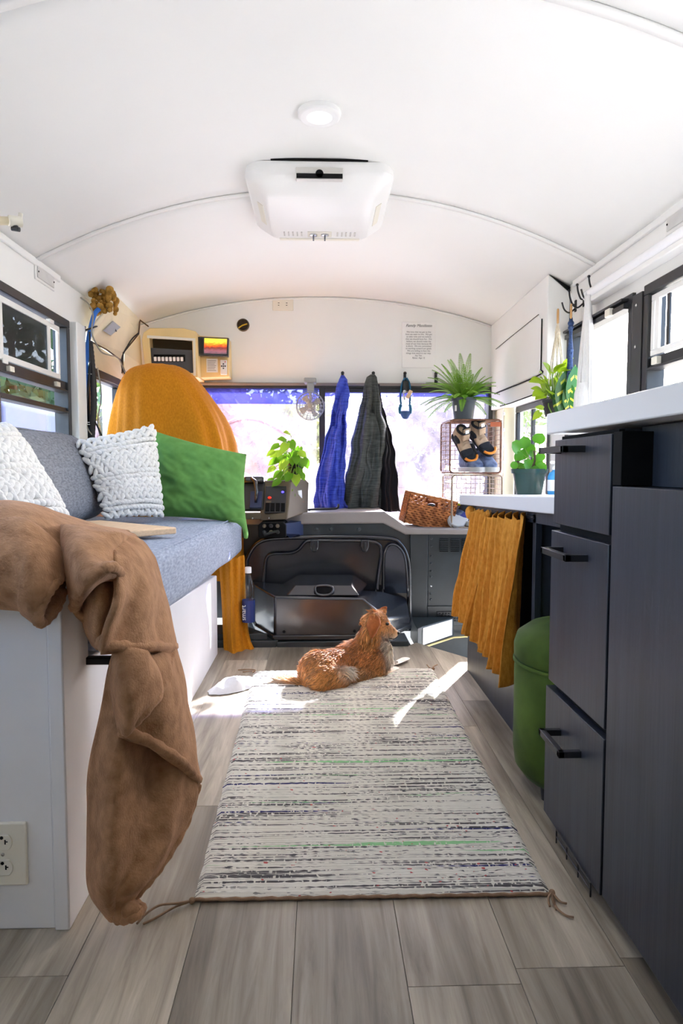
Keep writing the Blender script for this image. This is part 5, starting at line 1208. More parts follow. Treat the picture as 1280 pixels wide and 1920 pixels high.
# ceiling fixtures
al = thing('ceiling_light', 'round white puck light on the ceiling', 'light fixture', (.0, 2.08, 1.88))
TC = Matrix.Translation((.0, 2.095, 1.881)) @ Matrix.Rotation(PI, 4, 'X')
obj('housing', MB().lathe([(.064, -.006), (.066, .004), (.064, .014), (.058, .018), (.056, .018)], 40, TC), M_plastic, al)
obj('lens', MB().lathe([(.056, .017), (.03, .0185), (.001, .019)], 32, TC, caps=False), mat('frosted_lens', rgb(248, 248, 248), .5, .4, emit=(1, .99, .97, 1), es=.12), al, smooth=180)
def puck_lamp(y, power):      # lamp for the puck in view; the added pucks carry none
    d = bpy.data.lights.new('lamp_disk', 'AREA'); d.shape = 'DISK'; d.size = .11; d.energy = power; d.color = (1.0, .985, .96); d.spread = math.radians(170)
    o = bpy.data.objects.new('lamp_disk', d); COL.objects.link(o); o.location = (0, y, 1.855)
def puck(y, label):
    a = dup(al, (0, y, 1.88), label); a['group'] = 'ceiling puck lights'; return a
puck(.95, 'added white puck light on the ceiling above the camera, out of view'); puck(-.25, 'added white puck light on the ceiling behind the camera, out of view'); al['group'] = 'ceiling puck lights'  # unseen pucks added as interior fill light, only their lenses glow
puck_lamp(2.095, 1.2)
ac = thing('air_conditioner', 'white ceiling air conditioner with rocker slot and two knobs', 'air conditioner', (.0, 2.65, 1.86))
M_acw = mat('ac_plastic', rgb(238, 238, 236), .35, .5)
def acr(z, x, yn, yf, rc):
    pts = []
    for cx, cy, s in ((x - rc, yf - rc, 0), (-x + rc, yf - rc, 1), (-x + rc, yn + rc, 2), (x - rc, yn + rc, 3)):
        for k in range(7):
            a = (s + k / 6) * PI / 2; pts.append(Vector((cx + rc * math.cos(a), cy + rc * math.sin(a), z)))
    return pts
acm = MB(); L_ = [acr(1.872, .262, 2.40, 2.97, .06), acr(1.840, .266, 2.395, 2.975, .06), acr(1.825, .255, 2.405, 2.965, .06), acr(1.805, .225, 2.425, 2.955, .05), acr(1.790, .205, 2.47, 2.94, .045), acr(1.784, .198, 2.49, 2.93, .04)]
n28 = 28
acm.add([p for r in L_ for p in r], [(j * n28 + i, j * n28 + (i + 1) % n28, (j + 1) * n28 + (i + 1) % n28, (j + 1) * n28 + i) for j in range(5) for i in range(n28)] + [tuple(5 * n28 + i for i in range(n28))])
obj('shroud', acm, M_acw, ac, smooth=50)
obj('gasket', MB().box(-.17, .17, 2.393, 2.41, 1.873, 1.880), M_dark, ac, bevel=.002)
sl = obj('control_slot', MB().box(-.082, .082, 2.386, 2.41, 1.806, 1.846), mat('slot_flap', rgb(206, 204, 198), .3, .5, metal=.2), ac, bevel=.002)
obj('slot_opening', MB().box(-.080, .080, 2.383, 2.388, 1.808, 1.824).lathe([(.014, 0), (.014, .003)], 16, Matrix.Translation((0, 2.386, 1.824)) @ Matrix.Rotation(PI / 2, 4, 'X')), M_dark, sl)
for sx in (-1, 1):
    for k in range(5):
        x = sx * (.075 + .018 * k)
        obj('vent_slot', MB().box(x - .003, x + .003, 2.84, 2.885, 1.7815, 1.7845), mat('vent_grey', rgb(196, 194, 190), .5, .3) if (sx, k) == (-1, 0) else bpy.data.materials['vent_grey'], ac)
obj('control_plate', MB().box(-.05, .05, 2.835, 2.895, 1.7815, 1.785), M_ivory, ac)
for x in (-.026, .022):
    k = obj('knob', MB().lathe([(.017, 0), (.016, .006), (.008, .008)], 18, Matrix.Translation((x, 2.865, 1.782)) @ Matrix.Rotation(PI, 4, 'X')), M_chrome, ac)
    obj('grip', MB().box(x - .003, x + .003, 2.852, 2.878, 1.760, 1.776), mat('knob_grey', rgb(90, 94, 102), .4, .5) if x < 0 else bpy.data.materials['knob_grey'], k)
obj('filter_lip', MB().box(-.17, .17, 2.915, 2.935, 1.779, 1.788), M_ivory, ac, bevel=.003)
for sx in (-1, 1): obj('side_grille', MB().prism([(sx * .232, 1.812), (sx * .214, 1.797), (sx * .216, 1.795), (sx * .236, 1.810)], 'y', 2.60, 2.80), M_ivory, ac)

# triple hooks with macrame hangers
def dhook(y, label):
    h = thing('double_hook', label, 'hook', (1.095, y, 1.50), 'black double hooks beside the overhead cabinet')
    X = 1.1
    obj('plate', MB().box(X - .006, X, y - .009, y + .009, 1.475, 1.525), M_black, h, bevel=.003)
    obj('upper_prong', MB().tube(cr([(X - .004, y, 1.505), (X - .018, y - .004, 1.508), (X - .030, y - .006, 1.535), (X - .034, y - .006, 1.56)], 5), .0036, 8), M_black, h, smooth=180)
    obj('lower_prong', MB().tube(cr([(X - .004, y, 1.49), (X - .028, y + .002, 1.472), (X - .050, y + .002, 1.485), (X - .062, y, 1.515)], 5), .0036, 8), M_black, h, smooth=180)
    obj('knob', MB().ell((X - .034, y - .006, 1.563), (.006, .006, .006)), M_black, h, smooth=180)
    return h
dhook(2.88, 'black double hook holding the cream macrame hanger'); dhook(2.79, 'black double hook holding the navy macrame hanger'); dhook(2.67, 'black double hook holding the white macrame hanger')
M_jute = fabric('cream_cord', rgb(222, 212, 190), sc=120, bump=.4); M_navyc = fabric('navy_cord', rgb(42, 60, 98), rgb(66, 86, 124), sc=120, bump=.4); M_whitec = fabric('white_cord', rgb(236, 236, 236), sc=120, bump=.3, var=.03)
M_ring = mat('wooden_ring', rgb(206, 160, 104), .5, .4)
def ring(mb, c, r, t=.0045, tilt=0): return mb.tube([Vector(c) + Vector((r * .35 * math.cos(a), r * math.cos(a) * .9, r * math.sin(a))) for a in [2 * PI * i / 20 for i in range(20)]], t, 7, True)
def macrame(name, label, x, y, z0, z1, mt, knots, spread, nc, seed):
    t = thing(name, label, 'plant hanger', (x, y, z1), 'macrame plant hangers')
    obj('ring', ring(MB(), (x, y, z0 - .02), .028), M_ring, t, smooth=180)
    rnd = random.Random(seed); m = MB()
    for k in range(nc):
        a = 2 * PI * k / nc; p = []
        for i in range(14):
            v = i / 13; w = spread * math.sin(PI * min(1, v * 1.1) * .5) * (1.2 if v < .8 else 1)
            for kz, kw in knots:
                w = lerp(kw, w, min(1, abs(v - kz) * 12))
            p.append(Vector((x + w * math.cos(a + v * 1.2), y + w * math.sin(a + v * 1.2), lerp(z0 - .045, z1, v))))
        m.tube(cr(p, 2), .0032, 5)
    obj('cords', m, mt, t, smooth=180, kind='stuff')
    for kz, kw in knots:
        z = lerp(z0 - .045, z1, kz)
        obj('knot', MB().ell((x, y, z), (kw + .004, kw + .004, .012)).ell((x, y, z - .018), (kw + .003, kw + .003, .009)), mt, t, smooth=180)
    return t
h1 = macrame('macrame_hanger', 'cream macrame plant hanger nearest the overhead cabinet', 1.02, 2.875, 1.475, 1.0, M_jute, [(.10, .008), (.72, .018)], .032, 8, 1)
h2 = macrame('macrame_hanger', 'navy blue macrame plant hanger between the cream and the white one', 1.045, 2.79, 1.475, .98, M_navyc, [(.05, .009), (.30, .009), (.5, .009), (.66, .010), (.8, .010)], .011, 10, 2)
# white string hanger bag: a dense bundle of hanging cords
h3 = thing('macrame_hanger', 'wide white string macrame hanger in front of the side window', 'plant hanger', (1.05, 2.63, .95), 'macrame plant hangers')
m = MB(); rnd = random.Random(9)
for k in range(46):
    a = 2 * PI * k / 46; rr = rnd.uniform(.5, 1)
    p = []
    for i in range(9):
        v = i / 8; w = .010 + .052 * math.sin(min(1, v * 1.05) * PI * .55) * rr
        p.append(Vector((1.052 + w * math.cos(a) * .5, 2.63 + w * math.sin(a) * .85, lerp(1.48, .95, v))))
    m.tube(cr(p, 2), .0048, 5)
obj('cords', m, M_whitec, h3, smooth=180, kind='stuff')
obj('loop', ring(MB(), (1.052, 2.66, 1.48), .018, .004), M_whitec, h3, smooth=180)
obj('bag', MB().lathe([(.02, .93), (.055, .95), (.066, 1.02), (.06, 1.10), (.045, 1.14)], 20, Matrix.Translation((1.05, 2.63, 0)) @ Matrix.Diagonal((.7, .8, 1, 1)), caps=False), M_whitec, h3, smooth=180)
obj('dyed_hem', MB().lathe([(.045, .935), (.060, .965), (.0665, .99)], 20, Matrix.Translation((1.05, 2.63, 0)) @ Matrix.Diagonal((.7, .8, 1, 1)), caps=False), mat('orange_dyed_cord', rgb(236, 190, 110), .8, .2, var=.2, vscale=30), h3, smooth=180)

# chartreuse plant in the small black pot
M_char = mat('chartreuse_leaf', rgb(150, 178, 40), .4, .4, var=.2, vscale=25, trans=.4)
M_calg = mat('dark_striped_leaf', rgb(36, 92, 36), .35, .5, var=.12, vscale=25, trans=.25)
M_caly = mat('leaf_yellow_stripe', rgb(196, 208, 70), .35, .5, trans=.3)
LC = [leaf_mesh('chartreuse_leaf', 'heart', M_char, .9, .3), leaf_mesh('chartreuse_leaf_long', 'lance', M_char, 1.2, .35)]
ch = thing('chartreuse_plant', 'lime yellow leafy plant in a small black pot above the desk', 'plant', (.99, 2.86, 1.02))
pc = Vector((0.999,2.86,1.032))
obj('pot', MB().lathe([(.030, 0), (.043, .058), (.046, .060), (.046, .070), (.040, .070), (.035, .055), (.005, .055)], 20, Matrix.Translation(pc + Vector((0, 0, -.005)))), M_black, ch)
stc = MB(); random.seed(31)
for k, (px, py) in enumerate([(1010, 735), (1004, 712), (1018, 700), (1030, 690), (1040, 702), (1052, 682), (1060, 680), (1022, 722), (1034, 718), (1046, 712), (1054, 700), (1012, 742), (1024, 732), (1050, 715), (1006, 728), (1044, 690), (1031, 730), (1048, 742), (1020, 710), (1058, 692)]):
    Y = 2.84 + random.uniform(-.06, .05)
    tip = Vector(((px - 600) / 1250 * Y, Y, .8 + (880 - py) / 1250 * Y))
    o0 = pc + Vector((0, 0, .06)); d = (tip - o0); d.z *= .55; d = d + Vector((random.uniform(-.03, .03), -.03, random.uniform(-.05, .02)))
    sz = random.uniform(.053, .078); base = tip - d.normalized() * sz * .6
    stc.tube([o0, o0.lerp(base, .6) + Vector((0, 0, .02)), base], .0016, 5)
    put_leaf(LC[k % 3 == 0], ch, base, d, (0, -.8, .7), sz)
runner = cr([pc + Vector((-.02, -.01, .06)), (0.965,2.81,1.065), (0.969,2.78,1.027), (0.946,2.78,1.012), (0.919,2.78,1.023), (0.914,2.78,1.04)], 6)
stc.tube(runner, .0022, 5)
put_leaf(LC[0], ch, (0.919,2.78,1.04), (-.6, -.2, -.6), (0, -1, .3), .045); put_leaf(LC[0], ch, (0.939,2.8,1.056), (-.8, -.2, .2), (0, -1, .3), .035)
obj('stems', stc, M_stem, ch, smooth=180)
# dark striped leaves
cl_ = thing('striped_plant', 'dark green leaves with yellow stripes beside the lime plant', 'plant', (1.04, 2.79, 1.0))
def striped(base, d, up, size):
    me_g = bpy.data.meshes.get('striped_leaf') or leaf_mesh('striped_leaf', 'lance', M_calg, .78, .18)
    lf_ = put_leaf(me_g, cl_, base, d, up, size)
    mk = bpy.data.meshes.get('leaf_stripes')
    if not mk:
        b = MB()
        for t in (.22, .48, .70):
            for s in (-1, 1):
                wd = .26 * math.sin(PI * t) ** .8 * .78
                z = lambda q, tt: -.18 * tt * tt + .18 * wd * abs(q) + .004
                b.add([(s * .12 * wd, t, z(.12, t)), (s * .75 * wd, t + .10, z(.75, t + .10)), (s * .62 * wd, t + .16, z(.62, t + .16)), (s * .08 * wd, t + .06, z(.08, t + .06))], [(0, 1, 2, 3)])
        mk = b.mesh('leaf_stripes', M_caly, 0)
    o = bpy.data.objects.new('leaf_stripes', mk); COL.objects.link(o); o.parent = lf_; o['label'] = 'yellow stripes on the leaf'
striped((1.035,2.8,1.22), (-.14, -.15, -1), (-.1, -1, .1), .185)
striped((1.063,2.78,1.235), (-.04, -.12, -1), (.15, -1, .1), .19)
striped((1.038,2.78,1.167), (.0, -.15, -1), (-.3, -1, .1), .14)
striped((1.026,2.81,1.177), (-.22, -.1, -.9), (-.3, -1, .1), .14)
obj('stems', MB().tube(cr([(1.035,2.8,1.011), (1.041,2.81,1.115), (1.035,2.8,1.22)], 5), .0028, 6).tube(cr([(1.062,2.81,1.012), (1.071,2.8,1.136), (1.063,2.78,1.235)], 5), .0028, 6), M_stem, cl_, smooth=180)
obj('pot', MB().lathe([(.022, 0), (.030, .05), (.032, .056), (.026, .052)], 16, Matrix.Translation((1.054,2.8,0.998))), M_black, cl_)

# desk plant in a green nursery pot, white-and-blue bottle
M_gpot = mat('green_nursery_pot', rgb(38, 72, 66), .25, .6)
M_pil = mat('round_leaf', rgb(84, 148, 36), .4, .4, var=.2, vscale=30, trans=.35)
LP = leaf_mesh('round_leaf', 'round', M_pil, 1.0, .12)
zz = .702
pg = thing('coin_plant', 'round-leaved green plant in a dark green nursery pot on the desk', 'plant', (.812, 2.57, zz))
Tp = Matrix.Translation((.812, 2.57, zz))
obj('pot', MB().lathe([(.048, 0), (.062, .082), (.068, .083), (.070, .100), (.065, .100), (.060, .086)], 28, Tp), M_gpot, pg)
obj('soil', MB().lathe([(.061, .088), (.02, .094), (.001, .094)], 20, Tp, caps=False), M_soil, pg, smooth=180)
stp = MB(); random.seed(41)
for k, (px, py, sz) in enumerate([(970, 838, .055), (985, 830, .05), (994, 842, .05), (1012, 822, .05), (1000, 850, .03), (1016, 856, .036), (1010, 866, .045), (1018, 876, .04), (992, 870, .042), (978, 876, .038), (966, 872, .03), (1006, 882, .036), (983, 852, .04), (974, 856, .04)]):
    Y = 2.56 + random.uniform(-.05, .04); tip = Vector(((px - 600) / 1250 * Y, Y, .8 + (880 - py) / 1250 * Y))
    d = Vector((random.uniform(-.6, .6), -.25, random.uniform(.2, 1))); base = tip - d.normalized() * sz * .5
    o0 = Vector((.812 + random.uniform(-.03, .03), 2.57, zz + .09)); stp.tube([o0, o0.lerp(base, .5) + Vector((random.uniform(-.01, .01), 0, .01)), base], .0016, 5)
    put_leaf(LP, pg, base, d, (random.uniform(-.3, .3), -1, .35), sz)
obj('stems', stp, M_stem, pg, smooth=180)
obj('brown_stem', MB().tube(cr([(.815, 2.56, zz + .09), (.826, 2.55, zz + .13), (.824, 2.55, zz + .17)], 5), .004, 7).tube(cr([(.76, 2.56, zz + .09), (.758, 2.54, zz + .13)], 4), .004, 7), M_bark, pg, smooth=180)
bo = thing('soap_bottle', 'blue and white soap bottle on the desk beside the green pot', 'bottle', (.868, 2.44, .704))
Tb = Matrix.Translation((.868, 2.44, .7065))
M_sky = mat('sky_blue_plastic', rgb(84, 172, 222), .25, .5, trans=.3)
obj('bottle_body', MB().lathe([(.024, 0), (.027, .004), (.027, .066), (.022, .08), (.011, .088), (.011, .094)], 20, Tb), M_sky, bo, smooth=50)
obj('bottle_label', MB().lathe([(.0275, .014), (.0275, .055)], 20, Tb, caps=False), M_plastic, bo)
obj('pump', MB().tube([Vector((.868, 2.44, .80)), Vector((.868, 2.44, .825)), Vector((.848, 2.43, .826))], .006, 8).lathe([(.012, .092), (.012, .104)], 16, Tb), M_plastic, bo)
obj('print_mark', MB().box(.862, .872, 2.4118, 2.413, .728, .742), M_sky, bo)
# leafless sprig in the door light string
sg_ = thing('string_lights', 'string of tiny clear bulbs hanging beside the entry door post', 'string lights', (1.02, 3.72, 1.0))
obj('wire', MB().tube(cr([(1.024, 3.725, 1.14), (1.020, 3.72, 1.05), (1.026, 3.72, .95), (1.020, 3.72, .86), (1.025, 3.72, .78)], 6), .002, 5), M_plastic, sg_, smooth=180)
for k in range(8): obj('bulb', MB().ell((1.02 + .006 * (-1) ** k, 3.712, 1.11 - .045 * k), (.006, .006, .010), Matrix.Identity(3), 8, 6), M_plastic, sg_, smooth=180)

# ------------------------------------------------------------------ wicker basket, crates, shoes, fern
M_wick = mat('wicker', rgb(150, 88, 46), .6, .3, var=.28, vscale=30, col2=rgb(176, 112, 64))
M_wick2 = mat('wicker_dark', rgb(104, 60, 34), .7, .2, var=.2, vscale=30)
bk_ = thing('wicker_basket', 'brown woven wicker basket tilted on the dash ledge beside the crates', 'basket', (.56, 3.60, .47))
TB = basis(Vector((.975, .05, -.215)).normalized(), Vector((-.03, 1, .02)).normalized(), Vector((.215, -.02, .975)).normalized(), (.566, 3.60, .492))
BW, BD, BH = .255, .17, .165
wv = MB(); wk = MB()
def weave(org, ux, uz, nrm, w, h, holes):
    cols, rows = int(w / .0135), 14
    for j in range(rows):
        for i in range(cols):
            if (i, j) in holes: continue
            c = org + ux * ((i + .5) / cols - .5) * w + uz * ((j + .5) / rows) * h + nrm * (.0022 if (i + j) % 2 else -.0010)
            M = basis(ux, nrm, uz, c)
            wv.obox(TB @ M @ Matrix.Rotation(.25 if (i + j) % 2 else -.25, 4, 'Y'), w / cols * 1.12, .005, h / rows * .82)
X_, Y_, Z_3 = Vector((1, 0, 0)), Vector((0, 1, 0)), Vector((0, 0, 1))
holesf = {(i, j) for j in (11,) for i in range(1, 18) if i % 2 == 0} | {(i, j) for j in (12,) for i in range(0, 18) if i % 3 == 0 and i < 8} | {(i, j) for i in range(7, 11) for j in (10, 11)}
weave(Vector((0, -BD / 2, 0)), X_, Z_3, -Y_, BW, BH, holesf); weave(Vector((0, BD / 2, 0)), X_, Z_3, Y_, BW, BH, holesf)
weave(Vector((-BW / 2, 0, 0)), Y_, Z_3, -X_, BD, BH, set()); weave(Vector((BW / 2, 0, 0)), Y_, Z_3, X_, BD, BH, set())
obj('weave', wv, M_wick, bk_, smooth=0, kind='stuff')
rimp = [TB @ Vector(p) for p in ((-BW / 2, -BD / 2, BH), (BW / 2, -BD / 2, BH), (BW / 2, BD / 2, BH), (-BW / 2, BD / 2, BH))]
obj('rim', MB().tube([a.lerp(b, q / 6) for a, b in zip(rimp, rimp[1:] + rimp[:1]) for q in range(6)], .006, 7, True), M_wick, bk_, smooth=180)
obj('sun_block_panels', MB().obox(TB @ Matrix.Translation((0, -BD / 2 + .006, BH * .36)), BW - .01, .003, BH * .70).obox(TB @ Matrix.Translation((0, BD / 2 - .006, BH * .46)), BW - .01, .003, BH * .9).obox(TB @ Matrix.Translation((-BW / 2 + .006, 0, BH * .46)), .003, BD - .01, BH * .9).obox(TB @ Matrix.Translation((BW / 2 - .006, 0, BH * .46)), .003, BD - .01, BH * .9), M_wick2, bk_)  # panels added behind the weave to stop sun sparkling through its holes
obj('bottom', MB().obox(TB @ Matrix.Translation((0, 0, .004)), BW - .01, BD - .01, .006), M_wick2, bk_)
for sx in (-1, 1):
    for sy in (-1, 1): wk.tube([TB @ Vector((sx * BW / 2, sy * BD / 2, 0)), TB @ Vector((sx * BW / 2, sy * BD / 2, BH))], .005, 6)
obj('corner_stakes', wk, M_wick2, bk_)
gb_ = obj('goggles', MB().ell(TB @ Vector((-.005, -BD / 2 + .005, .122)), (.022, .012, .010)), M_black, smooth=180, loc=TB @ Vector((-.005, -.08, .12))); tag(gb_, 'black strap end showing through the handle hole of the wicker basket', 'strap')

M_rust = mat('rusty_wire', rgb(124, 88, 70), .5, .5, metal=.5, var=.3, vscale=40); M_rust2 = mat('pale_wire', rgb(156, 138, 118), .4, .5, metal=.5, var=.25, vscale=40)
def crate(label, x0, x1, y0, y1, z0, z1, mt):
    t = thing('wire_crate', label, 'crate', ((x0 + x1) / 2, (y0 + y1) / 2, z0), 'wire crates on the dash ledge')
    f = MB()
    def rect(y, r, c=.02):
        p = []
        for cx, cz, s in ((x1 - c, z1 - c, 0), (x0 + c, z1 - c, 1), (x0 + c, z0 + c, 2), (x1 - c, z0 + c, 3)):
            for k in range(5):
                a = (s + k / 4) * PI / 2; p.append(Vector((cx + c * math.cos(a), y, cz + c * math.sin(a))))
        f.tube(p, r, 7, True)
    rect(y0, .0042); rect(y1, .0035); rect(y0 + .012, .0025)
    for x in (x0, x1):
        for z in (z0, z1): f.tube([(x, y0, z + (.006 if z == z0 else -.006)), (x, y1, z + (.006 if z == z0 else -.006))], .003, 6)
    obj('frame', f, mt, t, smooth=60)
    w = MB(); r = .0013
    n = 10; m_ = 11
    for k in range(1, n):
        x = lerp(x0, x1, k / n); w.tube([(x, y1, z0), (x, y1, z1)], r, 4); w.tube([(x, y0, z0), (x, y1, z0)], r, 4); w.tube([(x, y0, z1), (x, y1, z1)], r, 4)
        y = lerp(y0, y1, k / n)
        for X in (x0, x1): w.tube([(X, y, z0), (X, y, z1)], r, 4)
        w.tube([(x0, y, z0), (x1, y, z0)], r, 4); w.tube([(x0, y, z1), (x1, y, z1)], r, 4)
    for k in range(1, m_):
        z = lerp(z0, z1, k / m_); w.tube([(x0, y1, z), (x1, y1, z)], r, 4)
        for X in (x0, x1): w.tube([(X, y0, z), (X, y1, z)], r, 4)
    obj('wire_mesh', w, mt, t, smooth=0, kind='stuff')
    return t
c_low = crate('lower wire crate standing on the dash ledge with shoes inside', .690, .955, 3.47, 3.74, .494, .770, M_rust2)
c_up = crate('upper rusty wire crate with boots inside and a fern on top', .678, .945, 3.47, 3.74, .780, 1.058, M_rust)
obj('name_strip', MB().box(.886, .940, 3.464, 3.468, 1.022, 1.046), mat('rust_red_strip', rgb(168, 92, 62), .6, .3), c_up, label='rust red strip')
# shoes, built pointing along +Y at the origin then placed
def shoe(name, label, M, mats, L=.25, Hh=.10, boot=0.0, group=None, toe_cap=None, cat='shoe'):
    up, sole, dark, acc = mats
    t = thing(name, label, cat, M.to_translation(), group)
    def ring(y, w, z0, z1, n=20):
        out = []
        for k in range(n):
            a = 2 * PI * k / n; c, s = math.cos(a), math.sin(a)
            out.append(M @ Vector((w * (abs(c) ** .8) * (1 if c > 0 else -1) + .004 * (y / L), y, lerp(z0, z1, .5 + .5 * (abs(s) ** .8) * (1 if s > 0 else -1)))))
        return out
    h = Hh
    secs = [(.002, .020, .02, h * .55 + boot), (.012, .031, .016, h + boot), (.06, .036, .015, h * 1.02 + boot), (.095, .037, .015, h * (.98 if not boot else 1.0) + boot * .8), (.13, .041, .015, h * .78 + boot * .12), (.17, .045, .015, h * .6), (.21, .043, .015, h * .47), (.235, .032, .016, h * .38), (.247, .014, .018, h * .28)]
    rings = [ring(y * L / .25, w, a, b) for y, w, a, b in secs]; n = 20
    m = MB().add([p for r in rings for p in r], [(j * n + i, j * n + (i + 1) % n, (j + 1) * n + (i + 1) % n, (j + 1) * n + i) for j in range(len(rings) - 1) for i in range(n)] + [tuple(range(n)), tuple((len(rings) - 1) * n + i for i in range(n))])
    obj('upper', m, up, t, smooth=180)
    srs = [(-.002, .024), (.02, .036), (.08, .036), (.13, .042), (.18, .049), (.22, .045), (.245, .028), (.255, .010)]
    pl = [(-w, y) for y, w in srs] + [(w, y) for y, w in reversed(srs)]
    s_ = MB().prism(pl, 'z', 0, .026); s_.xf(M); obj('sole', s_, sole, t, bevel=.004, smooth=40)
    # collar opening, tongue and pull tab
    cz_ = h + boot
    obj('collar', MB().tube([M @ Vector((.030 * math.cos(a), .052 + .042 * math.sin(a), cz_ + .004 * math.sin(a * 2))) for a in [2 * PI * i / 20 for i in range(20)]], .0075, 8, True), dark, t, smooth=180)
    tg = MB().grid(lambda u, v: M @ Vector(((u - .5) * .052, lerp(.15 if not boot else .115, .085, v), lerp(h * .74 if not boot else h * .95, cz_ + (.035 if not boot else .05), v) + .004 * math.sin(PI * u))), 6, 6)
    tn = obj('tongue', tg, dark if not boot else up, t, smooth=180, solid=.006)
    if boot: obj('pull_tab', MB().obox(M @ Matrix.Translation((0, .088, cz_ + .032)) @ Matrix.Rotation(.6, 4, 'X'), .056, .012, .05), dark, tn, bevel=.004)
    obj('tongue_label', MB().obox(M @ Matrix.Translation((0, .095 if boot else .087, cz_ + .034)) @ Matrix.Rotation(.6 if boot else 1.0, 4, 'X'), .026, .008, .024), M_ink, tn)
    lc = MB()
    for k in range(5):
        y = lerp(.165, .10, k / 4) * L / .25; z = lerp(h * .66, cz_ * .96, k / 4) + .006
        lc.tube([M @ Vector((-.024, y, z - .006)), M @ Vector((0, y - .004, z)), M @ Vector((.024, y + .004, z - .006))], .0022, 5)
    obj('laces', lc, acc if not boot else up, t, smooth=180)
    if toe_cap:
        rr = [(.198, .0462, .02, h * .545), (.21, .0455, .02, h * .50), (.238, .033, .02, h * .40), (.25, .016, .02, h * .30)]
        R2 = [ring(y * L / .25, w, a, b) for y, w, a, b in rr]
        obj('toe_cap', MB().add([p for r in R2 for p in r], [(j * n + i, j * n + (i + 1) % n, (j + 1) * n + (i + 1) % n, (j + 1) * n + i) for j in range(3) for i in range(n)] + [tuple(3 * n + i for i in range(n))]), toe_cap, t, smooth=180)
        obj('toe_stripe', MB().tube([M @ Vector((.047 * math.sin(a), .205 + .046 * math.cos(a), .034)) for a in [-1.3 + 2.6 * i / 12 for i in range(13)]], .007, 6), acc, t, smooth=180, label='orange toe bumper')
        for s in (-1, 1):
            obj('side_panel', MB().ell(M @ Vector((s * .036, .075, h * .62)), (.008, .03, .022), M.to_3x3().normalized()), dark, t, smooth=180)
    return t
M_tanb = fabric('tan_suede', rgb(176, 152, 128), sc=60, var=.1); M_shdk = fabric('dark_shoe_fabric', rgb(38, 40, 46), sc=60); M_org = mat('orange_rubber', rgb(224, 136, 40), .5, .4)
M_slate = fabric('slate_blue_mesh', rgb(70, 84, 116), rgb(110, 122, 148), sc=30, var=.15); M_shsole = mat('pale_sole', rgb(176, 176, 174), .6, .3); M_shgrey = fabric('grey_shoe', rgb(104, 100, 122), sc=50, var=.1)
def place(loc, fwd, up):
    f = Vector(fwd).normalized(); u = Vector(up); x = f.cross(u).normalized(); u = x.cross(f)
    return basis(x, f, u, loc)
bm_ = (M_tanb, M_shdk, M_shdk, M_org)
# boots stand on their toes, soles to the back, leaning against the crate side
shoe('hiking_boot', 'tan hiking boot with orange toe, nearest the left side of the upper crate', place((.730, 3.63, .985), (.30, -.40, -.60), (.15, -.86, .45)) @ Matrix.Diagonal((.80, .80, .80, 1)), bm_, .20, .085, .03, 'tan hiking boots', M_shdk, 'boot')
shoe('hiking_boot', 'tan hiking boot with orange toe, right of its pair, above the sneakers', place((.812, 3.63, 1.002), (.34, -.42, -.48), (.15, -.82, .50)) @ Matrix.Diagonal((.80, .80, .80, 1)), bm_, .20, .085, .03, 'tan hiking boots', M_shdk, 'boot')
sm_ = (M_slate, M_shsole, M_shdk, M_slate)
shoe('sneaker', 'slate blue sneaker on the crate floor below the left boot', place((.795, 3.70, .786), (.16, -1, 0), (0, 0, 1)), sm_, .235, .125, 0, 'slate blue sneakers')
shoe('sneaker', 'slate blue sneaker on the crate floor against the right side', place((.888, 3.70, .786), (.05, -1, 0), (0, 0, 1)), sm_, .235, .125, 0, 'slate blue sneakers')
gm_ = (M_shgrey, M_shsole, M_shdk, mat('lime_trim', rgb(150, 214, 40), .5, .4))
shoe('sneaker', 'grey shoe lying in the lower wire crate', place((.86, 3.72, .500), (-.25, -1, 0), (0, 0, 1)), gm_, .22, .085, 0, None)
cpn = thing('running_shoe', 'navy and lime green running shoe leaning in the lower crate', 'shoe', (.75, 3.6, .50))
MX = place((.805, 3.62, .600), (-.55, -.45, -.45), (-.1, -.6, .75))
shoe_t = shoe('running_shoe', 'white and lime running shoe tilted behind the grey shoe', place((.83, 3.66, .60), (-.45, -.6, -.35), (.3, -.4, .85)), (fabric('navy_mesh', rgb(70, 74, 140), sc=40), M_shsole, M_shdk, bpy.data.materials['lime_trim']), .17, .07, 0, None)
obj('toe', MB().ell(MX @ Vector((0, .08, .02)), (.03, .05, .028), MX.to_3x3()), M_slate, cpn, smooth=180)
obj('lime_band', MB().tube([MX @ Vector((.032 * math.cos(a), .055, .02 + .030 * math.sin(a))) for a in [2 * PI * i / 16 for i in range(16)]], .008, 6, True), bpy.data.materials['lime_trim'], cpn, smooth=180)
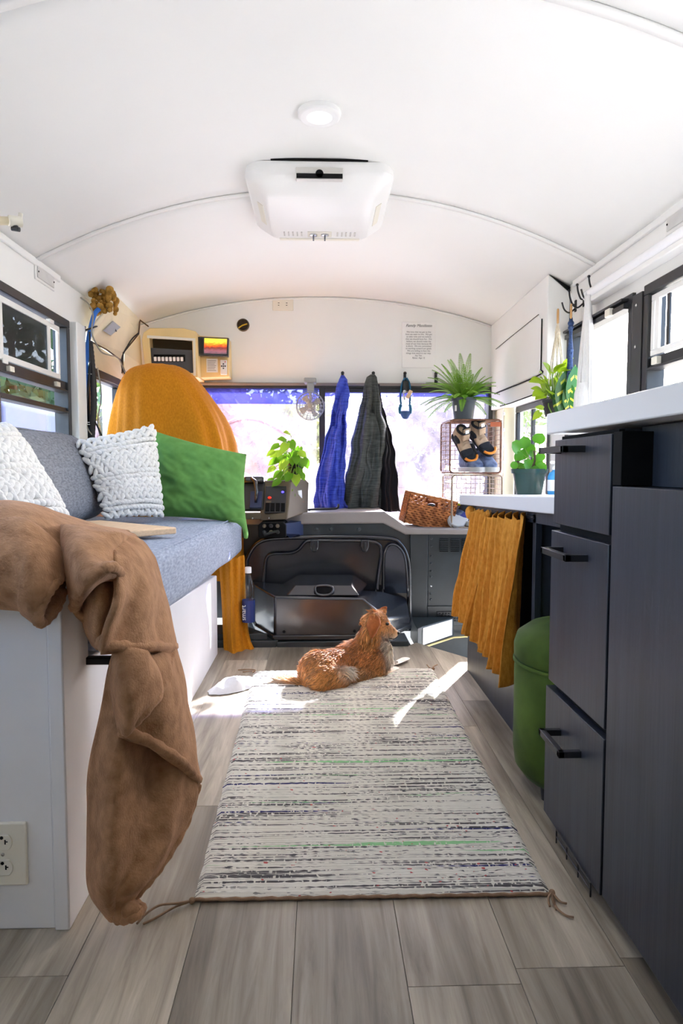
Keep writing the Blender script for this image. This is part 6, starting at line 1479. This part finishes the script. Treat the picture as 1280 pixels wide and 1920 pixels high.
# fern
M_fern = mat('fern_green', rgb(104, 150, 50), .5, .4, var=.2, vscale=20, col2=rgb(150, 190, 76), trans=.45)
M_npot = mat('charcoal_nursery_pot', rgb(62, 72, 84), .4, .4)
fp = Vector((.765, 3.56, 1.062))
fe = thing('fern', 'bushy green fern in a charcoal nursery pot on the upper crate', 'plant', fp)
Tf = Matrix.Translation(fp)
obj('pot', MB().lathe([(.050, 0), (.062, .098), (.067, .099), (.068, .115), (.063, .115), (.058, .10)], 24, Tf), M_npot, fe)
obj('soil', MB().lathe([(.06, .102), (.02, .106), (.001, .106)], 18, Tf, caps=False), M_soil, fe, smooth=180)
obj('tag', MB().obox(Tf @ Matrix.Translation((-.050, -.038, .06)) @ Matrix.Rotation(-.9, 4, 'Z'), .012, .002, .03), M_ink, fe, label='small white pot tag')
random.seed(14)
for k in range(70):
    a = 2 * PI * k / 70 * 3.0 + random.uniform(-.3, .3); el = random.uniform(.55, 1.25) if k % 4 else random.uniform(.25, .55)
    Lf = random.uniform(.16, .24) * (.8 if math.cos(a) > .3 else 1); out = Vector((math.cos(a), math.sin(a) * .8, 0)); p = []
    for i in range(11):
        s = i / 10; p.append(fp + Vector((0, 0, .10)) + out * (.02 + Lf * s * (1 - .2 * el + .2 * s) * (1.15 - el * .35)) + Vector((0, 0, 1)) * (Lf * s * el * 1.25 - Lf * .80 * s * s * (1.0 - .3 * el)))
    b = MB(); b.tube(p, [.0014] * 11, 4)
    cs = cr(p, 3)
    for i in range(3, len(cs) - 1):
        tdir = (cs[i + 1] - cs[i - 1]).normalized(); sd = tdir.cross(Vector((0, 0, 1)))
        if sd.length < .05: sd = Vector((-out.y, out.x, 0))
        sd.normalize(); wl_ = .021 * math.sin(PI * min(1, (i / len(cs)) * .8 + .18)) + .003
        for sg in (-1, 1):
            tip = cs[i] + (sd * sg + tdir * .5).normalized() * wl_ + Vector((0, 0, -.3 * wl_))
            b.add([cs[i] - tdir * .0028, (cs[i] + tip) / 2 - tdir * .0034 + Vector((0, 0, .001)), tip, (cs[i] + tip) / 2 + tdir * .0034], [(0, 1, 2, 3)])
    obj('frond', b, M_fern, fe, smooth=0)

# ------------------------------------------------------------------ rag rug
def rug_mat():
    m = bpy.data.materials.new('rag_rug'); m.use_nodes = True
    N = m.node_tree.nodes; L = m.node_tree.links; b = N['Principled BSDF']
    tc = N.new('ShaderNodeTexCoord')
    def noise_(scale3, s, det=2.0, seed=0.0, rough=.5):
        mp = N.new('ShaderNodeMapping'); mp.inputs['Scale'].default_value = scale3; mp.inputs['Location'].default_value = (seed, seed * 2.3, 0)
        L.new(tc.outputs['Object'], mp.inputs[0]); n = N.new('ShaderNodeTexNoise'); n.inputs['Scale'].default_value = s; n.inputs['Detail'].default_value = det; n.inputs['Roughness'].default_value = rough
        L.new(mp.outputs[0], n.inputs['Vector']); return n.outputs['Fac']
    def ramp(src, lo, hi):
        r = N.new('ShaderNodeMapRange'); r.inputs[1].default_value = lo; r.inputs[2].default_value = hi; L.new(src, r.inputs[0]); return r.outputs[0]
    def mix(f, a, c):
        x = N.new('ShaderNodeMix'); x.data_type = 'RGBA'; L.new(f, x.inputs[0])
        if isinstance(a, tuple): x.inputs[6].default_value = a
        else: L.new(a, x.inputs[6])
        if isinstance(c, tuple): x.inputs[7].default_value = c
        else: L.new(c, x.inputs[7])
        return x.outputs[2]
    def mul(a, c):
        x = N.new('ShaderNodeMath'); x.operation = 'MULTIPLY'; L.new(a, x.inputs[0]); L.new(c, x.inputs[1]); return x.outputs[0]
    base = mix(noise_((3, 60, 1), 2), rgb(214, 210, 200), rgb(238, 235, 226))
    dark = mul(ramp(noise_((2.0, 190, 1), 1, 3, 1), .535, .585), ramp(noise_((60, 30, 1), 2, 1, 4), .36, .42))
    speck = mul(ramp(noise_((26, 120, 1), 1.5, 2, 7), .62, .66), ramp(noise_((2, 30, 1), 1, 1, 9), .45, .6))
    navy = mul(ramp(noise_((1.0, 80, 1), 1, 2, 12), .665, .68), ramp(noise_((90, 20, 1), 2, 1, 3), .35, .42))
    green = mul(ramp(noise_((1.1, 60, 1), 1, 2, 20.4), .67, .69), ramp(noise_((80, 20, 1), 2, 1, 5), .3, .4))
    red = ramp(noise_((40, 90, 1), 1.4, 1, 33), .735, .75)
    c = mix(dark, base, rgb(96, 93, 95)); c = mix(speck, c, rgb(82, 82, 88)); c = mix(navy, c, rgb(62, 64, 112)); c = mix(green, c, rgb(150, 206, 150)); c = mix(red, c, rgb(196, 96, 96))
    L.new(c, b.inputs['Base Color']); b.inputs['Roughness'].default_value = .95; b.inputs['Specular IOR Level'].default_value = .1
    return m
M_rug = rug_mat()
RNL, RNR, RFL, RFR = (-.236, 1.196), (.432, 1.192), (-.264, 2.585), (.450, 2.605)
rg = thing('rag_rug', 'long cream rag rug with broken dark and green stripes on the plank floor', 'rug', (.1, 1.9, 0))
def rugf(u, v):
    xl = lerp(RNL[0], RFL[0], v) + .003 * nz((0, v * 30, 1), 1); xr = lerp(RNR[0], RFR[0], v) + .003 * nz((0, v * 30, 7), 1)
    if u < .5 and v > .5: xl += .02 * 0
    x = lerp(xl, xr, u); y = lerp(lerp(RNL[1], RNR[1], u), lerp(RFL[1], RFR[1], u), v)
    ridge = .0011 * math.sin(v * 2 * PI * 175 + 1.2 * math.sin(u * 200)) + .0008 * nz((u * 60, v * 340, 0), 1)
    e = min(1, min(u, 1 - u) * 60) * min(1, min(v, 1 - v) * 160)
    return Vector((x, y, .0015 + (.0085 + ridge + .0015 * nz((u * 4, v * 8, 3), 1)) * (e ** .5)))
obj('woven_body', MB().grid(rugf, 60, 1050), M_rug, rg, smooth=180)
M_rugk = fabric('rug_warp_end', rgb(150, 122, 98), sc=100)
ed = MB()
ed.tube([(lerp(RNL[0], RNR[0], i / 60), lerp(RNL[1], RNR[1], i / 60) - .002, .005 + .0012 * math.sin(i * 2.1)) for i in range(61)], .0035, 6)
obj('bound_edge', ed, M_rugk, rg, smooth=180)
def tassel(p0, strands):
    m = MB()
    for s in strands: m.tube(cr([Vector(p0)] + [Vector(q) for q in s], 5), .0022, 5)
    m.ell(p0, (.006, .006, .006))
    obj('tassel', m, M_rugk, rg, smooth=180)
tassel((-.238, 1.190, .006), [PZ_ for PZ_ in ([(-0.263,1.174,0.012), (-0.292,1.173,0.01), (-0.312,1.158,0.006), (-0.323,1.133,0.004)], [(-0.268,1.171,0.006), (-0.295,1.146,0.004), (-0.312,1.132,0.004)])])
tassel((.434, 1.192, .006), [[(0.424,1.161,0.012), (0.426,1.155,0.006), (0.426,1.146,0.004)], [(0.419,1.167,0.014), (0.417,1.161,0.008), (0.417,1.155,0.004)], [(0.44,1.166,0.006), (0.451,1.163,0.004)], [(0.427,1.152,0.006), (0.437,1.131,0.004), (0.45,1.125,0.004)]])
tassel((-.262, 2.583, .006), [[(-0.26,2.61,0.006), (-0.299,2.624,0.004), (-0.328,2.618,0.004)], [(-0.263,2.602,0.004), (-0.306,2.59,0.004)]])
tassel((.450, 2.603, .006), [[(0.435,2.603,0.01), (0.432,2.653,0.008)], [(0.453,2.623,0.008), (0.477,2.662,0.005)]])
# white crumpled cloth in the sun patch
def heap(u, v):
    a = 2 * PI * u; r = v
    c = Vector((-.315, 2.405, 0)); ax = Vector((.088, .062, 0)); bx = Vector((-.025, .045, 0))
    p = c + ax * r * math.cos(a) + bx * r * math.sin(a)
    h = .034 * (1 - r ** 2.5) * (1 + .5 * nz((p.x * 22, p.y * 22, 2), 1)) + .007 * (1 - r) * abs(nz((p.x * 55, p.y * 55, 5), 1)) * 2
    p += Vector((nz((p.x * 30, p.y * 30, 0), 1), nz((p.x * 30, p.y * 30, 9), 1), 0)) * .012 * r
    return p + Vector((0, 0, max(.003, h + .003)))
so = obj('crumpled_cloth', MB().grid(heap, 60, 22, True), fabric('white_cotton', rgb(232, 234, 240), sc=100, var=.02), smooth=180, loc=(-.315, 2.405, 0)); tag(so, "crumpled white cloth on the sunny floor behind the dog's tail", 'cloth')

# ------------------------------------------------------------------ dog: one continuous body, lying and looking towards the door
GOLD = (220, 160, 94); RED = (198, 130, 76); PALE = (214, 168, 116); WHITE = (244, 236, 224)
def _d(*a): return Vector(a)
PR = [  # p1, r1, p2, r2, colour, fur length
 ((-0.005,2.44,0.051), .074, (-0.001,2.43,0.046), .074, GOLD, .016),
 ((-0.005,2.44,0.051), .072, (0.08,2.5,0.051), .066, RED, .014),
 ((0.08,2.5,0.051), .066, (0.186,2.555,0.052), .066, RED, .014),
 ((0.101,2.52,0.08), .050, (0.156,2.55,0.1), .044, RED, .018),
 ((0.01,2.385,0.04), .056, (0.065,2.405,0.037), .040, GOLD, .016),
 ((0.065,2.405,0.037), .040, (0.093,2.415,0.042), .026, PALE, .022),
 ((0.089,2.4,0.007), .018, (0.033,2.37,-0.004), .018, PALE, .010),
 ((0.109,2.47,0.016), .050, (0.184,2.53,0.013), .048, PALE, .014),
 ((0.176,2.56,0.102), .052, (0.201,2.57,0.171), .038, GOLD, .022),
 ((0.205,2.57,0.196), .045, (0.218,2.575,0.205), .042, GOLD, .011),
 ((0.237,2.575,0.205), .030, (0.254,2.575,0.18), .026, PALE, .008),
 ((0.254,2.575,0.18), .025, (0.293,2.58,0.157), .0150, GOLD, .004),
 ((0.258,2.575,0.161), .018, (0.288,2.58,0.142), .012, WHITE, .005),
 ((0.234,2.585,0.052), .046, (0.245,2.585,0.103), .034, WHITE, .022),
 ((0.213,2.535,0.049), .038, (0.227,2.52,0.008), .027, GOLD, .012),
 ((0.227,2.52,0.008), .026, (0.261,2.555,-0.008), .018, PALE, .010),
 ((0.261,2.555,-0.008), .021, (0.294,2.6,-0.009), .020, WHITE, .009),
 ((0.255,2.62,0.011), .026, (0.318,2.68,-0.003), .017, WHITE, .010),
 ((0.318,2.68,-0.006), .018, (0.355,2.73,-0.01), .020, WHITE, .007),
 ((-0.08,2.42,0.006), .020, (-0.144,2.44,0.002), .018, PALE, .030),
 ((-0.144,2.44,0.002), .018, (-0.216,2.44,-0.007), .013, WHITE, .036),
 ((0.204,2.528,0.235), .017, (0.181,2.515,0.168), .016, GOLD, .022),
 ((0.239,2.6,0.232), .014, (0.251,2.61,0.24), .010, GOLD, .010),
]
PR = [(Vector(a), ra, Vector(b), rb, c, fl) for a, ra, b, rb, c, fl in PR]
def capsule(mb, a, ra, b, rb, nseg=7):
    d = b - a; L_ = d.length; t = d.normalized() if L_ > 1e-6 else Vector((0, 0, 1))
    u = t.orthogonal().normalized(); w = t.cross(u); prof = []
    for i in range(0, nseg): th = PI / 2 * i / nseg; prof.append((ra * math.sin(th) + 1e-5, -ra * math.cos(th)))
    for i in range(nseg + 1): th = PI / 2 * i / nseg; prof.append((rb * math.cos(th) + 1e-5, L_ + rb * math.sin(th)))
    M = basis(u, w, t, a); mb.lathe(prof, 18, M)
dm = MB()
for a, ra, b, rb, c, fl in PR: capsule(dm, a, ra, b, rb)
dog = thing('dog', 'small golden and white long-haired dog lying on the rug facing the door', 'dog', (.1, 2.48, .01))
me0 = dm.mesh('dog_raw', M_white, 0)
tmp = bpy.data.objects.new('dog_raw', me0); COL.objects.link(tmp)
r_ = tmp.modifiers.new('r', 'REMESH'); r_.mode = 'VOXEL'; r_.voxel_size = .0048; r_.use_smooth_shade = True
s_ = tmp.modifiers.new('s', 'SMOOTH'); s_.factor = .5; s_.iterations = 7
dgr = bpy.context.evaluated_depsgraph_get(); dgr.update()
dme = bpy.data.meshes.new_from_object(tmp.evaluated_get(dgr))
bpy.data.objects.remove(tmp)
for v in dme.vertices:
    if v.co.z < .0125: v.co.z = .0125 + (v.co.z - .0125) * .03
def seg_d(p, a, b, ra, rb):
    ab = b - a; L2 = ab.length_squared; t = 0 if L2 < 1e-9 else max(0, min(1, (p - a).dot(ab) / L2))
    return (p - a - ab * t).length - lerp(ra, rb, t)
LC_ = [tuple(lin(q) for q in c) for *_, c, f in PR]
def skin_at(p):
    ws = [math.exp(-max(0, seg_d(p, a, b, ra, rb) + .004) / .010) + 1e-9 for a, ra, b, rb, c, f in PR]
    W_ = sum(ws)
    col = [sum(w * c[k] for w, c in zip(ws, LC_)) / W_ for k in range(3)]; fl = sum(w * q[5] for w, q in zip(ws, PR)) / W_
    # white feather on the thigh and pale blaze on the forehead
    fd = min(1, 1.3 * math.exp(-((p - FEATH).length / .026) ** 2)); col = [lerp(c, lin(q), fd) for c, q in zip(col, WHITE)]; fl = lerp(fl, .030, fd)
    n = 1 + .30 * nz(p, 45, 3) + .25 * nz(p, 18, 8)
    return [max(0, min(1, c * n)) for c in col], fl
FEATH = Vector((0.098,2.4,0.066))
nv_ = len(dme.vertices)
ca = dme.color_attributes.new('coat', 'FLOAT_COLOR', 'POINT')
skin = [skin_at(v.co) for v in dme.vertices]
ca.data.foreach_set('color', [q for (c, f) in skin for q in (c[0], c[1], c[2], 1.0)])
def coat_mat(name, rough):
    m = bpy.data.materials.new(name); m.use_nodes = True
    N = m.node_tree.nodes; L = m.node_tree.links; b = N['Principled BSDF']
    at = N.new('ShaderNodeVertexColor'); at.layer_name = 'coat'; L.new(at.outputs[0], b.inputs['Base Color'])
    b.inputs['Roughness'].default_value = rough; b.inputs['Specular IOR Level'].default_value = .25
    b.inputs['Sheen Weight'].default_value = .3
    t = N.new('ShaderNodeBsdfTranslucent'); L.new(at.outputs[0], t.inputs[0]); mx = N.new('ShaderNodeMixShader'); mx.inputs[0].default_value = .25 if 'fur' in name else 0.0
    L.new(b.outputs[0], mx.inputs[1]); L.new(t.outputs[0], mx.inputs[2]); L.new(mx.outputs[0], N['Material Output'].inputs[0])
    return m
M_coat = coat_mat('dog_coat', .6); M_fur = coat_mat('dog_fur', .5)
dme.materials.clear(); dme.materials.append(M_coat); dme.shade_smooth()
polys = [(tuple(p.vertices), p.area, p.center.copy(), p.normal.copy()) for p in dme.polygons]
vco = [v.co.copy() for v in dme.vertices]; vno = [v.normal.copy() for v in dme.vertices]
org_d = ORG[dog]; dme.transform(Matrix.Translation(-org_d))
body = bpy.data.objects.new('body', dme); COL.objects.link(body); body.parent = dog; ORG[body] = org_d
# fur strands, combed backwards and down
rnd = random.Random(77)
tot = sum(p[1] for p in polys); NS = 60000
NAPE = Vector((0.187,2.57,0.143)); HEADC = Vector((0.216,2.572,0.204)); BACKDIR = (Vector((-0.005,2.44,0.051)) - Vector((0.186,2.555,0.052))).normalized(); NOSE = Vector((0.303,2.582,0.152)); TAILX = Vector((-0.08,2.42,0.006))
fv = []; ff = []; fc = []; fn_n = []
for vs_, ar, ce, no in polys:
    if ce.z < .014: continue
    k = ar / tot * NS; cnt = int(k) + (1 if rnd.random() < k - int(k) else 0)
    for _ in range(cnt):
        w = [rnd.random() + .05 for _ in vs_]; sw = sum(w); p = sum((vco[i] * q for i, q in zip(vs_, w)), Vector()) / sw
        n = sum((vno[i] * q for i, q in zip(vs_, w)), Vector()).normalized()
        i0 = vs_[0]; col, fl = skin[i0]
        if (p - NOSE).length < .026: continue
        if (p - NOSE).length < .05: fl = min(fl, .007)
        if (p - HEADC).length < .06 and p.z > .19: flow = (p - NOSE).normalized() + Vector((0, 0, -.25))
        elif p.x < TAILX.x + .01 and p.y > 2.40 and p.x < -.06: flow = Vector((-1, .05, .15)) + Vector((0, rnd.uniform(-.5, .5), rnd.uniform(-.2, .6)))
        elif p.z > .13 and p.x > .10: flow = Vector((-.25, -.1, -1))
        else: flow = BACKDIR + Vector((0, 0, -.55))
        flow = flow + Vector((nz(p, 22, 1), nz(p, 22, 4), nz(p, 22, 7))) * .7
        if (p - FEATH).length < .03: flow = Vector((.9, -.3, -.2)) + Vector((rnd.gauss(0, .3), rnd.gauss(0, .3), rnd.gauss(0, .3)))
        f = flow - n * flow.dot(n)
        if f.length < 1e-4: continue
        f.normalize(); tuft = rnd.random() < .22; d = (f + n * rnd.uniform(.25, .85)).normalized()
        Ln = fl * rnd.uniform(.7, 1.35) * (1.35 if tuft else 1)
        wd = rnd.uniform(.0018, .0030) if tuft else rnd.uniform(.0008, .0013); sd = d.cross(n).normalized() * wd
        p1 = p + d * Ln * .5; d2 = (d + f * .5 - n * .25 + Vector((0, 0, -.15))).normalized(); p2 = p1 + d2 * Ln * .5
        if p2.z < .011: p2.z = .011
        b0 = len(fv); fv += [p - sd, p + sd, p1 - sd * .7, p1 + sd * .7, p2]
        ff += [(b0, b0 + 1, b0 + 3, b0 + 2), (b0 + 2, b0 + 3, b0 + 4)]
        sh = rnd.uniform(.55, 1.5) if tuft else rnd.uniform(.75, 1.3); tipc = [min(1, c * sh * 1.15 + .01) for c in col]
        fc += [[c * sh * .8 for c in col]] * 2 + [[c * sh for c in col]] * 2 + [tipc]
        nn = (n + Vector((rnd.gauss(0, .35), rnd.gauss(0, .35), rnd.gauss(0, .35)))).normalized(); fn_n += [nn] * 5
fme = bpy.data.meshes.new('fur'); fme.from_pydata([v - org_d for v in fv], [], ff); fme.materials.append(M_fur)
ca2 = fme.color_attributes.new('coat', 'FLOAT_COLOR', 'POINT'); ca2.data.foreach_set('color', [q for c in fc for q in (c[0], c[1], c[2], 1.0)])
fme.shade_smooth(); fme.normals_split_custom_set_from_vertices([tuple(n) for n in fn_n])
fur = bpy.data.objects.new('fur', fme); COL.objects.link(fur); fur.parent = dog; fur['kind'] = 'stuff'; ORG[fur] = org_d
M_nose = mat('dog_nose', rgb(20, 17, 17), .3, .5); M_eye = mat('dog_eye', rgb(20, 12, 8), .08, .6)
obj('nose', MB().ell((0.305,2.577,0.158), (.0080, .009, .0070)), M_nose, dog, smooth=180)
obj('eye', MB().ell((0.259,2.545,0.202), (.0072, .006, .0065)), M_eye, dog, smooth=180)
obj('eye', MB().ell((0.269,2.6,0.193), (.006, .005, .006)), M_eye, dog, smooth=180)
obj('mouth', MB().tube(cr([(0.302,2.566,0.146), (0.286,2.558,0.139), (0.266,2.55,0.144)], 5), .0018, 6), M_nose, dog, smooth=180)

# hanging ear flaps
M_ear = mat('dog_ear', rgb(168, 98, 52), .7, .3, var=.2, vscale=60, sheen=.3)
def ear(top_a, top_b, tip, bulge):
    a, b, t = Vector(top_a), Vector(top_b), Vector(tip)
    def f(u, v):
        w = math.sin(PI * min(1, .5 + v * .5)) ** .6 if v < 1 else 0
        p = a.lerp(b, u).lerp(t, v); c = a.lerp(b, .5).lerp(t, v)
        p = c + (a.lerp(b, u) - a.lerp(b, .5)) * (1 + .5 * math.sin(PI * v)) * (w if v > .5 else 1)
        return p + Vector(bulge) * (math.sin(PI * (.15 + .8 * v)) * (1 - .6 * (2 * u - 1) ** 2))
    e = obj('ear', MB().grid(f, 9, 12), M_ear, dog, smooth=180, solid=.006)
    return e
ear((0.188,2.51,0.239), (0.224,2.518,0.241), (0.195,2.488,0.162), (.0, -.016, .004))
ear((0.235,2.6,0.24), (0.253,2.61,0.236), (0.262,2.615,0.252), (0, .006, .006))
